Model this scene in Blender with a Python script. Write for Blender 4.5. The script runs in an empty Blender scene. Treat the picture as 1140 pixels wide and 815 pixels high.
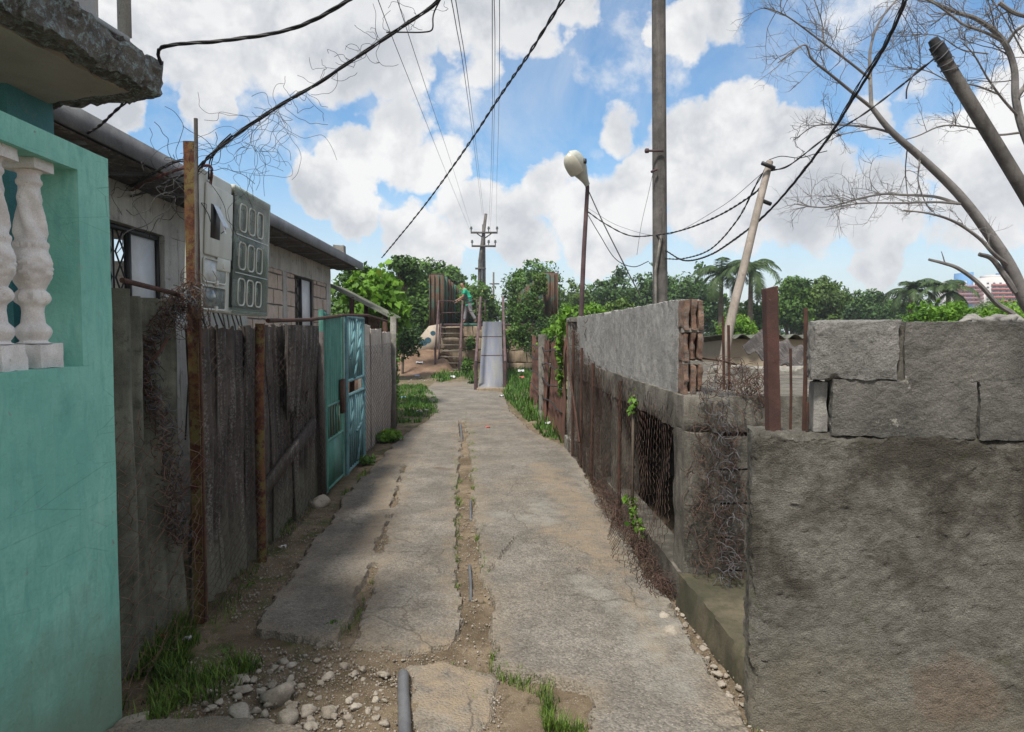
import bpy, math, random
import numpy as np
from mathutils import Vector, Matrix
from mathutils import noise as MN
random.seed(7)
RNG = np.random.default_rng(11)
S = bpy.context.scene
COL = S.collection
R = math.radians
F = 800.0
CAMZ = 1.6
# ------------------------------------------------------------------ camera
cd = bpy.data.cameras.new('camera'); cam = bpy.data.objects.new('camera', cd); COL.objects.link(cam)
cam.location = (0, 0, CAMZ); cam.rotation_euler = (R(90 - 2.68), 0, R(-1.79))
cd.sensor_width = 36; cd.lens = 36 * F / 1140; cd.clip_end = 3000; cd.clip_start = 0.05
S.camera = cam
CR = cam.rotation_euler.to_matrix()
def P(px, py, Y=None, X=None, Z=None):
    """point in the world seen at a pixel, at a chosen distance"""
    d = CR @ Vector(((px - 570) / F, -(py - 407.5) / F, -1))
    if Y is not None: t = Y / d.y
    elif X is not None: t = X / d.x
    else: t = (Z - CAMZ) / d.z
    return Vector((0, 0, CAMZ)) + d * t
def G(px, py): return P(px, py, Z=0)
# ------------------------------------------------------------------ noise
def _h(ix, iy, iz, s):
    n = (ix * 374761393 + iy * 668265263 + iz * 2147483647 + s * 974634777) & 0xffffffff
    n = ((n ^ (n >> 13)) * 1274126177) & 0xffffffff
    n = ((n ^ (n >> 16)) * 2246822519) & 0xffffffff
    return ((n ^ (n >> 15)) & 0xffffff) / float(0xffffff)
def vnoise(p, sc=1.0, seed=0):
    p = np.asarray(p, dtype=np.float64) * sc + 1000.0
    i = np.floor(p).astype(np.int64); f = p - i; f = f * f * (3 - 2 * f)
    x, y, z = i[:, 0], i[:, 1], i[:, 2]; r = 0
    for a in (0, 1):
        for b in (0, 1):
            for c in (0, 1):
                w = (f[:, 0] if a else 1 - f[:, 0]) * (f[:, 1] if b else 1 - f[:, 1]) * (f[:, 2] if c else 1 - f[:, 2])
                r = r + w * _h(x + a, y + b, z + c, seed)
    return r * 2 - 1
def fbm(p, sc=1.0, seed=0, o=4, g=0.5):
    r = 0; a = 1.0; t = 0
    for k in range(o):
        r = r + a * vnoise(p, sc * 2 ** k, seed + k * 17); t += a; a *= g
    return r / t
def sst(e0, e1, x):
    t = np.clip((x - e0) / (e1 - e0), 0, 1); return t * t * (3 - 2 * t)
# ------------------------------------------------------------------ mesh builder
class MB:
    def __init__(s): s.v = []; s.f = []; s.c = None
    def add(s, vs, fs):
        o = len(s.v); s.v.extend([tuple(a) for a in vs]); s.f.extend([tuple(o + i for i in f) for f in fs])
    def hexa(s, c):   # 8 corners, bottom 4 ccw then top 4
        s.add(c, [(3, 2, 1, 0), (4, 5, 6, 7), (0, 1, 5, 4), (1, 2, 6, 5), (2, 3, 7, 6), (3, 0, 4, 7)])
    def box(s, x0, x1, y0, y1, z0, z1):
        s.hexa([(x0, y0, z0), (x1, y0, z0), (x1, y1, z0), (x0, y1, z0), (x0, y0, z1), (x1, y0, z1), (x1, y1, z1), (x0, y1, z1)])
    def rbox(s, c, sx, sy, sz, rz=0, rx=0, ry=0):
        M = Matrix.Rotation(rz, 3, 'Z') @ Matrix.Rotation(ry, 3, 'Y') @ Matrix.Rotation(rx, 3, 'X'); c = Vector(c)
        k = [(-1, -1, -1), (1, -1, -1), (1, 1, -1), (-1, 1, -1), (-1, -1, 1), (1, -1, 1), (1, 1, 1), (-1, 1, 1)]
        s.hexa([c + M @ Vector((a * sx / 2, b * sy / 2, d * sz / 2)) for a, b, d in k])
    def tube(s, pts, r, n=6, cap=True):
        pts = [Vector(p) for p in pts]; m = len(pts)
        if not hasattr(r, '__len__'): r = [r] * m
        t0 = (pts[1] - pts[0]).normalized()
        up = Vector((0, 0, 1)) if abs(t0.z) < .9 else Vector((1, 0, 0))
        a = t0.cross(up).normalized(); o = len(s.v)
        for i, p in enumerate(pts):
            t = (pts[min(i + 1, m - 1)] - pts[max(i - 1, 0)])
            if t.length < 1e-9: t = t0
            t.normalize(); a = a - t * a.dot(t)
            if a.length < 1e-6: a = t.orthogonal()
            a.normalize(); b = t.cross(a)
            for k in range(n):
                q = 2 * math.pi * k / n
                s.v.append(tuple(p + (a * math.cos(q) + b * math.sin(q)) * r[i]))
        for i in range(m - 1):
            for k in range(n):
                k2 = (k + 1) % n
                s.f.append((o + i * n + k, o + i * n + k2, o + (i + 1) * n + k2, o + (i + 1) * n + k))
        if cap:
            s.f.append(tuple(o + k for k in range(n))[::-1]); s.f.append(tuple(o + (m - 1) * n + k for k in range(n)))
    def lathe(s, prof, c, n=20, sq=False):
        c = Vector(c); o = len(s.v)
        for r, z in prof:
            for k in range(n):
                q = 2 * math.pi * (k + .5) / n
                s.v.append((c.x + r * math.cos(q), c.y + r * math.sin(q), c.z + z))
        for i in range(len(prof) - 1):
            for k in range(n):
                k2 = (k + 1) % n
                s.f.append((o + i * n + k, o + i * n + k2, o + (i + 1) * n + k2, o + (i + 1) * n + k))
        s.f.append(tuple(o + k for k in range(n))[::-1]); s.f.append(tuple(o + (len(prof) - 1) * n + k for k in range(n)))
    def grid(s, pts, nu, nv, closed=False):   # pts [nu][nv] flattened
        o = len(s.v); s.v.extend([tuple(p) for p in pts])
        for i in range(nu - 1):
            for j in range(nv - 1):
                s.f.append((o + i * nv + j, o + (i + 1) * nv + j, o + (i + 1) * nv + j + 1, o + i * nv + j + 1))
    def prism(s, poly, d):     # polygon of 3D points extruded by vector d
        d = Vector(d); n = len(poly); a = [Vector(p) for p in poly]
        s.add(a + [p + d for p in a], [tuple(range(n))[::-1], tuple(range(n, 2 * n))] + [(i, (i + 1) % n, n + (i + 1) % n, n + i) for i in range(n)])
    def rough(s, c, res=.03, amp=.006, sc=20, seed=0, chip=.012, sc2=None):
        """hexahedron from 8 corners, subdivided, displaced, with worn edges"""
        c = [np.array(p, dtype=float) for p in c]
        L = [np.linalg.norm(c[1] - c[0]), np.linalg.norm(c[3] - c[0]), np.linalg.norm(c[4] - c[0])]
        N = [max(1, int(round(l / res))) for l in L]
        idx = {}; uvw = []; fs = []
        def vid(i, j, k):
            t = (i, j, k)
            if t not in idx: idx[t] = len(uvw); uvw.append((i / N[0], j / N[1], k / N[2]))
            return idx[t]
        for i in range(N[0]):
            for j in range(N[1]):
                fs.append((vid(i, j, 0), vid(i, j + 1, 0), vid(i + 1, j + 1, 0), vid(i + 1, j, 0)))
                fs.append((vid(i, j, N[2]), vid(i + 1, j, N[2]), vid(i + 1, j + 1, N[2]), vid(i, j + 1, N[2])))
        for i in range(N[0]):
            for k in range(N[2]):
                fs.append((vid(i, 0, k), vid(i + 1, 0, k), vid(i + 1, 0, k + 1), vid(i, 0, k + 1)))
                fs.append((vid(i, N[1], k), vid(i, N[1], k + 1), vid(i + 1, N[1], k + 1), vid(i + 1, N[1], k)))
        for j in range(N[1]):
            for k in range(N[2]):
                fs.append((vid(0, j, k), vid(0, j, k + 1), vid(0, j + 1, k + 1), vid(0, j + 1, k)))
                fs.append((vid(N[0], j, k), vid(N[0], j + 1, k), vid(N[0], j + 1, k + 1), vid(N[0], j, k + 1)))
        q = np.array(uvw); u, v, w = q[:, 0:1], q[:, 1:2], q[:, 2:3]
        p = ((1 - u) * (1 - v) * c[0] + u * (1 - v) * c[1] + u * v * c[2] + (1 - u) * v * c[3]) * (1 - w) + \
            ((1 - u) * (1 - v) * c[4] + u * (1 - v) * c[5] + u * v * c[6] + (1 - u) * v * c[7]) * w
        cen = sum(c) / 8
        m = np.minimum(q, 1 - q) * np.array(L)           # distance to each pair of faces
        ms = np.sort(m, axis=1); edge = ms[:, 1]          # distance to the nearest edge on the surface
        ch = np.clip(1 - edge / .035, 0, 1) * (.35 + np.clip(fbm(p, 9, seed + 5), -.3, 1) * 1.6) * chip
        d = cen - p; d /= (np.linalg.norm(d, axis=1, keepdims=True) + 1e-9)
        p2 = p + d * ch[:, None]
        for a in range(3): p2[:, a] += amp * fbm(p, sc, seed + a * 31, 4, .6)
        if sc2:
            for a in range(3): p2[:, a] += amp * 1.0 * vnoise(p, sc2, seed + a * 3 + 91)
        o = len(s.v); s.v.extend(map(tuple, p2)); s.f.extend([tuple(o + i for i in f) for f in fs])
    def rbx(s, x0, x1, y0, y1, z0, z1, **k):
        s.rough([(x0, y0, z0), (x1, y0, z0), (x1, y1, z0), (x0, y1, z0), (x0, y0, z1), (x1, y0, z1), (x1, y1, z1), (x0, y1, z1)], **k)
    def stone(s, c, r, seed=0, n=2, flat=.6, rz=0):
        rs = np.random.default_rng(seed); o = len(s.v); nu, nv = (22, 14) if n >= 2 else (6, 4); NP = 15 if n >= 2 else 8
        M = Matrix.Rotation(rz, 3, 'Z'); sx = 1; sy = rs.uniform(.6, .9)
        pl = rs.normal(size=(NP, 3)); pl /= np.linalg.norm(pl, axis=1, keepdims=True); dd = rs.uniform(.5, .82, NP)
        vs = []
        for j in range(nv):
            for i in range(nu):
                th = math.pi * j / (nv - 1); ph = 2 * math.pi * i / nu
                d = np.array([math.sin(th) * math.cos(ph), math.sin(th) * math.sin(ph), math.cos(th)])
                k = .95; dt = pl @ d
                for a in range(NP):
                    if dt[a] > .05: k = min(k, dd[a] / dt[a])
                if n >= 2: k *= 1 + .08 * MN.noise(Vector(d * 2.5 + seed)) + .04 * MN.noise(Vector(d * 7 + seed))
                q = M @ Vector((d[0] * k * sx, d[1] * k * sy, d[2] * k * flat))
                vs.append((c[0] + q.x * r, c[1] + q.y * r, c[2] + q.z * r))
        fs = [(j * nu + i, (j + 1) * nu + i, (j + 1) * nu + (i + 1) % nu, j * nu + (i + 1) % nu) for j in range(nv - 1) for i in range(nu)]
        s.add(vs, fs)
    def bounds(s):
        a = np.array(s.v); return a.min(0), a.max(0)
    def build(s, name, m, parent=None, smooth=False, org=None, tint=None, fattr=None):
        me = bpy.data.meshes.new(name)
        if org is None:
            if parent is not None: org = wloc(parent)
            else:
                lo, hi = s.bounds(); org = Vector(((lo[0] + hi[0]) / 2, (lo[1] + hi[1]) / 2, lo[2]))
        org = Vector(org)
        va = np.array(s.v, dtype=np.float32) - np.array(org, dtype=np.float32)
        nf = len(s.f); tot = np.fromiter((len(f) for f in s.f), dtype=np.int32, count=nf)
        st = np.concatenate(([0], np.cumsum(tot)[:-1])).astype(np.int32)
        li = np.fromiter((i for f in s.f for i in f), dtype=np.int32, count=int(tot.sum()))
        me.vertices.add(len(va)); me.vertices.foreach_set('co', va.ravel())
        me.loops.add(len(li)); me.loops.foreach_set('vertex_index', li)
        me.polygons.add(nf); me.polygons.foreach_set('loop_start', st); me.polygons.foreach_set('loop_total', tot)
        me.update(calc_edges=True); me.validate()
        if smooth:
            me.polygons.foreach_set('use_smooth', [True] * len(me.polygons)); me.set_sharp_from_angle(angle=R(42))
        if tint is not None:
            at = me.attributes.new('tint', 'FLOAT', 'POINT'); at.data.foreach_set('value', np.asarray(tint, dtype=np.float32))
        if fattr:
            for k, vv in fattr.items():
                at = me.attributes.new(k, 'FLOAT', 'POINT'); at.data.foreach_set('value', np.asarray(vv, dtype=np.float32))
        me.materials.append(m)
        o = bpy.data.objects.new(name, me); COL.objects.link(o)
        if parent is not None:
            o.parent = parent; o.location = org - wloc(parent)
        else: o.location = org
        return o
def wloc(o):
    l = Vector(o.location)
    while o.parent: o = o.parent; l += Vector(o.location)
    return l
def tag(o, label=None, cat=None, group=None, kind=None):
    if label: o['label'] = label
    if cat: o['category'] = cat
    if group: o['group'] = group
    if kind: o['kind'] = kind
    return o
def thing(name, label, cat, loc, group=None):
    o = bpy.data.objects.new(name, None); COL.objects.link(o); o.location = loc; o.empty_display_size = .1
    return tag(o, label, cat, group)
def copy_tree(o, parent=None):
    c = o.copy(); COL.objects.link(c); c.parent = parent
    for ch in [k for k in bpy.data.objects if k.parent == o]: copy_tree(ch, c)
    return c
def cat(pts, sag=0, n=16):
    """sagging line between two points"""
    a, b = Vector(pts[0]), Vector(pts[1])
    return [a.lerp(b, i / n) - Vector((0, 0, sag * 4 * (i / n) * (1 - i / n))) for i in range(n + 1)]
def spline(pts, n=6):
    pts = [Vector(p) for p in pts]; out = []
    q = [pts[0] * 2 - pts[1]] + pts + [pts[-1] * 2 - pts[-2]]
    for i in range(1, len(q) - 2):
        for k in range(n):
            t = k / n; p0, p1, p2, p3 = q[i - 1], q[i], q[i + 1], q[i + 2]
            out.append(.5 * ((2 * p1) + (p2 - p0) * t + (2 * p0 - 5 * p1 + 4 * p2 - p3) * t * t + (3 * p1 - p0 - 3 * p2 + p3) * t ** 3))
    out.append(pts[-1]); return out
# ------------------------------------------------------------------ materials
class NT:
    def __init__(s, nt): s.t = nt; s.l = nt.links
    def n(s, ty, **k):
        x = s.t.nodes.new(ty)
        for a, b in k.items():
            if a.startswith('i_'):
                key = a[2:]; key = int(key) if key.isdigit() else key.replace('_', ' ')
                if hasattr(b, 'is_linked') or isinstance(b, bpy.types.NodeSocket): s.l.new(b, x.inputs[key])
                else: x.inputs[key].default_value = b
            else: setattr(x, a, b)
        return x
    def noise(s, vec, sc, det=4, rough=.6, dist=0):
        x = s.n('ShaderNodeTexNoise', i_Scale=sc, i_Detail=det, i_Roughness=rough, i_Distortion=dist); s.l.new(vec, x.inputs['Vector']); return x.outputs['Fac']
    def vor(s, vec, sc, feat='F1'):
        x = s.n('ShaderNodeTexVoronoi', feature=feat, i_Scale=sc); s.l.new(vec, x.inputs['Vector']); return x
    def math(s, op, a, b=None, c=None):
        x = s.n('ShaderNodeMath', operation=op)
        for i, q in enumerate((a, b, c)):
            if q is None: continue
            if isinstance(q, bpy.types.NodeSocket): s.l.new(q, x.inputs[i])
            else: x.inputs[i].default_value = q
        return x.outputs[0]
    def mr(s, v, a, b, c=0, d=1, smooth=False):
        x = s.n('ShaderNodeMapRange'); x.interpolation_type = 'SMOOTHSTEP' if smooth else 'LINEAR'
        s.l.new(v, x.inputs[0])
        for i, q in enumerate((a, b, c, d)): x.inputs[i + 1].default_value = q
        return x.outputs[0]
    def mix(s, f, a, b, mode='MIX'):
        x = s.n('ShaderNodeMix', data_type='RGBA', blend_type=mode)
        for i, q in ((0, f), (6, a), (7, b)):
            if isinstance(q, bpy.types.NodeSocket): s.l.new(q, x.inputs[i])
            elif i == 0: x.inputs[0].default_value = q
            else: x.inputs[i].default_value = (*q, 1) if len(q) == 3 else q
        return x.outputs[2]
def newmat(name):
    m = bpy.data.materials.new(name); m.use_nodes = True; t = NT(m.node_tree)
    b = m.node_tree.nodes['Principled BSDF']
    pos = t.n('ShaderNodeNewGeometry').outputs['Position']
    return m, t, b, pos
def bump(t, b, h, dist, strength=1.0):
    x = t.n('ShaderNodeBump', i_Strength=strength, i_Distance=dist); t.l.new(h, x.inputs['Height']); t.l.new(x.outputs[0], b.inputs['Normal'])
def stretch(t, pos, v):
    x = t.n('ShaderNodeVectorMath', operation='MULTIPLY'); t.l.new(pos, x.inputs[0]); x.inputs[1].default_value = v; return x.outputs[0]
def surf(name, c1, c2, c3=None, s1=3, s2=14, lo=.4, hi=.6, lo2=.55, hi2=.68, rough=.9, bd=.004, bs=60, fine=.35, metal=0, streak=None, spec=.3, st_amt=.7, fs=220):
    """weathered surface: two colours by large noise, a third in patches, fine grain, optional vertical streaks"""
    m, t, b, pos = newmat(name)
    f = t.mr(t.noise(pos, s1, 6, .65), lo, hi)
    col = t.mix(f, c1, c2)
    if c3: col = t.mix(t.mr(t.noise(pos, s2, 8, .78), lo2, hi2), col, c3)
    if streak:
        sv = stretch(t, pos, (9, 9, .7)); col = t.mix(t.math('MULTIPLY', t.mr(t.noise(sv, 1.6, 5, .7), .45, .7), st_amt), col, streak)
    g = t.noise(pos, fs, 3, .7)
    col = t.mix(fine, col, t.mix(t.mr(g, .3, .7), (.25, .25, .25), (1.6, 1.6, 1.6)), 'MULTIPLY')
    t.l.new(col, b.inputs['Base Color']); b.inputs['Roughness'].default_value = rough; b.inputs['Metallic'].default_value = metal
    b.inputs['Specular IOR Level'].default_value = spec
    if bd: bump(t, b, t.math('ADD', t.noise(pos, bs, 8, .75), t.math('MULTIPLY', t.noise(pos, bs / 6, 4, .6), 1.5)), bd)
    return m
def moss_wall():
    m, t, b, pos = newmat('mossy_render')
    z_ = t.n('ShaderNodeSeparateXYZ'); t.l.new(pos, z_.inputs[0]); Z = z_.outputs['Z']
    c = t.mix(t.mr(t.noise(pos, 7, 8, .75), .38, .62), (.128, .121, .106), (.215, .205, .182))
    ms = t.math('ADD', t.noise(pos, 2.1, 8, .7), t.mr(Z, .35, 1.15, -.10, .10)); c = t.mix(t.mr(ms, .46, .60, 0, .85), c, (.052, .047, .038))
    c = t.mix(t.mr(t.noise(stretch(t, pos, (5, 5, .6)), 1.4, 6, .7), .55, .72, 0, .5), c, (.17, .16, .14))
    low = t.math('ADD', Z, t.mr(t.noise(pos, 6, 6, .7), .2, .8, -.22, .22)); c = t.mix(t.mr(low, .42, .1, 0, .55), c, (.21, .185, .14)); c = t.mix(t.mr(t.noise(pos, 4.4, 6, .7), .6, .66, 0, .5), c, (.07, .075, .035))
    v = t.vor(pos, 150); g = t.mr(t.noise(pos, 30, 5, .8), .58, .66, 0, .8); c = t.mix(t.math('MULTIPLY', g, t.mr(v.outputs['Distance'], .35, .1)), c, (.36, .34, .30))
    sp = t.n('ShaderNodeVectorMath', operation='DISTANCE'); t.l.new(pos, sp.inputs[0]); sp.inputs[1].default_value = P(1065, 775, Y=2.6)
    pt = t.math('ADD', sp.outputs['Value'], t.mr(t.noise(pos, 5, 6, .7), .2, .8, -.10, .10)); c = t.mix(t.mr(pt, .17, .13, 0, .45), c, (.19, .14, .105))
    gr = t.noise(pos, 230, 3, .7); c = t.mix(.5, c, t.mix(t.mr(gr, .3, .7), (.3, .3, .3), (1.6, 1.6, 1.6)), 'MULTIPLY')
    t.l.new(c, b.inputs['Base Color']); b.inputs['Roughness'].default_value = 1; b.inputs['Specular IOR Level'].default_value = .15
    bump(t, b, t.math('ADD', t.math('ADD', t.noise(pos, 75, 8, .8), t.math('MULTIPLY', t.noise(stretch(t, pos, (1, 1, 1.4)), 17, 6, .65), .6)), t.math('MULTIPLY', v.outputs['Distance'], -.25)), .013)
    return m
def tar_sheet():
    m, t, b, pos = newmat('tarred_sheet')
    c = t.mix(t.mr(t.noise(pos, 4, 6, .7), .4, .62), (.034, .027, .024), (.088, .074, .066))
    st = t.mr(t.noise(stretch(t, pos, (16, 16, .9)), 1.1, 6, .75), .49, .60); spk = t.mr(t.noise(pos, 70, 6, .8), .46, .58)
    c = t.mix(t.math('MULTIPLY', st, t.math('MULTIPLY', spk, .6)), c, (.38, .36, .34)); c = t.mix(t.mr(t.noise(stretch(t, pos, (9, 9, .6)), 1.7, 5, .7), .52, .7, 0, .8), c, (.014, .013, .013))
    z_ = t.n('ShaderNodeSeparateXYZ'); t.l.new(pos, z_.inputs[0]); dz = t.math('ADD', z_.outputs['Z'], t.mr(t.noise(pos, 5, 6, .7), .2, .8, -.3, .3)); c = t.mix(t.mr(dz, .55, .1, 0, .8), c, (.17, .17, .13))
    t.l.new(c, b.inputs['Base Color']); b.inputs['Roughness'].default_value = .85; bump(t, b, t.noise(pos, 60, 7, .75), .004); return m
def flat(name, c, rough=.6, metal=0, var=.25, spec=.4):
    m, t, b, pos = newmat(name)
    col = t.mix(t.mr(t.noise(pos, 12, 5, .7), .35, .7), tuple(x * (1 - var) for x in c), tuple(min(1, x * (1 + var)) for x in c))
    t.l.new(col, b.inputs['Base Color']); b.inputs['Roughness'].default_value = rough; b.inputs['Metallic'].default_value = metal
    b.inputs['Specular IOR Level'].default_value = spec
    return m
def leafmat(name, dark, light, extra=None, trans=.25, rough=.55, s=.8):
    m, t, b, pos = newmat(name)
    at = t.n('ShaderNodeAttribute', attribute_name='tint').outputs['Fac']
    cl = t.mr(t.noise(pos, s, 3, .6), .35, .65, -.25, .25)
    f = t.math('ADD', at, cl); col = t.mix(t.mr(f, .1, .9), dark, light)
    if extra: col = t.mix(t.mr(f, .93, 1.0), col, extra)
    t.l.new(col, b.inputs['Base Color']); b.inputs['Roughness'].default_value = rough; b.inputs['Specular IOR Level'].default_value = .25
    tr = t.n('ShaderNodeBsdfTranslucent'); t.l.new(col, tr.inputs[0])
    mx = t.n('ShaderNodeMixShader', i_0=trans); t.l.new(b.outputs[0], mx.inputs[1]); t.l.new(tr.outputs[0], mx.inputs[2])
    t.l.new(mx.outputs[0], m.node_tree.nodes['Material Output'].inputs['Surface'])
    return m
M = {}
M['rust'] = surf('rust', (.048, .027, .021), (.092, .045, .032), (.038, .028, .026), s1=8, s2=30, bd=.002, bs=160, rough=.85)
M['rust_olive'] = surf('rust_olive', (.13, .055, .025), (.14, .12, .045), (.07, .025, .018), s1=6, s2=18, lo2=.48, hi2=.56, bd=.002, bs=160)
M['rust_mesh'] = flat('rust_mesh', (.095, .058, .045), .85, var=.45)
M['mesh_light'] = flat('mesh_light', (.20, .125, .09), .8, var=.4)
M['mesh_dark'] = flat('mesh_dark', (.115, .085, .072), .7)
M['wire_black'] = flat('wire_black', (.018, .018, .02), .6)
M['wire_grey'] = flat('wire_grey', (.10, .10, .11), .6)
M['wire_red'] = flat('wire_red', (.16, .05, .04), .6)
M['dark_steel'] = surf('dark_steel', (.05, .04, .045), (.10, .06, .06), (.12, .05, .03), s1=6, s2=20, bd=.001)
M['conc'] = surf('concrete', (.15, .142, .125), (.30, .285, .255), (.095, .09, .078), s1=5, s2=16, bd=.006, bs=70, streak=(.09, .088, .078), st_amt=.5)
M['conc_mid'] = surf('concrete_mid', (.085, .078, .066), (.19, .175, .15), (.26, .245, .215), s1=4, s2=24, lo2=.56, hi2=.74, bd=.008, bs=70, streak=(.06, .052, .042), st_amt=.7)
M['conc_dark'] = surf('concrete_dark', (.066, .062, .052), (.140, .130, .112), (.215, .20, .17), s1=2.0, s2=30, lo2=.54, hi2=.72, bd=.010, bs=60, streak=(.05, .05, .038), st_amt=.35)
M['block'] = surf('block_grey', (.19, .185, .175), (.28, .27, .255), (.085, .083, .078), s1=4, s2=38, lo2=.52, hi2=.66, bd=.012, bs=110, fine=.5)
M['block_dark'] = surf('block_dark', (.10, .096, .088), (.18, .172, .157), (.34, .32, .285), s1=3, s2=7, lo2=.60, hi2=.66, bd=.014, bs=95, fine=.5)
M['render_light'] = surf('render_light', (.27, .262, .25), (.37, .36, .345), (.18, .178, .17), s1=3, s2=26, bd=.012, bs=90, fine=.45, streak=(.18, .178, .17), st_amt=.5)
M['brick_red'] = surf('brick_red', (.15, .085, .06), (.25, .16, .115), (.14, .13, .12), s1=14, s2=30, lo2=.48, hi2=.6, bd=.008, bs=90)
M['moss'] = moss_wall(); M['fcem_black'] = tar_sheet()
M['mortar'] = surf('mortar', (.2, .19, .18), (.28, .27, .25), bd=.006)
M['teal'] = surf('teal_paint', (.165, .425, .335), (.20, .475, .375), (.14, .38, .315), s1=1.6, s2=5, lo2=.55, hi2=.75, rough=.62, bd=.0025, bs=38, fine=.16, streak=(.155, .37, .30), st_amt=.6)
def teal_mat():
    m, t, b, pos = newmat('teal_worn')
    c = t.mix(t.mr(t.noise(pos, 1.8, 6, .6), .38, .62), (.19, .50, .415), (.27, .60, .50))
    br = t.noise(stretch(t, pos, (4, 4, 1.2)), 5, 6, .7, .8); c = t.mix(t.mr(br, .45, .7, 0, .8), c, (.15, .43, .37))
    c = t.mix(t.mr(t.noise(stretch(t, pos, (14, 14, 1)), 1.5, 5, .7), .55, .75, 0, .45), c, (.36, .60, .50))
    sc_ = t.vor(stretch(t, pos, (6, 1.6, 9)), 1.1, 'DISTANCE_TO_EDGE').outputs['Distance']; c = t.mix(t.math('MULTIPLY', t.mr(sc_, .012, .002), t.mr(t.noise(pos, 2.3, 4, .6), .46, .56, 0, .45)), c, (.075, .20, .165))
    ch = t.noise(pos, 17, 7, .8, .6); c = t.mix(t.mr(t.noise(pos, 3.3, 7, .75), .56, .70, 0, .45), c, (.11, .33, .29))
    c = t.mix(t.mr(ch, .63, .66, 0, .85), c, (.40, .42, .37)); c = t.mix(t.mr(t.noise(pos, 23, 6, .75), .68, .71, 0, .8), c, (.10, .22, .26))
    z_ = t.n('ShaderNodeSeparateXYZ'); t.l.new(pos, z_.inputs[0]); dz = t.math('ADD', z_.outputs['Z'], t.mr(t.noise(pos, 4, 6, .7), .2, .8, -.25, .25))
    c = t.mix(t.mr(dz, .62, .1, 0, .85), c, (.20, .235, .17)); c = t.mix(t.mr(dz, .75, .3, 0, .3), c, (.12, .27, .2))
    t.l.new(c, b.inputs['Base Color']); b.inputs['Roughness'].default_value = .7; b.inputs['Specular IOR Level'].default_value = .25
    bump(t, b, t.math('ADD', t.math('ADD', t.noise(pos, 26, 8, .75), t.math('MULTIPLY', t.noise(pos, 5, 4, .5), 2.5)), t.mr(ch, .66, .69, 0, -.5)), .007)
    return m
M['teal'] = teal_mat()
M['teal_blue'] = surf('teal_blue', (.05, .19, .22), (.07, .24, .26), (.16, .22, .21), s1=2, s2=16, lo2=.6, hi2=.68, rough=.7, bd=.004, bs=40)
M['baluster'] = surf('baluster_paint', (.62, .59, .57), (.78, .76, .74), (.34, .31, .28), s1=9, s2=34, lo2=.6, hi2=.72, rough=.7, bd=.003, bs=90, fine=.2)
M['slab'] = surf('slab_edge', (.11, .105, .095), (.21, .20, .18), (.36, .46, .47), s1=9, s2=30, lo2=.50, hi2=.60, bd=.022, bs=60, fine=.5)
M['soffit'] = surf('soffit', (.28, .27, .24), (.36, .35, .31), (.22, .21, .18), s1=1.5, s2=6, lo2=.6, hi2=.72, bd=.004, bs=30, fine=.2)
M['fcem'] = surf('fibre_cement', (.085, .09, .072), (.18, .185, .15), (.05, .055, .04), s1=3, s2=14, bd=.003, bs=60, streak=(.04, .045, .035), st_amt=.6)
M['tar_old'] = surf('tarred_board', (.034, .03, .03), (.085, .077, .074), (.27, .25, .24), s1=4, s2=34, lo2=.56, hi2=.68, bd=.003, bs=60, streak=(.018, .017, .018), st_amt=.7)
M['fcem_pale'] = surf('pale_sheet', (.42, .39, .355), (.52, .48, .44), (.26, .21, .17), s1=3, s2=14, bd=.002, streak=(.25, .20, .16), st_amt=.6)
M['roof'] = surf('roof_sheet', (.10, .105, .115), (.17, .175, .185), (.07, .07, .075), s1=2, s2=12, bd=.002, rough=.6)
M['wall_house'] = surf('house_render', (.38, .365, .335), (.52, .50, .46), (.13, .125, .11), s1=1.6, s2=8, bd=.008, bs=40, streak=(.18, .175, .15), st_amt=.5)
M['pinkblock'] = surf('pink_block', (.46, .36, .29), (.56, .45, .38), (.32, .28, .24), s1=5, s2=16, bd=.006)
M['white'] = flat('white_board', (.72, .73, .74), .5, var=.08)
M['black_iron'] = flat('black_iron', (.02, .02, .022), .5)
M['greybox'] = surf('cabinet_plastic', (.50, .52, .48), (.58, .60, .555), (.42, .43, .39), s1=3, s2=10, lo2=.6, hi2=.8, rough=.45, bd=.0006, fine=.08, streak=(.27, .27, .24), st_amt=.4)
M['box_dark'] = flat('box_interior', (.10, .115, .11), .6)
M['teal_gate'] = surf('teal_gate_paint', (.06, .20, .17), (.10, .27, .225), (.12, .09, .06), s1=5, s2=24, lo2=.56, hi2=.68, rough=.6, bd=.001, streak=(.05, .14, .11), st_amt=.6)
M['blue_bar'] = surf('blue_bar_paint', (.085, .20, .23), (.13, .26, .29), (.16, .09, .05), s1=8, s2=34, lo2=.58, hi2=.66, rough=.6, bd=.001)
M['wood_pole'] = surf('wood_pole', (.085, .078, .073), (.15, .138, .128), (.05, .045, .04), s1=4, s2=10, bd=.004, streak=(.05, .045, .042), st_amt=.8)
M['wood_pale'] = surf('wood_pale', (.26, .225, .195), (.34, .30, .265), (.17, .145, .125), s1=5, s2=18, bd=.003, streak=(.15, .13, .11), st_amt=.7)
M['bark_dead'] = surf('dead_bark', (.13, .122, .12), (.20, .188, .18), (.075, .07, .068), s1=4, s2=14, bd=.003)
M['bark'] = surf('bark', (.09, .07, .055), (.15, .12, .095), s1=4, bd=.004)
M['girder'] = surf('girder_rust', (.085, .052, .036), (.12, .072, .048), (.05, .11, .085), s1=1.3, s2=2.2, lo2=.5, hi2=.6, bd=.004, bs=20, streak=(.06, .035, .025), st_amt=.6)
M['girder_green'] = surf('girder_green', (.045, .11, .09), (.06, .13, .105), (.11, .07, .04), s1=1.3, s2=3, bd=.004, bs=20)
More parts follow.
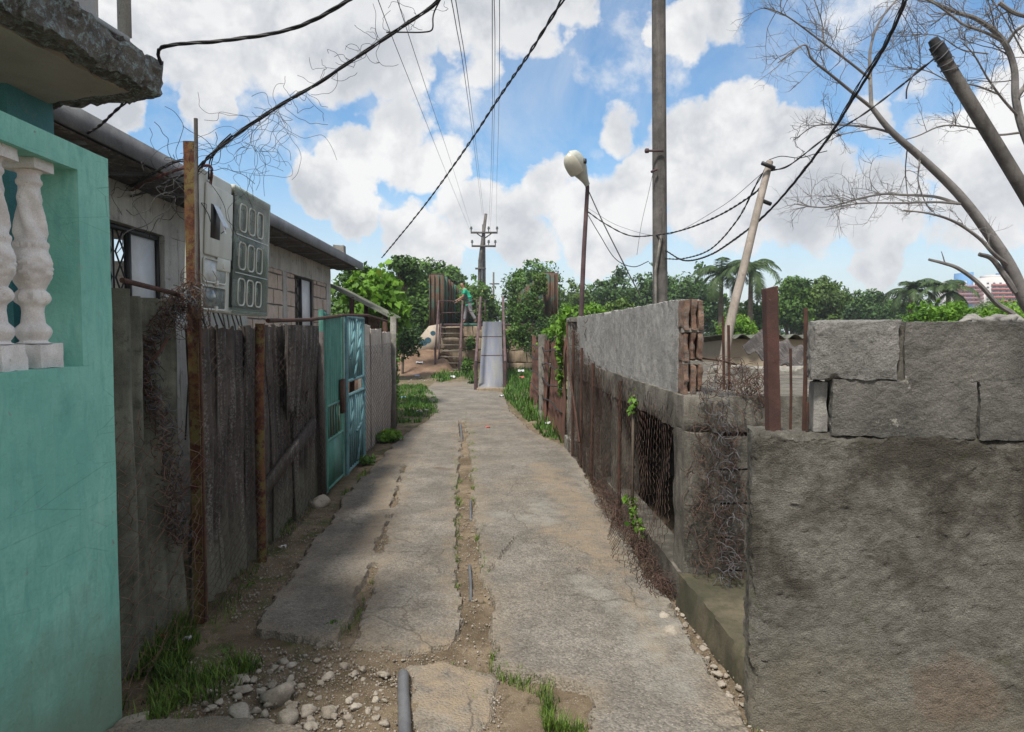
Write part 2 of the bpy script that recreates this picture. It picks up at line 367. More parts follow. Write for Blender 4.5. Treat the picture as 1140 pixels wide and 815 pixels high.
M['purple_rail'] = surf('rail_paint', (.075, .05, .053), (.13, .082, .085), (.05, .035, .03), s1=3, s2=10, bd=.001)
M['ramp'] = surf('ramp_plate', (.20, .205, .215), (.24, .24, .24), (.15, .165, .235), s1=1.8, s2=2.4, lo2=.48, hi2=.58, bd=.002, rough=.6)
M['stoneblock'] = surf('abutment_stone', (.27, .205, .14), (.36, .285, .205), (.12, .10, .07), s1=1.2, s2=3, bd=.02, bs=12, streak=(.10, .085, .06), st_amt=.6)
M['scrap'] = surf('scrap_sheet', (.10, .048, .035), (.185, .085, .058), (.055, .03, .027), s1=3, s2=12, bd=.004, bs=40, streak=(.30, .17, .12), st_amt=.35)
M['rock'] = surf('rock', (.24, .205, .165), (.36, .32, .27), (.16, .135, .10), s1=8, s2=30, bd=.006, bs=60)
M['pvc'] = surf('pvc_pipe', (.09, .092, .10), (.13, .132, .14), (.10, .09, .08), s1=6, s2=30, rough=.5, bd=.001)
M['skin'] = flat('skin', (.30, .17, .12), .6, var=.05)
M['shirt'] = flat('shirt_green', (.02, .36, .22), .8, var=.1)
M['trouser'] = flat('trouser_grey', (.22, .22, .235), .85, var=.1)
M['hair'] = flat('hair', (.03, .025, .022), .8)
M['dirtbank'] = surf('earth', (.14, .085, .055), (.21, .14, .095), (.10, .07, .045), s1=2, s2=12, bd=.02, bs=30)
M['lamp_head'] = flat('lamp_head', (.42, .44, .40), .5, var=.12)
M['lamp_glass'] = flat('lamp_glass', (.48, .46, .38), .25, var=.1)
M['litter'] = flat('litter_white', (.5, .5, .52), .5, var=.1)
M['litter_blue'] = flat('litter_blue', (.2, .35, .62), .5, var=.1)
M['litter_red'] = flat('litter_red', (.36, .10, .08), .5, var=.1)
M['beige'] = surf('beige_wall', (.36, .30, .22), (.43, .36, .27), (.25, .21, .16), s1=1.5, s2=6, bd=.002)
M['leaf_mid'] = leafmat('leaf_mid', (.03, .072, .014), (.135, .26, .045))
M['leaf_dark'] = leafmat('leaf_dark', (.026, .06, .017), (.098, .19, .045))
M['leaf_lime'] = leafmat('leaf_lime', (.06, .15, .015), (.21, .40, .045), (.36, .42, .05), trans=.35)
M['leaf_flower'] = leafmat('leaf_flower', (.04, .09, .015), (.16, .30, .05), (.75, .66, .12))
M['leaf_olive'] = leafmat('leaf_olive', (.045, .082, .022), (.165, .27, .06))
M['leaf_palm'] = leafmat('leaf_palm', (.025, .05, .02), (.09, .145, .05), s=2)
M['grass'] = leafmat('grass', (.035, .075, .013), (.18, .275, .05), trans=.3, s=3)
M['grass_deep'] = leafmat('grass_deep', (.025, .07, .012), (.10, .21, .03), trans=.3, s=3)
# ------------------------------------------------------------------ sky and sun
SUN_AZ, SUN_EL = -148, 60      # degrees: azimuth from +Y towards +X, elevation
w = bpy.data.worlds.new('World'); S.world = w; w.use_nodes = True
t = NT(w.node_tree); bg = w.node_tree.nodes['Background']
sky = t.n('ShaderNodeTexSky', sky_type='NISHITA'); sky.sun_disc = False
sky.sun_elevation = R(SUN_EL); sky.sun_rotation = R(SUN_AZ); sky.air_density = 1.0; sky.dust_density = .8; sky.ozone_density = 2.2
tc = t.n('ShaderNodeTexCoord').outputs['Generated']
nv = t.n('ShaderNodeVectorMath', operation='NORMALIZE'); t.l.new(tc, nv.inputs[0]); d = nv.outputs[0]
def ang(px, py):
    v = P(px, py, Y=1.0) - Vector((0, 0, CAMZ)); v.normalize(); return v
# cumulus masses: (pixel centre, radius in degrees)
blobs = [(90, 20, 9, 1), (215, 30, 8, 1), (300, 25, 8, 1), (370, 45, 7, 1), (440, 35, 6, 1), (430, 85, 4, .8), (510, 12, 6, 1), (590, 0, 6, 1), (640, 5, 4, .9), (230, 120, 3.2, .7),
         (345, 215, 4.5, 1), (390, 180, 5, 1), (440, 145, 5.5, 1), (480, 180, 5, 1), (400, 235, 4.5, .9), (470, 270, 5.5, 1), (530, 235, 5, 1), (580, 255, 6, 1), (620, 215, 4.5, 1), (670, 255, 7, 1), (715, 205, 5, 1), (690, 150, 2.8, .6),
         (770, 175, 6, 1), (825, 130, 4.5, 1), (810, 220, 9, 1), (880, 170, 5, 1), (900, 225, 7, 1), (975, 130, 3.4, .7), (980, 225, 7, .95), (1050, 170, 6, 1), (1110, 130, 5, .9), (1100, 225, 8, .9), (975, 300, 3.5, .7), (755, 38, 3.6, .8), (800, 10, 4, .7), (60, 110, 6, .9), (125, 135, 3, .8), (1030, 85, 2.6, .5), (1190, 60, 6, .8), (540, 70, 3, .5)]
dist = t.n('ShaderNodeTexNoise', i_Scale=9, i_Detail=5, i_Roughness=.6); t.l.new(d, dist.inputs['Vector'])
dv = t.n('ShaderNodeVectorMath', operation='SUBTRACT'); t.l.new(dist.outputs['Color'], dv.inputs[0]); dv.inputs[1].default_value = (.5, .5, .5)
ds = t.n('ShaderNodeVectorMath', operation='SCALE'); t.l.new(dv.outputs[0], ds.inputs[0]); ds.inputs['Scale'].default_value = .11
dd = t.n('ShaderNodeVectorMath', operation='ADD'); t.l.new(d, dd.inputs[0]); t.l.new(ds.outputs[0], dd.inputs[1])
dn = t.n('ShaderNodeVectorMath', operation='NORMALIZE'); t.l.new(dd.outputs[0], dn.inputs[0]); D = dn.outputs[0]
cur = None
for (x, y, r, wt) in blobs:
    dt = t.n('ShaderNodeVectorMath', operation='DOT_PRODUCT'); t.l.new(D, dt.inputs[0]); dt.inputs[1].default_value = ang(x, y)
    v = t.mr(dt.outputs['Value'], math.cos(R(r * .61)), 1.0, 0, wt)
    cur = v if cur is None else t.math('MAXIMUM', cur, v)
f0 = cur
sep = t.n('ShaderNodeSeparateXYZ'); t.l.new(d, sep.inputs[0])
base = t.noise(d, 3.2, 5, .6, .3)
away = t.mr(sep.outputs['Y'], .35, .05)              # outside the pictured part of the sky: scattered cumulus
up2 = t.mr(sep.outputs['Z'], .60, .75)
gen = t.math('MULTIPLY', t.mr(base, .38, .50, 0, .9), t.math('MAXIMUM', away, up2))
f = t.math('MAXIMUM', f0, gen)
puff = t.noise(d, 8, 8, .60, .15)
f = t.math('ADD', f, t.mr(puff, .3, .7, -.40, .30))
mask = t.mr(f, -.05, .38, 0, 1, True)
thin = t.mr(t.noise(d, 4.0, 7, .65, .9), .46, .76, 0, .42)
mask = t.math('MAXIMUM', mask, thin)
lowz = t.mr(sep.outputs['Z'], .22, .02, 0, .8)        # pale, milky air near the horizon
mask2 = t.math('MAXIMUM', mask, lowz)
# cloud shade: billows lit from above, greyer where thick
upv = t.n('ShaderNodeVectorMath', operation='ADD'); t.l.new(d, upv.inputs[0]); upv.inputs[1].default_value = (-.02, 0, .045)
puff2 = t.noise(upv.outputs[0], 8, 8, .60, .15)
rel = t.math('SUBTRACT', puff2, puff)
big = t.noise(d, 3.1, 5, .55, .4)
sh = t.math('ADD', t.mr(big, .40, .62, -.05, .55), t.mr(rel, -.10, .12, -.30, .42))
sh = t.math('MULTIPLY', sh, t.mr(f, .05, .6, .25, 1.0))
zen = t.mr(sep.outputs['Z'], .34, .55, 0, .30)
sh = t.math('ADD', sh, t.math('MULTIPLY', zen, t.mr(sep.outputs['X'], .1, -.2)))
ccol = t.mix(t.mr(sh, -.15, .72), (6.8, 6.8, 6.8), (4.1, 4.3, 4.65))
skyc = t.mix(1.0, sky.outputs[0], (.90, 1.16, 1.25), 'MULTIPLY')
col = t.mix(mask2, skyc, ccol)
t.l.new(col, bg.inputs[0]); bg.inputs[1].default_value = .10
sl = bpy.data.lights.new('sun', 'SUN'); so = bpy.data.objects.new('sun', sl); COL.objects.link(so)
sl.energy = 4.0; sl.angle = R(9); sl.color = (1, .95, .86)
sd = Vector((math.sin(R(SUN_AZ)) * math.cos(R(SUN_EL)), math.cos(R(SUN_AZ)) * math.cos(R(SUN_EL)), math.sin(R(SUN_EL))))
so.rotation_euler = sd.to_track_quat('Z', 'Y').to_euler(); so.location = (0, 0, 60)
S.view_settings.view_transform = 'Standard'; S.view_settings.look = 'None'; S.view_settings.gamma = 1; S.view_settings.exposure = .50
S.cycles.use_denoising = True; S.cycles.max_bounces = 5; S.cycles.diffuse_bounces = 3; S.cycles.glossy_bounces = 3; S.cycles.transmission_bounces = 5; S.cycles.transparent_max_bounces = 6
# ------------------------------------------------------------------ ground sheet
def axis(a, b, fine, lo, hi, grow=1.12):
    out = list(np.arange(a, b, fine)); s = fine; x = out[-1]
    while x < hi: s = min(s * grow, 60); x += s; out.append(x)
    s = fine; x = a
    while x > lo: s = min(s * grow, 60); x -= s; out.insert(0, x)
    return np.array(out)
gx = axis(-1.95, 1.3, .022, -700, 700); gy = axis(2.2, 6.2, .022, -200, 1500, 1.035)
X, Y = np.meshgrid(gx, gy, indexing='ij'); q = np.stack([X.ravel(), Y.ravel(), np.zeros(X.size)], 1)
damp = np.clip(1 - (np.hypot(q[:, 0], q[:, 1] - 6) / 60), 0, 1)
z = (fbm(q, 3, 3) * .018 + np.where(q[:, 1] < 12, fbm(q, 17, 9, 3, .6) * .012, 0)) * damp - .008
foot = sst(4.2, 3.2, q[:, 1]) * sst(1.3, .6, np.abs(q[:, 0] + .2))
z += foot * fbm(q, 6, 44, 4, .6) * .022
mb = MB(); mb.grid(np.stack([q[:, 0], q[:, 1], z], 1), len(gx), len(gy))
m, t, b, pos = newmat('dirt')
c = t.mix(t.mr(t.noise(pos, 2.2, 6, .65), .38, .62), (.115, .087, .058), (.225, .175, .122))
c = t.mix(t.mr(t.noise(pos, 11, 6, .7, .6), .52, .68), c, (.075, .06, .036))
peb = t.vor(pos, 55); pc = t.mr(peb.outputs['Distance'], .28, .16); pn = t.mr(t.noise(pos, 9, 3, .6), .5, .6)
c = t.mix(t.math('MULTIPLY', pc, pn), c, (.38, .34, .28))
grn = t.mr(t.noise(pos, 3.7, 6, .7, .4), .50, .62)
sp = t.n('ShaderNodeSeparateXYZ'); t.l.new(pos, sp.inputs[0])
farm = t.mr(sp.outputs['Y'], 12, 16); leftm = t.mr(sp.outputs['X'], -.75, -1.2)
gm = t.math('MULTIPLY', grn, t.math('MAXIMUM', t.math('MULTIPLY', leftm, .7), farm))
c = t.mix(gm, c, (.055, .085, .022))
v2 = t.vor(pos, 130); c = t.mix(t.math('MULTIPLY', t.mr(v2.outputs['Distance'], .35, .2), t.mr(t.noise(pos, 6, 5, .7), .42, .6, 0, .8)), c, (.34, .29, .23))
g = t.noise(pos, 190, 4, .8); c = t.mix(.6, c, t.mix(t.mr(g, .3, .7), (.3, .3, .3), (1.6, 1.6, 1.6)), 'MULTIPLY')
t.l.new(c, b.inputs['Base Color']); b.inputs['Roughness'].default_value = 1; b.inputs['Specular IOR Level'].default_value = .1
bump(t, b, t.math('ADD', t.noise(pos, 60, 8, .75), t.math('MULTIPLY', t.math('MULTIPLY', pc, pn), .6)), .012)
o = mb.build('ground', m, smooth=True, org=(0, 0, 0)); tag(o, kind='structure')
# ------------------------------------------------------------------ the broken concrete path
def poly(pts): return np.array([list(G(x, y))[:2] for x, y in pts])
def sdf(p, poly):
    n = len(poly); d = np.full(len(p), 1e9); ins = np.zeros(len(p), bool)
    for i in range(n):
        a, b = poly[i], poly[(i + 1) % n]; e = b - a; w_ = p - a
        tt = np.clip((w_ @ e) / (e @ e + 1e-12), 0, 1); dd_ = w_ - tt[:, None] * e
        d = np.minimum(d, (dd_ ** 2).sum(1))
        c1 = (a[1] > p[:, 1]) != (b[1] > p[:, 1])
        xx = (b[0] - a[0]) * (p[:, 1] - a[1]) / (b[1] - a[1] + 1e-12) + a[0]
        ins ^= c1 & (p[:, 0] < xx)
    return np.where(ins, np.sqrt(d), -np.sqrt(d))
PR = poly([(556, 748), (548, 715), (546, 680), (537, 640), (532, 610), (527, 560), (521, 500), (517, 470), (512, 442), (520, 432), (533, 432), (560, 438), (566, 455), (590, 480), (628, 498), (645, 515), (662, 550), (690, 590), (722, 640), (752, 690), (790, 745), (835, 815), (860, 860), (800, 900), (640, 900), (655, 812), (650, 775), (620, 762), (580, 760)])
PM = poly([(392, 722), (398, 700), (412, 668), (418, 640), (428, 610), (440, 560), (455, 500), (484, 458), (502, 445), (510, 460), (514, 500), (509, 560), (507, 605), (511, 640), (511, 700), (497, 722), (450, 730)])
PL = poly([(288, 706), (292, 690), (316, 655), (338, 618), (366, 582), (376, 560), (408, 530), (436, 498), (446, 488), (478, 468), (486, 452), (486, 440), (500, 436), (508, 447), (470, 490), (450, 520), (434, 575), (420, 608), (410, 640), (397, 665), (386, 700), (378, 722), (330, 712)])
PF = poly([(466, 428), (540, 424), (552, 440), (566, 452), (520, 470), (500, 470), (484, 456)])
PB = poly([(130, 812), (180, 806), (250, 803), (330, 812), (360, 826), (380, 900), (60, 900), (100, 830)])
PX = poly([(450, 742), (500, 738), (552, 752), (556, 790), (530, 830), (470, 840), (455, 800)])
hx = np.arange(-1.75, 1.45, .018); ys = [2.0]; 
while ys[-1] < 26: ys.append(ys[-1] + max(.018, .018 * (ys[-1] / 3.6) ** 1.3))
hy = np.array(ys)
X, Y = np.meshgrid(hx, hy, indexing='ij'); q = np.stack([X.ravel(), Y.ravel(), np.zeros(X.size)], 1); p2 = q[:, :2]
j = fbm(q, 5, 61, 5, .62) * .07 + fbm(q, 22, 12, 3, .6) * .022
ed = np.full(len(q), -9.0)
for pl in (PR, PM, PL, PF): ed = np.maximum(ed, sdf(p2, pl))
edb = np.maximum(sdf(p2, PB), -9)
edx = sdf(p2, PX)
e1 = ed + j; e2 = edb + j * .6; e3 = edx + j * .8
hole = fbm(q, 1.4, 31, 4, .6)
h = -.05 + .074 * sst(-.012, .008, e1) + fbm(q, 7, 71, 4, .6) * .005 + fbm(q, 26, 5, 3) * .0022
h = np.maximum(h, -.05 + .085 * sst(-.02, .02, e2) + fbm(q, 9, 5, 4) * .006)
h = np.maximum(h, -.05 + .062 * sst(-.03, .03, e3) + fbm(q, 9, 5, 4) * .008)
# the cross joint in the right slab and the crumbled foot at the right wall
for (x0, y0, x1, y1, wd) in ((524, 494, 632, 490, .012), (520, 463, 560, 460, .01), (545, 640, 575, 600, 0.004), (690, 620, 640, 640, .004)):
    a, c_ = G(x0, y0), G(x1, y1); e = np.array([c_.x - a.x, c_.y - a.y]); w_ = p2 - np.array([a.x, a.y])
    tt = np.clip((w_ @ e) / (e @ e), 0, 1); dl = np.sqrt(((w_ - tt[:, None] * e) ** 2).sum(1)) + fbm(q, 12, 5) * .012
    h -= .03 * sst(wd * 2.2, wd * .6, dl)
keep = h > -.045
idx = np.arange(X.size).reshape(X.shape)
a_, b_, c_, d_ = idx[:-1, :-1].ravel(), idx[1:, :-1].ravel(), idx[1:, 1:].ravel(), idx[:-1, 1:].ravel()
kf = keep[a_] | keep[b_] | keep[c_] | keep[d_]
used = np.zeros(X.size, bool)
for k in (a_, b_, c_, d_): used[k[kf]] = True
rem = np.cumsum(used) - 1
mb = MB(); V3 = np.stack([q[:, 0], q[:, 1], h], 1)
mb.v = [tuple(v) for v in V3[used]]
mb.f = [tuple(rem[[i, j_, k, l]]) for i, j_, k, l in zip(a_[kf], b_[kf], c_[kf], d_[kf])]
# dirt washed over the slabs: along edges and in the known smears
dirt = sst(.16, .0, e1 + fbm(q, 3, 8) * .1) * .5
def smear(pts, rad, amt):
    global dirt
    L = [G(x, y) for x, y in pts]; d0 = np.full(len(q), 9.)
    for a, c1 in zip(L[:-1], L[1:]):
        e = np.array([c1.x - a.x, c1.y - a.y]); w_ = p2 - np.array([a.x, a.y]); tt = np.clip((w_ @ e) / (e @ e + 1e-9), 0, 1)
        d0 = np.minimum(d0, np.sqrt(((w_ - tt[:, None] * e) ** 2).sum(1)))
    dirt = np.maximum(dirt, amt * sst(rad, rad * .25, d0 + fbm(q, 5, 33, 5, .6) * rad * .9))
smear([(440, 500), (425, 560), (412, 620)], .15, .7); smear([(600, 520), (640, 560), (670, 600), (690, 640)], .26, .75); smear([(620, 590), (700, 640)], .2, .8)
smear([(500, 735), (540, 800)], .3, .9); smear([(560, 470), (500, 480)], .35, .4); smear([(690, 650), (740, 740)], .1, .6); smear([(470, 430), (540, 428)], 1.0, .5)
pale = np.zeros(len(q)); 
def smear2(pts, rad, amt):
    global dirt, pale
    sv = dirt; dirt = pale; smear(pts, rad, amt); pale = dirt; dirt = sv
smear2([(560, 575), (610, 585), (600, 560)], .17, .8); smear2([(650, 650), (700, 690), (760, 780)], .14, .8); smear2([(700, 600), (740, 690), (775, 740)], .16, .9); smear2([(640, 500), (668, 560)], .2, .6)
smear2([(300, 690), (330, 650)], .1, .3)
wet = np.zeros(len(q)); sv = pale; pale = wet; smear2([(370, 545), (385, 538)], .16, .9); smear2([(500, 525), (484, 523)], .09, .8); smear2([(400, 515), (440, 490)], .12, .7); wet = pale; pale = sv
m, t, b, pos = newmat('path_concrete')
c = t.mix(t.mr(t.noise(pos, 1.6, 6, .65), .36, .64), (.125, .115, .102), (.205, .19, .17))
c = t.mix(t.mr(t.noise(pos, 6, 6, .7, .5), .50, .66), c, (.125, .114, .10))
c = t.mix(t.mr(t.noise(pos, 1.1, 7, .7, .8), .52, .64, 0, .45), c, (.24, .205, .165))
c = t.mix(t.mr(t.noise(pos, 23, 5, .75), .56, .66, 0, .8), c, (.11, .098, .085))
v1 = t.vor(pos, 95); ag = t.mix(t.mr(t.n('ShaderNodeSeparateColor', i_0=v1.outputs['Color']).outputs[0], 0, 1), (.45, .44, .43), (1.75, 1.7, 1.6))
c = t.mix(.5, c, ag, 'MULTIPLY')
c = t.mix(t.mr(t.vor(pos, 34).outputs['Distance'], .14, .06), c, (.36, .32, .27))
ad = t.n('ShaderNodeAttribute', attribute_name='dirt').outputs['Fac']; ap = t.n('ShaderNodeAttribute', attribute_name='pale').outputs['Fac']; aw = t.n('ShaderNodeAttribute', attribute_name='wet').outputs['Fac']
c = t.mix(t.math('MULTIPLY', ad, t.mr(t.noise(pos, 9, 6, .7), .3, .6)), c, (.26, .205, .145))
c = t.mix(t.math('MULTIPLY', ap, t.mr(t.noise(pos, 7, 6, .7), .35, .65, 0, .8)), c, (.29, .28, .25))
c = t.mix(t.math('MULTIPLY', aw, .8), c, (.10, .07, .048))
wp_ = t.n('ShaderNodeVectorMath', operation='ADD'); nn_ = t.n('ShaderNodeTexNoise', i_Scale=5, i_Detail=4); t.l.new(pos, nn_.inputs['Vector']); sc0 = t.n('ShaderNodeVectorMath', operation='SCALE'); t.l.new(nn_.outputs['Color'], sc0.inputs[0]); sc0.inputs['Scale'].default_value = .16; t.l.new(sc0.outputs[0], wp_.inputs[1]); t.l.new(pos, wp_.inputs[0])
cr = t.vor(wp_.outputs[0], .9, 'DISTANCE_TO_EDGE'); w_ = t.mr(cr.outputs['Distance'], .007, .001)
c = t.mix(t.math('MULTIPLY', w_, t.mr(t.noise(pos, 1.3, 3, .6), .44, .56, 0, .7)), c, (.08, .07, .058))
t.l.new(c, b.inputs['Base Color']); b.inputs['Roughness'].default_value = .95; b.inputs['Specular IOR Level'].default_value = .2
bump(t, b, t.math('ADD', t.math('MULTIPLY', t.mr(v1.outputs['Distance'], .0, .7), -.7), t.noise(pos, 40, 7, .7)), .007)
o = mb.build('path', m, smooth=True, org=(0, 0, 0), fattr={'dirt': dirt[used], 'pale': pale[used], 'wet': wet[used]}); tag(o, kind='structure')
def gz(x, y):     # ground level at a point near the path
    return -.005
# ------------------------------------------------------------------ grit, stones
mb = MB(); rs = np.random.default_rng(5)
def scatter(poly_px, n, r0, r1):
    pp = poly(poly_px); lo, hi = pp.min(0), pp.max(0); k = 0
    while k < n:
        c = rs.uniform(lo, hi, (n * 3, 2)); s_ = sdf(c, pp); c = c[s_ > 0]
        for p_ in c:
            if k >= n: break
            r = r0 + (r1 - r0) * rs.random() ** 3
            mb.stone((p_[0], p_[1], r * .15), r, seed=int(rs.integers(1e6)), n=1, flat=.7, rz=rs.random() * 3); k += 1
scatter([(200, 730), (380, 715), (500, 732), (560, 760), (560, 815), (380, 815), (180, 810)], 3800, .002, .011)
scatter([(505, 560), (535, 560), (552, 700), (556, 750), (505, 735), (503, 650)], 900, .002, .012)
scatter([(505, 450), (522, 450), (536, 560), (505, 560)], 160, .004, .014)
scatter([(660, 560), (700, 570), (830, 740), (850, 815), (800, 800), (740, 700)], 1500, .003, .014)
scatter([(240, 690), (300, 600), (360, 560), (376, 560), (330, 640), (290, 705)], 1300, .002, .012)
scatter([(395, 700), (425, 600), (440, 600), (412, 700)], 300, .003, .011)
scatter([(445, 410), (500, 400), (500, 422), (450, 430)], 160, .02, .06)
o = mb.build('gravel', M['rock'], smooth=False); tag(o, kind='stuff', label='loose pale grit and pebbles strewn over the dirt of the alley')
def stone_thing(px, py, r, label, seed, flat_=.55, group=None, mat='rock', rz=0):
    p_ = G(px, py); mbs = MB(); mbs.stone((p_.x, p_.y, r * flat_ * .12), r, seed, 2, flat_, rz)
    o = mbs.build('stone', M[mat], smooth=False); tag(o, label, 'stone', group)
    return o
for a in [(150, 806, .085, 'flat pale stone at the foot of the teal porch wall', 3, .5),
          (268, 795, .075, 'broad pinkish flat stone lying apart in the rubble near the grass', 4, .45),
          (308, 777, .092, 'largest rubble stone, a tall pale lump with a dark hollow', 5, .75),
          (320, 800, .07, 'pale wedge of rubble just in front of the tall pale lump', 6, .6),
          (366, 795, .05, 'rounded pale stone at the end of the rubble row near the pipe', 7, .55),
          (344, 792, .055, 'small pale stone between two larger ones in the rubble row', 8, .6),
          (268, 757, .060, 'long flat grey stone upslope of the rubble, beside the leafy weed', 9, .3),
          (270, 768, .052, 'thin light slab of stone just below the long flat grey one', 10, .25),
          (315, 738, .035, 'small tan round stone just off the broken edge of the path slab', 12, .8),
          (365, 755, .048, 'lone whitish stone on bare dirt below the middle slab', 13, .6),
          (383, 742, .03, 'small light stone nearest the front edge of the middle slab', 14, .7),
          (746, 708, .085, 'largest pale stone at the foot of the right-hand corner column', 15, .6),
          (738, 690, .06, 'mossy tan stone leaning behind the pale stone by the corner column', 16, .8),
          (765, 745, .03, 'little white stone in the gravelly gutter by the mossy kerb', 17, .7),
          (800, 798, .04, 'white angular stone in the gutter nearest the big rendered wall', 18, .7),
          (628, 548, .03, 'small whitish stone alone on the right slab of the path', 19, .5),
          (430, 500, .0, '', 0, 0), (355, 563, .13, 'rough lump of old mortar at the foot of the fence before the teal gate', 20, .75),
          (400, 512, .09, 'grey stone by the weeds below the blue barred gate', 21, .6)]:
    if a[2] > 0: stone_thing(*a[:5], flat_=a[5], rz=a[4] * 1.3)
rsx = random.Random(8); k = 40
EX = [(rsx.uniform(215, 430), rsx.uniform(735, 812), rsx.uniform(.012, .034)) for _ in range(80)] + [(rsx.uniform(0, 1), rsx.uniform(640, 812), rsx.uniform(.012, .032)) for _ in range(70)]
EX = [(a if a > 1 else 690 + (y - 640) * .86 + a * 45, y, r) for a, y, r in EX]
k = 0
for (px, py, r) in EX + [(290, 770, .03), (300, 806, .035), (345, 808, .04), (388, 800, .03), (335, 765, .03), (395, 775, .025), (255, 735, .02), (420, 790, .022), (235, 750, .02), (290, 740, .02), (340, 730, .018), (285, 792, .03), (250, 808, .03), (378, 808, .03), (355, 778, .025), (328, 785, .03)]:
    stone_thing(px, py, r, 'small rubble stone among the others strewn beside the path edge' if px > 600 else 'fist-sized rubble stone among the larger ones on the dirt near the camera', 60 + k, .6, 'small stones along the right gutter' if px > 600 else 'small stones in the rubble patch', rz=k); k += 1
# pipes showing in the central channel
def pipe(pts, r, label, group=None):
    mbp = MB(); mbp.tube(spline([(*list(G(x, y))[:2], zz) for x, y, zz in pts], 6), r, 12)
    return tag(mbp.build('pipe', M['pvc'], smooth=True), label, 'pipe', group)
pipe([(451, 828, .02), (450, 800, .025), (449, 775, .025), (449, 757, .02), (449, 748, -.02)], .026, 'thick grey buried pipe surfacing in the dirt near the camera')
pipe([(524, 668, -.01), (524, 650, .006), (523, 636, .006), (523, 628, -.01)], .011, 'short length of thin grey pipe bared in the channel, the nearer one')
pipe([(524, 580, -.01), (524, 570, .008), (524, 562, .008), (524, 556, -.01)], .011, 'short length of thin grey pipe bared in the channel, the middle one')
pipe([(514, 492, -.01), (514, 486, .012), (513, 478, .012), (513, 472, -.01)], .016, 'short length of grey pipe bared where the channel narrows far up the alley')
# ------------------------------------------------------------------ grass
def blades(name, areas, mat, label, seed=1, gang=None):
    """areas: (pixel polygon or world polygon, count, height, width)"""
    r_ = np.random.default_rng(seed); VV = []; FF = []; TT = []; o_ = 0
    for pl, n, hgt, wd in areas:
        pp = poly(pl) if abs(pl[0][0]) > 40 else np.array(pl, dtype=float)
        lo, hi = pp.min(0), pp.max(0); pts = np.zeros((0, 2)); it = 0
        while len(pts) < n and it < 60:
            c = r_.uniform(lo, hi, (n * 2, 2)); cz = np.c_[c, np.zeros(len(c))]
            k_ = (sdf(c, pp) + fbm(cz, 6, seed, 3) * .06 > 0) & (fbm(cz, 5, seed + 2, 3) > -.28 + r_.random(len(c)) * .35); pts = np.r_[pts, c[k_]]; it += 1
        pts = pts[:n]; n = len(pts)
        h_ = hgt * (.35 + .9 * r_.random(n) ** 1.5) * (1 + .7 * fbm(np.c_[pts, np.zeros(n)], 4, seed + 7)); a = r_.uniform(0, 6.28, n); lean = r_.uniform(.15, .9, n) * h_
        dx, dy = np.cos(a), np.sin(a); wx, wy = -dy * wd / 2, dx * wd / 2
        for fr, wf, bend in ((0, 1, 0), (.55, .8, .3), (1, .08, 1)):
            for sg in (-1, 1):
                VV.append(np.stack([pts[:, 0] + dx * lean * bend + wx * sg * wf, pts[:, 1] + dy * lean * bend + wy * sg * wf, np.full(n, -.01) + h_ * (fr - .18 * fr * fr * lean / h_)], 1))
        blk = np.stack(VV[-6:], 1).reshape(-1, 3); VV = VV[:-6]; VV.append(blk)
        b0 = o_ + np.arange(n)[:, None] * 6
        FF.append(np.concatenate([b0 + np.array([[0, 1, 3, 2]]), b0 + np.array([[2, 3, 5, 4]])])); TT.append(np.repeat(r_.random(n), 6)); o_ += n * 6
    mb_ = MB(); mb_.v = [tuple(v) for v in np.concatenate(VV)]; mb_.f = [tuple(f_) for f_ in np.concatenate(FF)]
    o = mb_.build(name, M[mat], tint=np.concatenate(TT)); tag(o, label, kind='stuff'); return o
blades('grass', [([(133, 690), (175, 680), (225, 705), (300, 735), (250, 775), (200, 812), (133, 812)], 3600, .085, .006), ([(133, 690), (175, 680), (205, 700), (225, 730), (190, 760), (133, 790)], 1700, .14, .0065),
                 ([(150, 660), (205, 690), (200, 720), (140, 720)], 500, .16, .005)], 'grass', 'uneven green grass growing between the teal wall and the rusty post', 3)
blades('grass', [([(560, 442), (562, 412), (600, 408), (628, 410), (630, 497), (600, 480), (572, 452)], 9000, .20, .02),
                 ([(560, 442), (575, 442), (625, 494), (605, 486)], 1500, .06, .012)], 'grass_deep', 'lush green grass verge beside the ramp and the rusty sheet fence', 4)
blades('grass', [([(438, 472), (442, 430), (470, 428), (488, 445), (487, 464), (460, 472)], 5200, .09, .016), ([(450, 460), (455, 440), (470, 445), (470, 456)], 500, .16, .016),
                 ([(478, 422), (484, 416), (532, 414), (532, 426), (512, 420), (492, 426)], 1200, .20, .03)], 'grass_deep', 'short green grass patch at the far end of the fence below the stairs', 5)
blades('grass', [([(545, 745), (575, 745), (640, 760), (660, 790), (655, 820), (620, 820), (600, 775), (560, 762)], 420, .055, .004), ([(600, 790), (640, 780), (650, 815), (610, 815)], 260, .07, .004),
                 ([(535, 560), (548, 700), (556, 745), (545, 745), (538, 640), (530, 560)], 260, .045, .004), ([(502, 500), (509, 500), (512, 560), (512, 640), (512, 700), (504, 700), (502, 600)], 1700, .045, .005), ([(534, 560), (552, 700), (556, 740), (546, 740), (538, 640), (528, 560), (522, 480), (528, 480)], 2400, .045, .005),
                 ([(512, 440), (524, 470), (530, 500), (522, 500)], 300, .05, .008), ([(395, 700), (402, 690), (418, 640), (408, 650), (388, 706)], 90, .05, .004), ([(365, 690), (385, 690), (380, 710), (362, 705)], 90, .06, .004),
                 ([(524, 494), (632, 489), (632, 493), (524, 497)], 260, .03, .006), ([(498, 735), (556, 760), (560, 800), (520, 790)], 90, .04, .004), ([(500, 660), (508, 660), (506, 700), (500, 700)], 40, .04, .004)],
       'grass', 'thin grass tufts rooted in the cracks and channel of the path', 6)
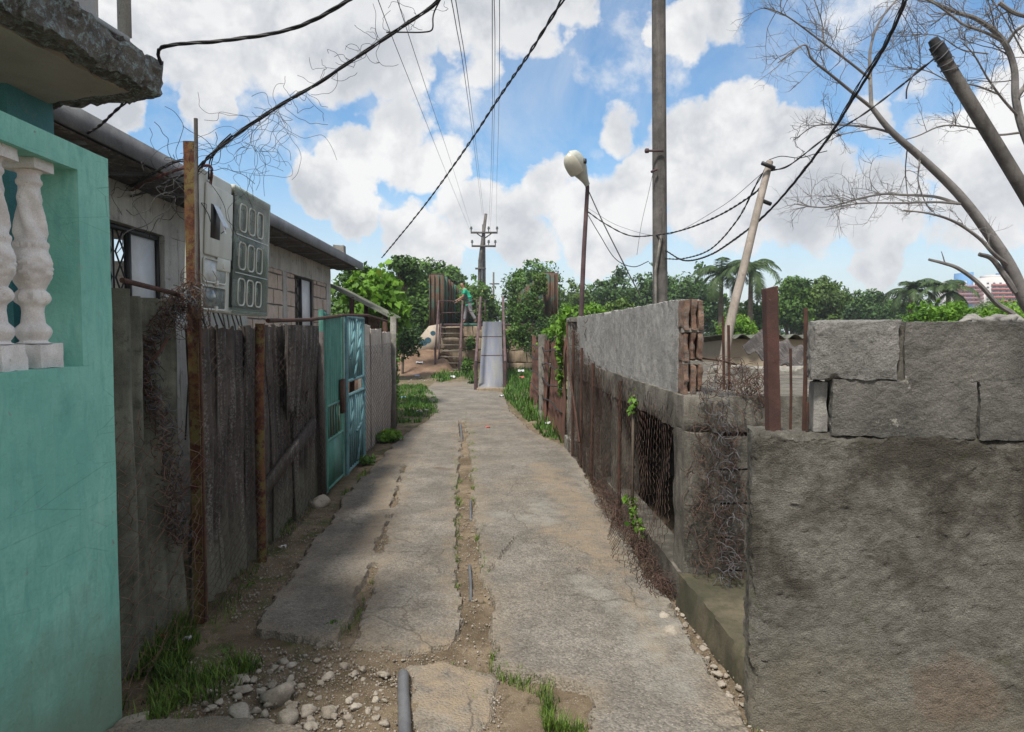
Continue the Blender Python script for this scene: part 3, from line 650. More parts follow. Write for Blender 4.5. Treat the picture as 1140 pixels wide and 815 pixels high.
blades('grass', [([(225, 690), (290, 600), (310, 590), (262, 690), (250, 720)], 330, .06, .004), ([(300, 590), (345, 560), (352, 568), (315, 600)], 200, .07, .006), ([(380, 550), (408, 520), (412, 524), (385, 556)], 160, .05, .006),
                 ([(640, 505), (660, 540), (655, 545), (640, 520)], 120, .05, .006), ([(800, 800), (850, 800), (860, 830), (810, 830)], 90, .05, .004)], 'grass', 'sparse weeds and grass along the foot of the left fence', 8)
# ================================================================== porch on the left
PXW = -1.52           # outer face of the porch parapet
YE = 2.95             # its far end
def ZP(px, py, X): return P(px, py, X=X).z
porch = thing('porch', 'teal painted porch with white turned balusters and a crumbling balcony slab above', 'porch', (PXW - .1, YE - .5, 0))
zt, zb, zo = 2.29, 1.475, 2.20
T = .16
mb = MB()
mb.rbx(PXW - T, PXW, .9, YE, 0, zb, res=.035, amp=.0025, sc=6, seed=1, chip=.0012)
mb.rbx(PXW - T, PXW, .9, YE, zo, zt, res=.035, amp=.0025, sc=6, seed=1, chip=.0012)
mb.rbx(PXW - T, PXW, 2.735, YE, zb, zo, res=.035, amp=.0025, sc=6, seed=1, chip=.0)
mb.build('parapet', M['teal'], porch, smooth=True)
prof = [(.062, 0), (.062, .02), (.060, .085), (.056, .09), (.040, .095), (.052, .115), (.057, .13), (.052, .145), (.038, .16), (.034, .20), (.036, .22), (.050, .235), (.053, .25), (.048, .27), (.040, .28),
        (.050, .30), (.062, .325), (.066, .355), (.064, .385), (.056, .41), (.050, .425), (.053, .435), (.053, .445), (.047, .455), (.044, .50), (.039, .57), (.034, .63), (.033, .645), (.040, .655), (.041, .665), (.034, .675), (.034, .69), (.045, .70)]
def baluster(y):
    mbb = MB(); c = Vector((PXW - .085, y, zb)); n = 32; o = 0
    s_ = (zo - zb) / .74; body = [p_ for p_ in prof if p_[1] > .088]
    # square plinth and square cap with softened corners, turned body with spiral flutes and an acanthus bulb
    for (z0, z1, hw) in ((0, .088, .063), (.70, .742, .058)):
        mbb.rough([(c.x - hw, c.y - hw, c.z + z0 * s_), (c.x + hw, c.y - hw, c.z + z0 * s_), (c.x + hw, c.y + hw, c.z + z0 * s_), (c.x - hw, c.y + hw, c.z + z0 * s_),
                   (c.x - hw, c.y - hw, c.z + z1 * s_), (c.x + hw, c.y - hw, c.z + z1 * s_), (c.x + hw, c.y + hw, c.z + z1 * s_), (c.x - hw, c.y + hw, c.z + z1 * s_)], res=.012, amp=.0015, sc=30, seed=int(y * 100), chip=.012)
    zz = np.linspace(.088, .70, 110); rr = np.interp(zz, [p_[1] for p_ in body], [p_[0] for p_ in body]); vs = []
    for r, z_ in zip(rr, zz):
        for k_ in range(n):
            a = 2 * math.pi * k_ / n; q_ = r
            if .455 < z_ < .63: q_ += .0085 * math.cos(4 * a + z_ * 34) * min(1, (z_ - .455) * 40, (.63 - z_) * 40)
            if .29 < z_ < .42: q_ += .011 * math.cos(5 * a + .6) * (.6 + .4 * math.cos(z_ * 150)) * math.sin((z_ - .29) / .13 * math.pi) + .004 * math.sin(16 * a + z_ * 190) * math.sin((z_ - .29) / .13 * math.pi)
            if .225 < z_ < .28: q_ += .009 * math.cos(7 * a) * math.sin((z_ - .225) / .055 * math.pi)
            if .42 <= z_ < .45: q_ += .003 * math.cos(16 * a)
            if .10 < z_ < .15: q_ += .0015 * math.cos(12 * a)
            vs.append((c.x + q_ * math.cos(a), c.y + q_ * math.sin(a), c.z + z_ * s_))
    o = len(mbb.v); mbb.v += vs
    mbb.f += [(o + i * n + k_, o + i * n + (k_ + 1) % n, o + (i + 1) * n + (k_ + 1) % n, o + (i + 1) * n + k_) for i in range(109) for k_ in range(n)]
    return mbb.build('baluster', M['baluster'], porch, smooth=True)
for y in (2.585, 2.385, 2.185, 1.985): baluster(y)
# set back column carrying the slab, and the slab itself
mb = MB(); 
c0, c1 = P(0, 140, Z=2.3), P(70, 137, Z=2.45)
mb.rbx(-2.25, -1.905, 2.95, 3.25, 1.4, 2.60, res=.03, amp=.004, sc=8, seed=4, chip=.02)
mb.build('column', M['teal_blue'], porch, smooth=True)
zs0, zs1 = 2.60, 2.735
A = P(186, 107, Z=zs0); B = P(0, 3, Z=zs0); C_ = P(70, 122, Z=zs0)
e1 = (B - A) * 2.2; e2 = (C_ - A) * 4.5
mb = MB(); D0 = A + e1; D1 = A + e2; D2 = A + e1 + e2
mb.rough([D0, A, D1, D2] + [p_ + Vector((0, 0, zs1 - zs0)) for p_ in (D0, A, D1, D2)], res=.02, amp=.016, sc=14, seed=6, chip=.05, sc2=46)
slab = mb.build('balcony_slab', M['slab'], porch, smooth=True)
mb = MB()     # soffit coat of old plaster under the slab, inset from the broken rim
i0 = .16; u1 = e1.normalized(); u2 = e2.normalized()
a, b_ = A + u1 * .12 + u2 * .10, A + u1 * (e1.length - .05) + u2 * .13
c_, d_ = A + u1 * (e1.length - .05) + u2 * (e2.length - .1), A + u1 * .09 + u2 * (e2.length - .1)
top = [b_, a, d_, c_]; dz = Vector((0, 0, -.012))
mb.rough([p_ + dz * 1.2 for p_ in top] + [p_ + Vector((0, 0, .02)) for p_ in top], res=.04, amp=.004, sc=7, seed=9, chip=.03)
mb.build('soffit_plaster', M['soffit'], slab, smooth=True)
mb = MB(); mb.box(-4.2, -4.05, 1.0, 3.3, 0, 2.6); mb.box(-4.2, -2.9, 3.15, 3.25, 0, 2.6); mb.build('back_wall', M['conc_dark'], porch)
mb = MB(); mb.box(-4.1, PXW - T, .9, 3.1, 0, .25); mb.build('porch_floor', M['conc'], porch)
# fenced corner of the balcony: angle-iron rail on stub posts with grey board panels
rail = thing('balcony_railing', 'pale metal angle frame with grey boards standing on the broken balcony slab', 'railing', A + Vector((0, 0, .135)))
p0 = A + u1 * .10 + u2 * .14 + Vector((0, 0, .135)); up = Vector((0, 0, 1))
Lr = 1.5
def bar(mb_, a_, b2, wd, ht):
    a_, b2 = Vector(a_), Vector(b2); dr = (b2 - a_).normalized(); sd_ = dr.cross(up)
    if sd_.length < .1: sd_ = u2.copy()
    sd_.normalize(); nn = dr.cross(sd_).normalized(); q_ = []
    for e_ in (a_, b2):
        q_ += [e_ - sd_ * wd / 2 - nn * ht / 2, e_ + sd_ * wd / 2 - nn * ht / 2, e_ + sd_ * wd / 2 + nn * ht / 2, e_ - sd_ * wd / 2 + nn * ht / 2]
    mb_.hexa(q_)
mrail = surf('rail_metal', (.26, .27, .26), (.38, .38, .36), (.16, .11, .08), s1=5, s2=20, bd=.001, rough=.5)
mb = MB(); bar(mb, p0 + up * .075, p0 + u1 * Lr + up * .075, .045, .02); bar(mb, p0 + up * .055 + u2 * .02, p0 + u1 * Lr + up * .055 + u2 * .02, .006, .05); mb.build('bottom_rail', mrail, rail)
mb = MB(); bar(mb, p0 + up * .087, p0 + up * 1.0, .04, .035); mb.build('corner_post', mrail, rail)
for k in (.02, .5, 1.1):
    mb = MB(); mb.rbox(p0 + u1 * (k + .04) + up * .025, .07, .05, .075, rz=math.atan2(u1.y, u1.x)); mb.build('foot', M['dark_steel'], rail)
mb = MB(); bar(mb, p0 + u1 * .17 + up * .09, p0 + u1 * .17 + up * 1.0, .003, .012); 
q0 = p0 + u1 * .16 + up * .087; mb.prism([q0, q0 + u1 * 1.2, q0 + u1 * 1.2 + up * .9, q0 + up * .9], u2 * .012); mb.build('board_panel', M['white'], rail)

# ================================================================== long low block house
HX = -2.62
house = thing('block_house', 'long low grey block house with sheet roof behind the left fence', 'house', (HX - 1.5, 7.5, 0))
mb = MB(); y0, y1 = 3.35, 12.0
W1 = (5.02, 5.92, 1.62, 2.37); W2 = (9.85, 10.9, 1.55, 2.39)
def seg(ya, yb, za, zb_, sd=0, m_=None, res=.06, amp=.008):
    (m_ or mb).rbx(HX - .15, HX, ya, yb, za, zb_, res=res, amp=amp, sc=7, seed=sd, chip=.012)
seg(y0, y1, 2.38, 2.72, 1); seg(y0, W1[0], 0, 2.382, 2); seg(W1[1], W1[1] + .25, 0, 2.382, 3); seg(W1[0], W1[1], 0, W1[2], 4)
seg(W1[1] + .25, 7.9, 0, 2.38, 9)
seg(9.25, 9.45, 0, 2.384, 5); seg(W2[0], W2[1], 0, W2[2], 6); seg(11.7, y1, 0, 2.384, 8)
mb.box(HX - 4, HX - .15, y1 - .15, y1, 0, 2.75); mb.box(HX - 4, HX - .15, y0, y0 + .15, 0, 2.75)
mb.build('wall', M['wall_house'], house, smooth=True)
mb = MB(); rs = random.Random(3)
def courses(ya, yb, za, zb_, bl=.39, bh=.19, x=HX - .01):
    z_ = za; k_ = 0
    while z_ < zb_ - .02:
        y_ = ya - (bl / 2 if k_ % 2 else 0)
        while y_ < yb - .03:
            a_, b2 = max(y_, ya), min(y_ + bl - .014, yb)
            if b2 - a_ > .04: mb.rbx(x - .13, x + rs.uniform(-.006, .006), a_, b2, z_, min(z_ + bh - .014, zb_), res=.06, amp=.004, sc=9, seed=rs.randint(0, 999), chip=.012)
            y_ += bl
        z_ += bh; k_ += 1
for cc_ in ((7.9, 9.25), (9.45, W2[0]), (W2[1], 11.7)):
    mb = MB(); courses(cc_[0], cc_[1], 1.0, 2.38); mb.build('exposed_blockwork', M['pinkblock'], house, smooth=True)
mb = MB()
for a_, b2 in ((7.9, 9.25), (9.45, W2[0]), (W2[1], 11.7)): mb.box(HX - .12, HX - .025, a_, b2, 0, 2.385)
mb.build('mortar_bed', M['mortar'], house)
# roof: corrugated sheets on a slight fall, dark eaves
mb = MB(); rx0, rx1 = -2.22, -6.4
def corr(mb_, P0, du, dv, nu, nv, wl, amp, th=.006, jag=None, warp=0, seed=0, nrm=None):
    """corrugated sheet: du across the waves, dv along them"""
    P0, du, dv = Vector(P0), Vector(du), Vector(dv); n_ = (nrm or du.cross(dv)).normalized(); L = du.length; fr = []; bk = []
    us = np.linspace(0, 1, nu); vsx = np.linspace(0, 1, nv)
    pts = []
    for u in us:
        for v in vsx:
            vv = v
            if jag is not None: vv = v * jag(u)
            p_ = P0 + du * u + dv * vv + n_ * (amp * math.cos(2 * math.pi * u * L / wl)); pts.append(p_)
    A_ = np.array([tuple(p_) for p_ in pts])
    if warp: A_ += np.array(n_) * (fbm(A_, 1.3, seed, 3) * warp)[:, None]
    o = len(mb_.v); N_ = len(A_)
    mb_.v += [tuple(p_) for p_ in A_] + [tuple(p_) for p_ in A_ - np.array(n_) * th]
    for i in range(nu - 1):
        for j_ in range(nv - 1):
            a_ = o + i * nv + j_; q_ = (a_, a_ + nv, a_ + nv + 1, a_ + 1); mb_.f.append(q_); mb_.f.append(tuple(x + N_ for x in q_[::-1]))
    for i in range(nu - 1):
        for j_ in (0, nv - 1):
            a_ = o + i * nv + j_; mb_.f.append((a_, a_ + nv, a_ + nv + N_, a_ + N_) if j_ else (a_ + nv, a_, a_ + N_, a_ + nv + N_))
    for j_ in range(nv - 1):
        for i in (0, nu - 1):
            a_ = o + i * nv + j_; mb_.f.append((a_, a_ + 1, a_ + 1 + N_, a_ + N_))
corr(mb, (rx0, 3.0, 2.765), (0, 9.6, 0), (rx1 - rx0, 0, .45), 420, 8, .13, .018, .008, warp=.02)
mb.build('roof', M['roof'], house, smooth=True)
mb = MB(); mb.box(-2.215, -2.19, 3.05, 12.62, 2.675, 2.80); 
for k in range(12): mb.box(HX - .2, -2.262, 3.3 + k * .8, 3.37 + k * .8, 2.655, 2.735)
mb.build('eave_board', M['roof'], house)
mb = MB(); corr(mb, (-2.217, 3.02, 2.668), (0, 9.5, 0), (-.40, 0, -.0), 8, 6, 9, .0, .004); mb.build('eave_soffit', M['fcem_black'], house)
mb = MB(); mb.rbx(-2.55, -2.38, 11.9, 12.1, 2.70, 3.03, res=.05, amp=.01, sc=9, seed=3); mb.build('chimney', M['conc'], house, smooth=True)
def window(W, split, leaf):
    y0_, y1_, z0_, z1_ = W; x = HX - .06
    fr = MB(); 
    for a_ in (y0_, y0_ + split * (y1_ - y0_), y1_ - .035): fr.box(x - .02, x + .02, a_, a_ + .035, z0_, z1_)
    fr.box(x - .021, x + .021, y0_, y1_, z1_ - .035, z1_ + .001); fr.box(x - .021, x + .021, y0_, y1_, z0_, z0_ + .03)
    f_ = fr.build('window', M['black_iron'], house)
    mbp = MB(); ym = y0_ + split * (y1_ - y0_); mbp.box(x - .012, x - .002, ym + .036, y1_ - .036, z0_ + .03, z1_ - .036); mbp.build('white_shutter', M['white'], f_)
    mbp = MB(); mbp.box(x - .10, x - .085, y0_ + .036, ym - .002, z0_ + .03, z1_ - .036); mbp.build('pane', M['white'] if leaf else M['white'], f_)
    g = MB(); n_ = 3; wd = (ym - y0_ - .035) / 2
    for k_ in range(2):
        yc = y0_ + .035 + wd * k_; pts = []
        for s_ in (0, 1):
            pl_ = [(x, yc + wd * (.15 + .7 * (j_ % 2 if s_ else 1 - j_ % 2)), z0_ + (z1_ - z0_) * j_ / 4) for j_ in range(5)]; g.tube(pl_, .007, 5)
    for k_ in range(3): g.tube([(x, y0_ + .035 + wd * k_, z0_), (x, y0_ + .035 + wd * k_, z1_)], .007, 5)
    g.build('grille', M['black_iron'], f_)
window(W1, .45, 1); window(W2, .42, 0)
mb = MB(); mb.box(HX - 3.9, HX - .4, 3.6, 11.8, 0, .05); mb.build('house_floor', M['conc'], house)
# small lean-to past the house end
lean = thing('lean_to', 'small leaning sheet roof on posts past the end of the block house', 'shed', (-2.3, 12.8, 0))
mb = MB(); corr(mb, (-2.75, 12.25, 2.42), (0, 1.6, 0), (1.05, 0, -.55), 60, 6, .16, .02); mb.build('roof', M['fcem'], lean, smooth=True)
for a_ in ((-2.35, 12.3), (-1.8, 12.35), (-2.35, 13.7), (-1.8, 13.7)):
    mb = MB(); mb.tube([(a_[0], a_[1], 0), (a_[0] + .02, a_[1], 2.20 if a_[0] < -2 else 1.9)], .045, 7); mb.build('post', M['rust'], lean)
mb = MB(); mb.rbx(-2.9, -2.1, 13.85, 13.95, 0, 1.9, res=.1, amp=.01, sc=5, seed=3); mb.build('back_wall', M['brick_red'], lean, smooth=True)
# ================================================================== posts, fence and gates on the left
FX = -1.62
def post(name, pts, r, mat, label, n=8, cat='post', group=None, sm=True):
    mbp = MB(); mbp.tube(pts, r, n); return tag(mbp.build(name, M[mat], smooth=sm), label, cat, group)
pb = P(224, 690, Z=0); Yp = pb.y
ptop = P(212, 158, Y=Yp)
mb = MB(); hw = .028
lowp = [(pb.x - hw, Yp - hw, -.05), (pb.x + hw, Yp - hw, -.05), (pb.x + hw, Yp + hw, -.05), (pb.x - hw, Yp + hw, -.05)]
mb.rough(lowp + [(x - pb.x + ptop.x, y, ptop.z) for x, y, z in lowp], res=.02, amp=.002, sc=20, seed=3, chip=.004)
gp = mb.build('metal_post', M['rust_olive'], smooth=True); tag(gp, 'tall square rusty post with old olive paint carrying the meter cabinet', 'post')
a = P(218, 132, Y=Yp - .02); b2 = P(221, 560, Y=Yp - .03)
post('conduit', [a, P(219, 250, Y=Yp - .03), P(219, 350, Y=Yp - .05)], .011, 'wood_pole', 'thin grey pipe strapped upright to the rusty cabinet post', cat='pipe')
post('rod', [P(222, 355, Y=Yp - .08), P(226, 520, Y=Yp - .07), P(229, 692, Y=Yp - .05)], .007, 'rust', 'thin rusty rod hanging down the side of the rusty cabinet post', 6, cat='rod')
q1, q2 = P(293, 358, X=FX + .03), P(285, 600, X=FX + .03); q1.y = q2.y = 4.98
post('metal_post', [(FX + .03, 5.0, 0), (FX + .035, 4.98, 1.1), (FX + .05, 4.98, 1.66)], .032, 'rust_olive', 'round rusty pipe post halfway along the dark sheet fence', 10)
post('top_rail', [P(136, 312, X=FX + .06), P(204, 329, Y=Yp - .045)], .012, 'rust', 'rusty pipe running level from the porch to the square post', 8, cat='rail')
pts = [P(298, 357, X=FX + .05), P(345, 356, X=FX + .05), P(382, 351, X=FX + .05), P(410, 351, X=FX + .05), P(432, 358, X=FX + .04)]
post('top_rail', pts, .016, 'rust', 'thin rusty pipe along the top of the dark fence and gates', 8, cat='rail')
# sheet fence: near olive sheets, tarred sheets, pale sheets
def sheet(par, name, ya, yb, zt_, mat, amp=.022, wl=.15, x=FX - .03, zb_=0.0, jagf=None, warp=.03, seed=0, tilt=0, lean=0):
    mbs = MB(); nu = max(8, int((yb - ya) / wl * 12)); corr(mbs, (x, ya, zb_), (lean, yb - ya, 0), (tilt, 0, zt_ - zb_), nu, 24, wl, amp, .007, jagf, warp, seed, nrm=Vector((1, 0, 0)))
    return mbs.build(name, M[mat], par, smooth=True)
fence = thing('sheet_fence', 'mossy grey wavy fibre cement fence between porch and square post', 'fence', (FX, 3.5, 0))
sheet(fence, 'sheet', 2.98, 3.42, 1.80, 'fcem', amp=.04, wl=.19, seed=2, x=FX - .06)
sheet(fence, 'sheet', 3.36, 3.98, 1.775, 'fcem', amp=.04, wl=.19, seed=3, x=FX - .09, tilt=-.02)
fence = thing('sheet_fence', 'black stained wavy sheet fence, ragged and broken, in the middle of the left side', 'fence', (FX, 5.5, 0))
rr_ = random.Random(4)
def jg(seed, base_=.98, amp=.03):
    tb = [base_ + amp * (random.Random(seed * 77 + i).random() - .6) for i in range(40)]
    return lambda u: tb[int(u * 17)] * (1 - (u * 17) % 1) + tb[int(u * 17) + 1] * ((u * 17) % 1)
yy = 3.99
for k, (wdt, zt_, tl) in enumerate([(.42, 1.66, .0), (.5, 1.67, .02), (.55, 1.68, -.02), (.6, 1.69, 0), (.62, 1.67, .02), (.62, 1.63, .0)]):
    sheet(fence, 'sheet', yy, yy + wdt + .05, zt_, 'fcem_black', seed=20 + k, jagf=jg(k), tilt=tl, x=FX - .05 - .012 * (k % 2), warp=.05); yy += wdt
# broken outer layer over the last stretch, and a loose plank across it
def brk(u): return 1.0 
mbs = MB(); 
corr(mbs, (FX - .012, 5.72, .80), (0, 1.05, 0), (.03, 0, .86), 60, 20, .17, .022, .007, None, .04, 8, nrm=Vector((1, 0, 0)))
mbs.v = [((x), y, z if z > (.95 + .5 * max(0, (y - 6.2)) + .09 * math.sin(y * 23) + .05 * math.sin(y * 61)) else (.95 + .5 * max(0, (y - 6.2)) + .09 * math.sin(y * 23) + .05 * math.sin(y * 61)) + (z - .8) * .02) for x, y, z in mbs.v]
mbs.build('torn_upper_sheet', M['fcem_black'], fence, smooth=True)
mb = MB(); a_, b3 = P(292, 548, X=FX + .0), P(350, 470, X=FX + .0)
mb.rbox((a_ + b3) / 2, .03, (b3 - a_).length, .11, rx=math.atan2(b3.z - a_.z, b3.y - a_.y)); mb.build('loose_plank', M['fcem_black'], fence)
mb = MB(); mb.rbox((FX + .005, 6.95, .8), .05, .07, 1.62, rx=.03); mb.build('stake', M['wood_pole'], fence)
fence2 = thing('sheet_fence', 'pale ribbed sheet fence behind wire netting beyond the gates', 'fence', (FX, 10.8, 0))
for k, (ya, yb, zt_) in enumerate([(9.06, 10.0, 1.72), (9.97, 11.0, 1.67), (10.95, 11.9, 1.62)]):
    sheet(fence2, 'sheet', ya, yb, zt_, 'fcem_pale', amp=.022, wl=.16, seed=k + 40, x=FX - .03, jagf=jg(k + 9, .99, .02))
mb = MB(); mb.tube([(FX + .02, 11.95, 0), (FX + .03, 11.95, 1.86)], .05, 8); mb.build('end_post', M['conc'], fence2)
# teal sheet door
gate = thing('sheet_gate', 'teal painted sheet metal gate with an open middle', 'gate', (FX + .02, 7.5, 0))
y0_, y1_ = 7.05, 7.84
mb = MB(); corr(mb, (FX + .02, y0_ + .03, .88), (0, y1_ - y0_ - .06, 0), (0, 0, .90), 90, 4, .1, .006, .002, nrm=Vector((1, 0, 0))); mb.build('upper_panel', M['teal_gate'], gate, smooth=True)
mb = MB(); mb.box(FX + .018, FX + .024, y0_ + .03, y1_ - .03, .06, .52); mb.build('lower_panel', M['teal_gate'], gate)
mb = MB()
for y_ in (y0_, y1_): mb.tube([(FX + .02, y_, .03), (FX + .02, y_, 1.80)], .02, 8)
for z_ in (.05, .53, .87): mb.tube([(FX + .02, y0_, z_), (FX + .02, y1_, z_)], .015, 6)
mb.build('frame', M['teal_gate'], gate, smooth=True)
for k in range(5):
    y_ = y0_ + .12 + k * .13; mb = MB(); mb.tube([(FX + .02, y_, .53), (FX + .02, y_, .87)], .008, 5); mb.build('bar', M['teal_gate'], gate)
mb = MB(); mb.rbox((FX + .05, y1_ - .12, .92), .03, .16, .36); mb.build('latch_plate', M['rust'], gate)
gate = thing('barred_gate', 'pale blue barred gate with slanting rods beside the teal sheet gate', 'gate', (FX + .05, 9.0, 0))
y0_, y1_ = 7.92, 8.98
mb = MB()
for y_ in (y0_, y1_): mb.tube([(FX + .05, y_, .03), (FX + .05, y_, 1.78)], .022, 8)
for z_ in (.06, .90, 1.06, 1.77): mb.tube([(FX + .05, y0_, z_), (FX + .05, y1_, z_)], .018, 6)
mb.build('frame', M['blue_bar'], gate, smooth=True)
for k in range(8):
    y_ = y0_ + .11 + k * .12; mb = MB(); mb.tube([(FX + .05, y_, .06), (FX + .05, y_, .90)], .011, 5); mb.tube([(FX + .05, y_, 1.06), (FX + .05, y_, 1.77)], .011, 5); mb.build('bar', M['blue_bar'], gate)
for (ya, za, yb, zb_) in ((8.05, 1.3, 8.4, 1.75), (8.3, 1.08, 8.8, 1.7), (8.45, .1, 8.9, .85), (8.0, .45, 8.3, .88), (8.4, .45, 8.7, .52)):
    mb = MB(); mb.tube([(FX + .07, ya, za), (FX + .075, yb, zb_)], .016, 6); mb.build('slanting_rod', M['blue_bar'], gate)
mb = MB(); mb.rbx(FX - .55, FX - .45, 7.0, 9.9, 0, .75, res=.06, amp=.02, sc=6, seed=9); o = mb.build('rubble_wall', M['stoneblock'], smooth=True); tag(o, 'low rough stone wall seen through the open gates', 'wall')
post('gate_post', [(FX, 6.99, 0), (FX, 6.99, 1.82)], .028, 'teal_gate', 'slim teal gate post standing above the dark fence', 8)
# ------------------------------------------------------------------ wire netting
def netting(fn, nu, nv, r, seed=0, drop=None):
    """chain link: wire i zigzags; fn(u,v) gives the point, u,v in cells"""
    mbn = MB()
    for i in range(nu):
        pl = []
        for j_ in range(nv + 1):
            sgn = 1 if (i + j_) % 2 else -1
            if drop and drop(i, j_):
                if len(pl) > 1: mbn.tube(pl, r, 3, False)
                pl = []; continue
            pl.append(fn(i + .5 * sgn * 1.04, j_ * .5, sgn))
        if len(pl) > 1: mbn.tube(pl, r, 3, False)
    return mbn
def nz(a, b_, s): return 1.5 * MN.noise(Vector((a * 1.01 + 3.3, b_ * 1.01 + s * 13.7, s * 7.37)))
cell = .062
def fnA(u, v, s):      # near stretch, torn loose and sagging
    y = 2.99 + u * cell; z = v * cell + .02
    sag = .25 * nz(u * .12, v * .15, 1) + .12
    top = 1.48 - .10 * math.sin(u * .5) ; z = min(z, 1.6)
    return Vector((FX + .06 + .05 * sag + .012 * s * .3 + .03 * nz(u * .5, v * .5, 5), y + .03 * nz(u * .3, v * .3, 2) + .04 * (v * cell) * nz(v * .2, 3, 6), z + .02 * nz(u * .4, v * .4, 3)))
mbn = netting(fnA, 15, 50, .0022, drop=lambda i, j_: j_ * .5 * cell > 1.42 - .25 * abs(math.sin(i * .9)) - .02 * i)
o = mbn.build('wire_netting', M['mesh_light']); tag(o, 'rusty chain link netting torn and sagging between porch and square post', 'netting')
def fnB(u, v, s):
    y = 4.02 + u * cell; z = v * cell + .0
    return Vector((FX + .045 + .03 * nz(u * .1, v * .12, 8) + .004 * s, y + .02 * nz(u * .3, v * .3, 9) + (1.5 - z) * .02 * nz(u * .1, 1, 2), z + .02 * nz(u * .35, v * .3, 4)))
mbn = netting(fnB, 47, 52, .0021, drop=lambda i, j_: (j_ * .5 * cell > 1.5 + .08 * math.sin(i * .7)) or nz(i * .22, j_ * .08, 21) > .58)
o = mbn.build('wire_netting', M['mesh_dark']); tag(o, 'dark chain link netting stretched over the black stained sheet fence', 'netting')
def fnC(u, v, s):
    return Vector((FX + .055 + .004 * s, 9.06 + u * .07, v * .07))
mbn = netting(fnC, 41, 41, .0020); o = mbn.build('wire_netting', M['wire_grey']); tag(o, 'grey chain link netting over the pale ribbed sheet fence', 'netting')
# bunched hooks of torn netting
def tangle(c, ext, n, r, seed, rad=(.015, .04), mat='rust_mesh', arc=(2.5, 4.8)):
    """loose hooks and curls of broken netting wire inside a slab of space"""
    mbt = MB(); q_ = random.Random(seed)
    for k_ in range(n):
        p_ = Vector(c) + Vector([(q_.random() + q_.random() - 1) * e for e in ext]) ; rr2 = q_.uniform(*rad); a0 = q_.uniform(0, 6.28); al = q_.uniform(*arc)
        ax = Vector((q_.gauss(0, 1), q_.gauss(0, .5), q_.gauss(0, .35))).normalized(); b1 = ax.orthogonal().normalized(); b2_ = ax.cross(b1)
        pl = [p_ + (b1 * math.cos(a0 + al * i / 7) + b2_ * math.sin(a0 + al * i / 7)) * rr2 * (1 + .15 * i / 7) + ax * .008 * i for i in range(8)]
        mbt.tube(pl, r, 3, False)
    return mbt
mbt = MB(); q_ = random.Random(3)
pth = [P(208, 325, Y=3.86), P(190, 345, Y=3.80), P(168, 375, Y=3.7), P(160, 420, Y=3.65), P(178, 470, Y=3.7), P(190, 540, Y=3.75), P(196, 600, Y=3.8)]
for i, p_ in enumerate(spline(pth, 7)):
    tt = tangle(p_, (.03, .07, .05), 13, .0023, i, (.012, .03)); mbt.add(tt.v, tt.f)
o = mbt.build('wire_tangle', M['rust_mesh']); tag(o, 'bunched rusty hooks of torn netting hanging left of the square post', 'wire')
mbt = MB()  # grey wire added to paint pale highlights onto the rusty bunch
for i, p_ in enumerate(spline(pth, 6)):
    tt = tangle(p_ + Vector((.03, 0, 0)), (.02, .05, .05), 5, .0024, 900 + i, (.012, .03)); mbt.add(tt.v, tt.f)
o = mbt.build('wire_tangle', M['wire_grey']); tag(o, 'grey twists added as highlights on the rusty netting left of the square post', 'wire')
mbt = tangle(P(214, 345, Y=3.90), (.08, .06, .22), 90, .0016, 77, (.02, .06)); o = mbt.build('wire_tangle', M['rust_mesh']); tag(o, 'rusty wire wound round the square post below the cabinet', 'wire')
mbt = MB(); mbt.tube(spline([P(152, 415, Y=3.6), P(175, 395, Y=3.65), P(186, 378, Y=3.7)], 4), .009, 6); o = mbt.build('rod', M['rust'], smooth=True); tag(o, 'short bent rusty rod caught in the torn netting near the porch', 'rod')
# ------------------------------------------------------------------ meter cabinet
cab = thing('meter_cabinet', 'large grey plastic electricity meter cabinet with clear doors on the square post', 'cabinet', Vector((-1.65, 4.66, 1.72)))
def cabp(u, v, w_=0):
    """u along the alley (m), v up, w out; the cabinet leans out a little at the top"""
    return Vector((-1.625 + .055 * v + w_, 4.05 + u - .03 * v, 1.73 + v))
def cbox(mb_, u0, u1_, v0, v1_, w0, w1):
    mb_.hexa([cabp(u0, v0, w0), cabp(u0, v0, w1), cabp(u1_, v0, w1), cabp(u1_, v0, w0), cabp(u0, v1_, w0), cabp(u0, v1_, w1), cabp(u1_, v1_, w1), cabp(u1_, v1_, w0)])
def bev(o, wd=.012, sg=3):
    md = o.modifiers.new('bevel', 'BEVEL'); md.width = wd; md.segments = sg; md.limit_method = 'ANGLE'; return o
CW, CH = 1.22, .77; ud = .50
mb = MB(); cbox(mb, 0, CW, 0, CH, -.075, -.035); bev(mb.build('back_box', M['greybox'], cab), .015)
mb = MB(); cbox(mb, ud + .02, CW + .02, CH - .02, CH + .016, -.06, .008); cbox(mb, ud + .02, CW + .02, -.016, .012, -.06, .008); cbox(mb, CW - .005, CW + .018, .0121, CH - .0201, -.06, .008); mb.build('tray_rim', M['greybox'], cab)
mb = MB(); cbox(mb, -.012, ud, -.012, CH + .012, -.034, .0); door = bev(mb.build('door', M['greybox'], cab), .014)
mb = MB(); cbox(mb, .07, ud - .02, .31, CH - .06, .001, .016); bev(mb.build('raised_panel', M['greybox'], door), .012)
mb = MB(); cbox(mb, .26, ud - .035, .235, .312, .001, .0165); bev(mb.build('latch_panel', M['greybox'], door), .008)
mg, t, b, pos = newmat('clear_plastic'); 
b.inputs['Base Color'].default_value = (.75, .8, .78, 1); b.inputs['Roughness'].default_value = .15
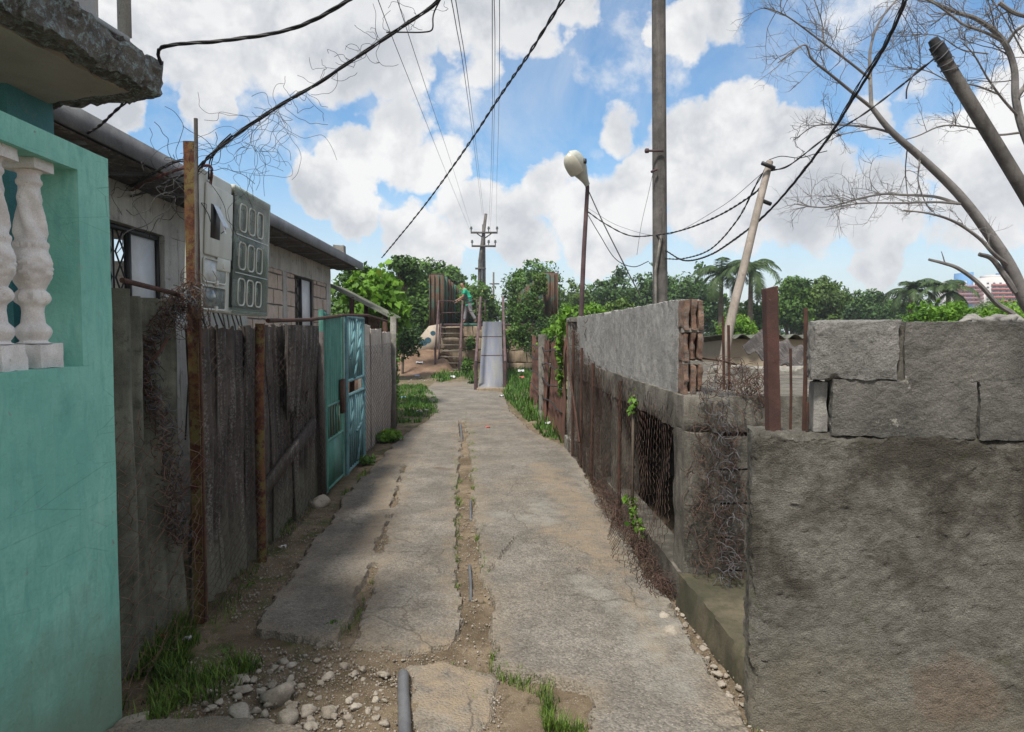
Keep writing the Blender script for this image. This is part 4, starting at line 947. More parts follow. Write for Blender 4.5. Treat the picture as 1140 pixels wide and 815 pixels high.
tr = t.n('ShaderNodeBsdfTransparent'); mx = t.n('ShaderNodeMixShader'); t.l.new(t.mr(t.noise(pos, 7, 5, .7), .3, .7, .12, .34), mx.inputs[0]); t.l.new(tr.outputs[0], mx.inputs[1]); gl_ = b; b.inputs['Base Color'].default_value = (.30, .34, .33, 1); b.inputs['Roughness'].default_value = .10; tr.inputs[0].default_value = (.80, .84, .81, 1); t.l.new(gl_.outputs[0], mx.inputs[2]); t.l.new(mx.outputs[0], mg.node_tree.nodes['Material Output'].inputs['Surface'])
M['clear'] = mg
M['meter_pane'] = flat('meter_pane', (.16, .19, .19), .12, var=.5)
M['pane_pale'] = flat('pane_pale', (.50, .54, .55), .15, var=.25)
def ring(mb_, u0, u1_, v0, v1_, wd, w0, w1, rc=.03):
    pts = []
    for (cx, cy, a0) in ((u1_ - rc, v1_ - rc, 0), (u0 + rc, v1_ - rc, 90), (u0 + rc, v0 + rc, 180), (u1_ - rc, v0 + rc, 270)):
        for k_ in range(5): a_ = R(a0 + k_ * 22.5); pts.append(cabp(cx + rc * math.cos(a_), cy + rc * math.sin(a_), w1))
    pts.append(pts[0]); mb_.tube(pts, wd, 5)
def win(par, u0, u1_, v0, v1_, mat, wo=.004, name='window', ringm='greybox'):
    mbw = MB(); cbox(mbw, u0, u1_, v0, v1_, -.002 + wo, .003 + wo); ww = mbw.build(name, M[mat], par)
    mbw = MB(); ring(mbw, u0 - .006, u1_ + .006, v0 - .006, v1_ + .006, .006, 0, .004 + wo, .02); mbw.build('window_frame', M[ringm], ww, smooth=True); return ww
win(door, .07, .40, .165, .285, 'pane_pale'); win(door, .055, .40, .01, .13, 'meter_pane')
# open flap window, its inner shade painted as a black plate, with a paper notice hanging out of it
mb = MB(); cbox(mb, .13, .27, .41, .60, .0162, .018); mb.build('opening', M['black_iron'], door)
fl = MB(); a_ = cabp(.15, .60, .018); fl.add([cabp(.16, .60, .018), cabp(.25, .60, .018), cabp(.27, .48, .07), cabp(.18, .48, .07)], [(0, 1, 2, 3)]); fl.build('flap', M['pane_pale'], door)
fl = MB(); fl.add([cabp(.21, .57, .022), cabp(.24, .57, .022), cabp(.29, .45, .05), cabp(.26, .45, .05)], [(0, 1, 2, 3)]); fl.build('white_strip', M['white'], door)
for (u_, v_) in ((.235, .155), (.235, .005), (.33, .262)):
    mb = MB(); cbox(mb, u_, u_ + .03, v_ - .012, v_ + .018, .003, .022); bev(mb.build('catch', M['greybox'], door), .004)
for v_ in (.08, .58):
    mb = MB()
    for k in range(7): cbox(mb, -.035, -.012, v_ + k * .017, v_ + k * .017 + .012, -.045, -.01)
    mb.build('hinge', M['greybox'], door)
# clear plastic door over nine meters
mb = MB(); cbox(mb, ud + .03, CW - .03, .03, CH - .03, -.034, -.030); mb.build('meter_board', M['box_dark'], cab)
for k, (u_, v_) in enumerate([(u_, v_) for v_ in (.04, .27, .51) for u_ in (.60, .77, .94)]):
    mb = MB(); cbox(mb, u_, u_ + .12, v_, v_ + .17, -.029, -.004); mt = bev(mb.build('meter', M['meter_pane'] if k % 4 else M['pane_pale'], cab), .02)
    mb = MB(); cbox(mb, u_ + .02, u_ + .10, v_ + .09, v_ + .14, -.0038, -.001); mb.build('dial', M['white'] if k != 4 else flat('amber', (.55, .33, .1), .5), mt)
mb = MB(); cbox(mb, ud + .012, CW + .012, -.012, CH + .012, .010, .014); 
cd_ = bev(mb.build('clear_door', M['clear'], cab), .01)
for (u_, v_) in [(u_, v_) for v_ in (.045, .275, .515) for u_ in (.60, .77, .94)]:
    mb = MB(); ring(mb, u_, u_ + .125, v_, v_ + .17, .0055, 0, .016, .035); mb.build('window_frame', M['greybox'], cd_, smooth=True)
mb = MB()
for v_ in (.245, .485): cbox(mb, ud + .05, CW - .02, v_, v_ + .006, .0145, .0165)
mb.build('moulded_ridge', M['pane_pale'], cd_)
for k in range(12):      # tails of service cable under the cabinet
    u_ = .1 + k * .08; a_ = cabp(u_, 0, -.1); rs = random.Random(k)
    mb = MB(); mb.tube(spline([a_, a_ + Vector((.02, rs.uniform(-.05, .1), -.15)), a_ + Vector((rs.uniform(-.04, .0), rs.uniform(-.1, .25), -.4)), a_ + Vector((-.03, rs.uniform(-.1, .4), -.75))], 5), .005, 5)
    mb.build('cable_tail', M['wire_black'], cab, smooth=True)
# ================================================================== frame wall on the right
WX = 1.13
wall = thing('frame_wall', 'unfinished concrete and block boundary wall with dark openings and rough upper band', 'wall', (WX + .2, 7, 0))
Yc = 4.12; Yf = 9.9
mb = MB()
zc = 1.23
cols = [(Yc, Yc + .24, 1), (6.4, 6.62, 2), (6.95, 7.2, 3), (7.85, 8.1, 4), (8.75, 8.95, 5)]
for (a_, b_, s_) in cols: mb.rbx(WX, WX + .22, a_, b_, 0, 1.03, res=.03, amp=.008, sc=12, seed=s_, chip=.02)
mb.build('column', M['conc_mid'], wall, smooth=True)
mb = MB(); mb.rbx(WX - .005, WX + 1.6, Yc - .01, 9.3, 1.02, zc, res=.035, amp=.012, sc=10, seed=7, chip=.03); mb.build('ring_beam', M['conc_mid'], wall, smooth=True)
mb = MB(); mb.rbx(WX - .02, WX + .16, Yc + .02, Yf, -.05, .19, res=.04, amp=.01, sc=8, seed=8, chip=.03); mb.build('kerb', M['conc_mid'], wall, smooth=True)
mb = MB(); zz = 0
for k, zz in enumerate((0.0, .2, .4, .6, .8)):      # end face in block courses
    for i in range(4):
        x0 = WX + .005 + i * .41 - (.2 if k % 2 else 0); x1 = x0 + .4; x0 = max(x0, WX + .005)
        mb.rbx(x0, x1, Yc - .0, Yc + .14, zz + .005, min(zz + .195, 1.03), res=.03, amp=.006, sc=14, seed=k * 9 + i, chip=.008)
mb.build('end_blocks', M['conc_dark'], wall, smooth=True)
mb = MB(); mb.box(WX + .9, WX + 1.0, Yc + .2, 9.3, 0, 1.02); mb.box(WX + .01, WX + .89, 9.1, 9.28, 0, 1.018); mb.box(WX + .3, WX + 1.6, Yc + .145, Yc + .2, 0, 1.02); mb.build('added_inner_wall', M['conc_dark'], wall)  # unseen walls added to keep the space behind the openings dark
u0 = P(775, 333, X=WX + .03)
zt_ = 1.80
mb = MB(); mb.rbx(WX + .02, WX + .15, 4.36, 9.45, zc - .01, zt_, res=.03, amp=.006, sc=30, seed=11, chip=.02, sc2=60); mb.build('rendered_band', M['render_light'], wall, smooth=True)
mb = MB()          # raw end of the band: hollow red blocks with fins
for k in range(3):
    z0_ = zc + k * .19
    for i in range(3): mb.rbx(WX + .022 + i * .043, WX + .05 + i * .043, 4.22, 4.362, z0_ + .004, min(z0_ + .182, zt_), res=.012, amp=.009, sc=22, seed=k * 5 + i, chip=.022)
    mb.rbx(WX + .03, WX + .14, 4.27, 4.362, z0_ + .004, z0_ + .03, res=.02, amp=.004, sc=30, seed=k, chip=.01)
mb.rbx(WX + .024, WX + .146, 4.30, 4.363, zc, zt_ - .01, res=.02, amp=.01, sc=22, seed=77, chip=.02)
mb.build('broken_end', M['brick_red'], wall, smooth=True)
for k in range(3):
    mb = MB(); mb.rbx(WX + .02, WX + .15, 4.235, 4.30, zc + k * .19 - .012, zc + k * .19 + .014, res=.015, amp=.008, sc=26, seed=k + 60, chip=.01); mb.build('mortar_bed', M['conc'], wall, smooth=True)
mb = MB(); mb.rbx(WX - .04, WX + .25, 9.5, 9.62, 0, 1.74, res=.03, amp=.006, sc=12, seed=14, chip=.02); mb.rbx(WX - .04, WX + .30, 9.85, 10.0, 0, 1.74, res=.03, amp=.006, sc=12, seed=13, chip=.02); mb.rbx(WX - .06, WX + .28, 9.44, 10.04, 1.74, 1.80, res=.03, amp=.006, sc=12, seed=15, chip=.02); mb.rbx(WX - .08, WX + .08, 9.45, 10.06, -.04, .16, res=.04, amp=.012, sc=9, seed=16, chip=.03); mb.build('end_pillar', M['conc'], wall, smooth=True)
for (y_, zt2, x_) in ((5.9, 1.2, -.055), (7.45, 1.28, -.06), (8.3, 1.42, -.07), (9.05, 1.62, -.08)):
    mb = MB(); mb.tube([(WX + x_, y_, 0), (WX + x_ + .01, y_ + .01, zt2)], .016, 7); o = mb.build('metal_post', M['rust'], smooth=True); tag(o, {5.9: 'slim rusty post nearest the dark opening in the frame wall', 7.45: 'second slim rusty post along the netting, past the dark opening', 8.3: 'third slim rusty post along the netting', 9.05: 'farthest and tallest slim rusty post by the end pillar'}[y_], 'post')
# low mossy kerb between the two walls
mb = MB(); mb.rough([(1.13, 2.85, -.05), (1.7, 2.85, -.05), (1.7, 4.12, -.05), (1.08, 4.12, -.05), (1.16, 2.85, .13), (1.7, 2.85, .13), (1.7, 4.12, .19), (1.11, 4.12, .19)], res=.03, amp=.012, sc=8, seed=19, chip=.03)
moss = surf('mossy_kerb', (.055, .05, .034), (.125, .105, .072), (.028, .03, .016), s1=3, s2=6, bd=.006, bs=40, streak=(.05, .055, .028), st_amt=.8)
o = mb.build('kerb_ledge', moss, smooth=True); tag(o, 'mossy concrete ledge at ground level linking the frame wall and the big rendered wall', 'kerb')
# ================================================================== near rendered wall
a_ = P(838, 482, Z=1.2); b_ = P(1140, 491, Z=1.2)
dirw = (b_ - a_); dirw.z = 0; dirw.normalize(); nb = Vector((-dirw.y, dirw.x, 0))
O = Vector((a_.x, a_.y, 0)); Lw = 1.9; Tw = .21
print('near wall', a_, b_, dirw)
def wp(u, v, w_): return O + dirw * u + Vector((0, 0, v)) + nb * w_
def whex(mb_, u0, u1_, v0, v1_, w0=0, w1=Tw, **k): mb_.rough([wp(u0, v0, w0), wp(u1_, v0, w0), wp(u1_, v0, w1), wp(u0, v0, w1), wp(u0, v1_, w0), wp(u1_, v1_, w0), wp(u1_, v1_, w1), wp(u0, v1_, w1)], **k)
nw = thing('rendered_wall', 'big dark rough rendered wall nearest on the right, topped with loose blocks', 'wall', wp(.5, 0, 0))
mb = MB(); whex(mb, 0, Lw, -.1, 1.2, res=.011, amp=.005, sc=16, seed=21, chip=.04, sc2=80); mb.build('base', M['moss'], nw, smooth=True)
def upx(px, py, w_=0):     # position along the wall for a pixel on its face
    d_ = CR @ Vector(((px - 570) / F, -(py - 407.5) / F, -1)); o_ = wp(0, 0, w_) - Vector((0, 0, CAMZ)) * 0
    # solve O + dirw*u = cam + d*t in plan
    det = dirw.x * (-d_.y) - (-d_.x) * dirw.y; rx, ry = -o_.x, -o_.y
    u_ = (rx * (-d_.y) - (-d_.x) * ry) / det; t_ = (dirw.x * ry - dirw.y * rx) / det
    return u_, CAMZ + d_.z * t_
for (x0, y0_, x1, y1_, mt, sd_, w0) in [(903, 357, 1003, 420, 'block', 31, .005), (926, 421, 1089, 486, 'block_dark', 33, .012), (1090, 421, 1260, 486, 'block_dark', 34, .006), (1006, 359, 1300, 420, 'block_dark', 35, .012)]:
    ua, za = upx(x0, y1_, w0); ub, zb_ = upx(x1, y0_, w0)
    zlo = 1.198 if y1_ > 450 else 1.414; zhi = 1.418 if y1_ > 450 else (1.648 if x0 < 950 else 1.640)
    mb = MB(); whex(mb, ua, ub, zlo, zhi, w0, w0 + .15, res=.008, amp=.003, sc=30, seed=sd_, chip=.006 if sd_ != 31 else .02, sc2=75)
    mb.build('block', M[mt], nw, smooth=True)
mb = MB(); ua0, _ = upx(930, 450); whex(mb, ua0, Lw - .02, 1.199, 1.63, .03, .14, res=.03, amp=.004, sc=20, seed=6, chip=.01); mb.build('mortar_core', M['conc_dark'], nw, smooth=True)
mb = MB(); ua, _ = upx(905, 450); ub, _ = upx(925, 450); whex(mb, ua + .01, ub, 1.2, 1.412, .05, .17, res=.015, amp=.004, sc=20, seed=5); mb.build('mortar_end', M['mortar'], nw, smooth=True)
mb = MB()
for k in range(9):
    p_ = wp(*[upx(1085 + k * 8, 352)[0]], 1.645, .09 + .02 * (k % 3)); mb.stone(p_, .028 + .012 * (k % 3), k, 2, .6, k)
mb.build('mortar_crumbs', M['mortar'], nw)
# bent steel post and starter bars on top of the wall
def onwall(px, pyb, pyt, w_, lean=0, r=.006, mat='rust', n=7, name='rebar', label='', cat='rebar', group=None, flat_=False):
    u_, z_ = upx(px, pyb, w_); b0 = wp(u_, 1.17, w_); ptp = P(px + lean, pyt, Y=b0.y); q_ = [b0, b0.lerp(ptp, .5) + Vector((.003, 0, 0)), ptp]
    mbp = MB(); mbp.tube(q_, r, n); return tag(mbp.build(name, M[mat], smooth=n > 4), label, cat, group)
u_, z_ = upx(861, 480, .1); b0 = wp(u_, 1.15, .1); tp = P(857, 322, Y=b0.y)
mb = MB(); hw = .024
c4 = [Vector((-hw, -hw, 0)), Vector((hw, -hw, 0)), Vector((hw, hw, 0)), Vector((-hw, hw, 0))]
mb.rough([b0 + c for c in c4] + [tp + c + Vector((0, 0, .012 * (c.x > 0))) for c in c4], res=.012, amp=.0015, sc=30, seed=2, chip=.004)
o = mb.build('metal_post', surf('rust_flaky', (.055, .03, .027), (.085, .042, .035), (.26, .21, .165), s1=8, s2=34, lo2=.64, hi2=.70, bd=.002, bs=90), smooth=True); tag(o, 'thick square rusty steel post stuck in the near end of the big rendered wall', 'post')
onwall(895, 478, 343, .12, 2, .0085, label='tallest rusty starter bar on the big wall, just left of the blocks')
onwall(880, 472, 388, .14, 0, .0055, label='slim rusty starter bar between the square post and the tallest bar')
onwall(898, 478, 448, .07, 1, .006, label='shortest rusty stub of bar beside the tallest one')
onwall(912, 478, 410, .10, -6, .0075, label='leaning rusty starter bar touching the lowest block')
for k, (px, y0_, y1_, X_, lb) in enumerate([(806, 440, 352, 4.6, 'thin dark starter bar standing behind the raw end of the upper band'), (812, 440, 362, 4.5, 'dark starter bar just right of the raw brick end, nearest the leaning pole')]):
    a0, a1 = P(px, y0_, Y=X_), P(px - 1, y1_, Y=X_); mb = MB(); a0.z = 1.2; mb.tube([a0, a1], .009, 6); tag(mb.build('rebar', M['rust'], smooth=True), lb, 'rebar')
mb = MB(); mb.tube([P(772, 398, Y=4.3), P(800, 401, Y=4.3), P(820, 406, Y=4.35)], .006, 5); tag(mb.build('rebar', M['rust']), 'short rusty bar poking sideways out of the raw brick end', 'rebar')
# ------------------------------------------------------------------ rusty netting on the right
def fnD(u, v, s):      # hangs in front of the frame wall, bellying into the alley at its foot
    y = 4.22 + u * .060; z = v * .060
    near = max(0, min(1, (7.4 - y) / 3.0)); low = max(0, 1 - z / .55) ** 1.5
    x = WX - .035 - near * low * (.20 + .07 * math.sin(y * 4)) - .03 * abs(nz(u * .12, v * .1, 3)) - .02 * low - .01
    z2 = z * (1.0 - .04 * near) + .03 * nz(u * .2, v * .2, 5) * (1 + near) + .005
    return Vector((x + .006 * s, y + .035 * nz(u * .25, v * .25, 6) + (.12 * near * low), max(.004, z2)))
mbn = netting(fnD, 92, 46, .0022, drop=lambda i, j_: j_ * .03 > (1.22 + .03 * math.sin(i * .8) if i < 46 else 1.15 + (i - 46) * .012))
o = mbn.build('wire_netting', M['rust_mesh']); tag(o, 'long rusty chain link netting sagging off the frame wall into the alley', 'netting')
def fnE(u, v, s):
    y = 6.66 + u * .05; z = v * .062
    return Vector((WX - .06 - .03 * nz(u * .2, v * .1, 13) + .008 * s, y + .06 * nz(u * .2, v * .2, 16), max(.01, z + .03 * nz(u * .2, v * .2, 15))))
mbn = netting(fnE, 54, 50, .0018, drop=lambda i, j_: j_ * .031 > 1.25 + i * .004)
o = mbn.build('wire_netting', M['rust_mesh']); tag(o, 'second rusty netting layer doubled over the far columns of the frame wall', 'netting')
def bunch(path, ext, per, r, seed, rad, label, mat='rust_mesh'):
    mbt = MB()
    for i, p_ in enumerate(spline(path, 8)):
        tt = tangle(p_, ext, per, r, seed + i, rad); mbt.add(tt.v, tt.f)
    return tag(mbt.build('wire_tangle', M[mat]), label, 'wire')
bunch([P(782, 470, Y=4.07), P(778, 560, Y=4.07), P(782, 640, Y=4.05)], (.06, .03, .10), 4, .0019, 700, (.015, .045), 'thinner veil of rusty wire on the corner column face')
bunch([P(815, 470, Y=4.07), P(822, 560, Y=4.06), P(826, 650, Y=4.0)], (.07, .03, .10), 5, .0019, 740, (.02, .05), 'rusty wire packed into the gap beside the big rendered wall')
bunch([P(795, 430, Y=4.06), P(800, 500, Y=4.06), P(800, 560, Y=4.05), P(806, 620, Y=4.0), P(808, 680, Y=3.95)], (.13, .04, .10), 7, .0019, 100, (.02, .05), 'curtain of rusty curled wire hanging over the block end of the frame wall')
bunch([P(800, 420, Y=4.2), P(830, 425, Y=4.15), P(850, 440, Y=4.1)], (.10, .06, .13), 10, .0018, 200, (.02, .05), 'curled rusty wire rising above the end of the frame wall', 'rust_mesh')
bunch([P(800, 440, Y=3.98), P(808, 520, Y=3.96), P(812, 620, Y=3.9), P(818, 700, Y=3.85)], (.08, .04, .08), 5, .0018, 260, (.02, .04), 'newer grey curls of wire among the rusty curtain', 'wire_grey')
bunch([P(742, 650, Y=4.25), P(735, 655, Y=4.4), P(715, 610, Y=4.8), P(690, 575, Y=5.5), P(668, 540, Y=6.5)], (.10, .16, .045), 20, .0020, 300, (.015, .04), 'matted rusty wire lying on the concrete at the foot of the netting')
bunch([P(640, 370, Y=9.3), P(655, 420, Y=8.9), P(662, 470, Y=8.5), P(668, 520, Y=8.0)], (.05, .16, .10), 9, .003, 400, (.03, .07), 'bundled rusty netting hung down beside the end pillar')
bunch([P(655, 362, Y=8.6), P(664, 400, Y=8.2), P(672, 450, Y=7.8)], (.05, .14, .12), 6, .003, 500, (.03, .07), 'slack rusty netting slung from the top of the rendered band')
mb = MB(); mb.tube(spline([(1.0, 9.3, 1.72), (.98, 8.9, 1.2), (1.0, 8.5, .8), (1.02, 8.1, .35)], 6), .012, 6); tag(mb.build('rod', M['rust'], smooth=True), 'bent rusty rod inside the bundled netting by the end pillar', 'rod')
# ------------------------------------------------------------------ yard behind the right walls
shed = thing('shed', 'low beige shed with a wavy sheet roof behind the right wall', 'shed', (4, 9.6, 0))
mb = MB(); xa, xb = P(812, 385, Y=9).x, P(960, 385, Y=9).x
mb.rbx(xa, xb, 9.0, 9.15, 0, 1.52, res=.12, amp=.006, sc=4, seed=3); mb.rbx(xa, xa + .15, 9.15, 11.4, 0, 1.52, res=.12, amp=.006, sc=4, seed=4); mb.rbx(xb - .15, xb, 9.15, 11.4, 0, 1.52, res=.12, amp=.006, sc=4, seed=4); mb.build('wall', M['beige'], shed, smooth=True)
mb = MB(); corr(mb, (xa - .1, 8.85, 1.555), (xb - xa + .3, 0, 0), (0, 2.7, -.12), 150, 5, .22, .028, .01); mb.build('roof', M['fcem'], shed, smooth=True)
mb = MB(); a_ = P(826, 388, Y=7.6); corr(mb, a_, P(912, 424, Y=6.6) - a_, (.55, .9, .18), 50, 8, .22, .03, .012, warp=.02)
tag(mb.build('sheet', M['fcem_black'], smooth=True), 'dark wavy sheet lying on a slope in front of the beige shed', 'roof sheet')
mb = MB(); c_ = P(860, 440, Y=6.4); mb.rbx(c_.x - .55, c_.x + 1.3, 6.4, 6.6, 0, P(860, 408, Y=6.4).z, res=.04, amp=.02, sc=7, seed=12, chip=.05)
tag(mb.build('yard_wall', M['conc'], smooth=True), 'rough grey yard wall seen between the bent wires and the square post', 'wall')
mb = MB(); mb.box(xa + .15, xb - .15, 11.25, 11.4, 0, 1.5); mb.build('back_wall', M['beige'], shed)
# ------------------------------------------------------------------ rusty scrap fence up the alley
scr = thing('scrap_fence', 'fence patched from torn rusty sheet metal and strapped with wire', 'fence', P(612, 470, Z=0))
rs = random.Random(9)
pl = [(594, 372, 590, 455), (598, 378, 597, 452), (603, 380, 600, 465), (606, 378, 605, 474), (613, 380, 609, 478), (622, 380, 621, 486), (633, 376, 632, 490)]
gy_ = [17, 16.2, 15, 13.6, 12.6, 11.4, 10.3]; 
for k in range(6):
    (xt, yt, xb_, yb_), (xt2, yt2, xb2, yb2) = pl[k], pl[k + 1]; ya, yb = gy_[k], gy_[k + 1]
    A0, A1 = P(xb_, 400, Y=ya), P(xb2 + 1, 400, Y=yb - .15); T0, T1 = P(xt, yt, Y=ya), P(xt2 + 1, yt2, Y=yb - .15)
    A0.z = A1.z = 0; off = Vector((-.03 * (k % 2), 0, 0)); n_ = 12; mb = MB(); pts = []
    for i in range(n_):
        u_ = i / (n_ - 1); lo_ = A0.lerp(A1, u_) + off; hi_ = T0.lerp(T1, u_) + off; hi_.z += rs.uniform(-.07, .05)
        for j_ in range(9):
            p_ = lo_.lerp(hi_, j_ / 8); p_ = p_ + Vector((.04 * nz(i * .5, j_ * .4, k + 2), 0, 0)); pts.append(p_)
    o_ = 0; mb.grid(pts, n_, 9); N_ = len(pts); mb.v += [(x - .012, y - .004, z) for x, y, z in mb.v[:N_]]
    mb.f += [tuple(i + N_ for i in f_[::-1]) for f_ in mb.f[:]]
    mb.build('sheet', M['scrap'], scr, smooth=True)
for z_ in (.45, .75, 1.05, 1.3):
    mb = MB(); mb.tube(spline([P(592, 400, Y=16.8) * 1, P(603, 400, Y=14.2), P(612, 400, Y=12.3), P(630, 400, Y=10.4)], 4), .012, 5)
    mb.v = [(x - .05, y, z_ + .03 * math.sin(y * 3 + z_ * 9) + 0 * z) for x, y, z in mb.v]
    # keep the strap round: restore its section from the spline offsets
    mb2 = MB(); pp = spline([P(592, 400, Y=16.8), P(603, 400, Y=14.2), P(612, 400, Y=12.3), P(630, 400, Y=10.4)], 4)
    mb2.tube([(p_.x - .06, p_.y, z_ + .03 * math.sin(p_.y * 3 + z_ * 9)) for p_ in pp], .012, 5); mb2.build('wire_strap', M['wire_black'], scr)
mb = MB(); a_ = P(605, 470, Y=13.3); a_.z = 0; b_ = P(604, 371, Y=13.3); mb.tube([a_, b_ - Vector((0, 0, .02))], .085, 10); tag(mb.build('post', M['conc'], smooth=True), 'pale round stake standing out of the rusty scrap fence', 'post')
# ================================================================== old girder bridge, its abutment, stairs and ramp
BY = 31.0; BZ = 1.98
bridge = thing('girder_bridge', 'old rusty green plate girder bridge running away at the end of the alley', 'bridge', P(548, 380, Y=BY))
def girder(side, pe0, pe1, ytop, far, nm):
    a0, a1 = P(pe0, 340, Y=BY), P(pe1, 340, Y=BY); zt_ = P(pe0, ytop, Y=BY).z; x_in = a1.x if side < 0 else a0.x
    g = MB(); zb_ = BZ - .35; Lg = 26.0; dx = far
    tp = zt_; 
    def X_(y): return x_in + dx * (y - BY) / Lg
    s_ = -1 if side < 0 else 1
    g.prism([(X_(BY), BY, zb_), (X_(BY + Lg), BY + Lg, zb_), (X_(BY + Lg), BY + Lg, zt_ * .93), (X_(BY), BY, zt_)], (s_ * .02, 0, 0)); web = g.build('web', M['girder'] , bridge)
    g = MB(); g.prism([(X_(BY), BY - .02, zt_ - .001), (X_(BY + Lg), BY + Lg, zt_ * .93), (X_(BY + Lg), BY + Lg, zt_ * .93 + .05), (X_(BY), BY - .02, zt_ + .05)], (s_ * .5, 0, 0)); g.build('top_flange', M['dark_steel'], bridge)
    for k in range(9):
        y_ = BY + .7 + k * 1.5; g = MB(); x_ = X_(y_); zz_ = zt_ * (1 - .07 * (y_ - BY) / Lg) - .01
        g.box(min(x_ - s_ * .12, x_ - s_ * .002), max(x_ - s_ * .12, x_ - s_ * .002), y_, y_ + .09, zb_ + .36, zz_); g.build('stiffener', M['girder'] if k % 3 else M['girder_green'], bridge)
    g = MB(); xl, xr = min(a0.x, a1.x), max(a0.x, a1.x); g.box(xl, xr, BY - .08, BY - .03, zb_, zt_ - .002); 
    for f_ in (.0, .33, .66, .93): g.box(xl + (xr - xl) * f_, xl + (xr - xl) * (f_ + .07), BY - .17, BY - .081, zb_, zt_ - .004)
    g.build('end_plate', M['girder'], bridge)
girder(-1, 478, 493, 306, .9, 'l'); girder(1, 605, 621, 304, -.9, 'r')
mb = MB(); mb.box(-2.1, 2.25, BY - .1, BY + 26, BZ - .12, BZ); mb.build('deck', M['dark_steel'], bridge)
mb = MB(); mb.box(P(515, 362, Y=BY).x, P(536, 362, Y=BY).x, BY - .25, BY - .101, BZ - .13, BZ + .01); mb.build('kick_plate', M['girder_green'], bridge)
for k in range(4):
    x_ = -1.55 + k * .0; 
abut = thing('abutment', 'ochre stone block bridge abutment with a sloping wing wall marked with blue paint', 'abutment', (0, BY - .3, 0))
rs = random.Random(5)
mb = MB(); z_ = -.2; row = 0
while z_ < BZ - .15:
    h_ = .54; x_ = -2.45 - (.5 if row % 2 else 0)
    while x_ < 4.6:
        w_ = rs.uniform(.8, 1.2); a_, b_ = max(x_, -2.4), min(x_ + w_ - .03, 4.6)
        if b_ - a_ > .1: mb.rbx(a_, b_, BY - .62 + rs.uniform(-.04, .04), BY - .15, z_, min(z_ + h_ - .03, BZ - .13), res=.14, amp=.03, sc=3, seed=rs.randint(0, 999), chip=.05)
        x_ += w_
    z_ += h_; row += 1
mb.build('face', M['stoneblock'], abut, smooth=True)
mb = MB(); a_ = [P(450, 397, Y=BY - .5), P(489, 397, Y=BY - .5), P(489, 361, Y=BY - .5), P(478, 363, Y=BY - .5)]
a_ = [Vector((p_.x, BY - .75, p_.z)) for p_ in a_]; a_[0].z -= .0
mb.prism(a_, (0, .8, 0)); wing = mb.build('wing_wall', surf('wing_wall', (.30, .25, .2), (.38, .33, .27), (.16, .13, .1), s1=1, s2=4, bd=.01, bs=20), abut)
mb = MB()         # loops of blue-black paint on the wing wall
def loopp(cx, cy, rx_, ry_, w_, a0=0, a1=6.28):
    for i in range(14):
        a_, b2 = a0 + (a1 - a0) * i / 14, a0 + (a1 - a0) * (i + 1) / 14; q_ = []
        for an, s_ in ((a_, 1), (b2, 1), (b2, -1), (a_, -1)):
            p_ = P(cx + (rx_ + s_ * w_) * math.cos(an), cy + (ry_ + s_ * w_) * math.sin(an), Y=BY - .753); q_.append(p_)
        mb.add(q_, [(0, 1, 2, 3)])
loopp(471, 382, 3.2, 1.6, 1.5); loopp(476.5, 379, 2.0, 1.8, 1.7); loopp(482, 371, 1.6, 1.4, 1.3)
mb.build('painted_mark', flat('paint_blue', (.03, .09, .13), .6), wing)
# earth bank at the foot of the abutment
mb = MB(); n_ = 34; pts = []
for i in range(n_):
    for j_ in range(n_):
        x_ = -5.2 + i / (n_ - 1) * 4.1; y_ = 25.0 + j_ / (n_ - 1) * 6.2
        hgt = float(sst(26.0, 30.5, y_ - .25 * abs(x_ + 3))) * .95 * float(sst(-1.25, -1.75, x_)) ; q_ = np.array([[x_, y_, 0]])
        pts.append((x_, y_, hgt * (1 + .25 * float(fbm(q_, .9, 4)[0])) + .08 * float(fbm(q_, 2.5, 6)[0]) - .06))
mb.grid(pts, n_, n_); o = mb.build('earth_bank', M['dirtbank'], smooth=True); tag(o, kind='structure')
# stairs
sy0, sy1 = 28.4, 30.3; xl, xr = P(489, 400, Y=29.3).x, P(512, 400, Y=29.3).x
stairs = thing('steel_stairs', 'steep steel staircase with tall rails climbing to the bridge deck', 'stairs', ((xl + xr) / 2, sy0, 0))
for x_ in (xl, xr):
    mb = MB(); mb.prism([(x_ - .03, sy0, 0), (x_ - .03, sy0 + .22, 0), (x_ - .03, sy1 + .35, BZ), (x_ - .03, sy1 + .1, BZ)], (.06, 0, 0)); mb.build('stringer', M['dark_steel'], stairs)
for k in range(8):
    f_ = (k + .6) / 8.3; y_ = sy0 + .1 + (sy1 - sy0 + .1) * f_; mb = MB(); mb.box(xl + .031, xr - .031, y_ - .13, y_ + .12, BZ * f_ - .03, BZ * f_); mb.build('tread', surf('tread%d' % k, (.19, .165, .14), (.27, .24, .20), bd=0) if k == 0 else bpy.data.materials['tread0'], stairs)
for sg, x_ in ((-1, xl - .09), (1, xr + .07)):
    mb = MB(); mb.tube([(x_, sy0 - .03, 0), (x_, sy0 + .0, 1.0)], .048, 6); mb.tube([(x_, sy0 + .0, .85), (x_ + .0, sy1 + .1, BZ + .95)],   .036, 6); mb.tube([(x_, sy1 + .1, BZ - .1), (x_, sy1 + .1, BZ + .95)], .04, 6); mb.build('handrail', M['purple_rail'], stairs, smooth=True)
mb = MB(); yb = sy1 + .1
for z_ in (BZ + .94, BZ + .45): mb.tube([(xl - .09, yb + .05, z_), (xr + .07, yb + .05, z_)], .018, 5)
mb.build('top_bar', M['dark_steel'], stairs)
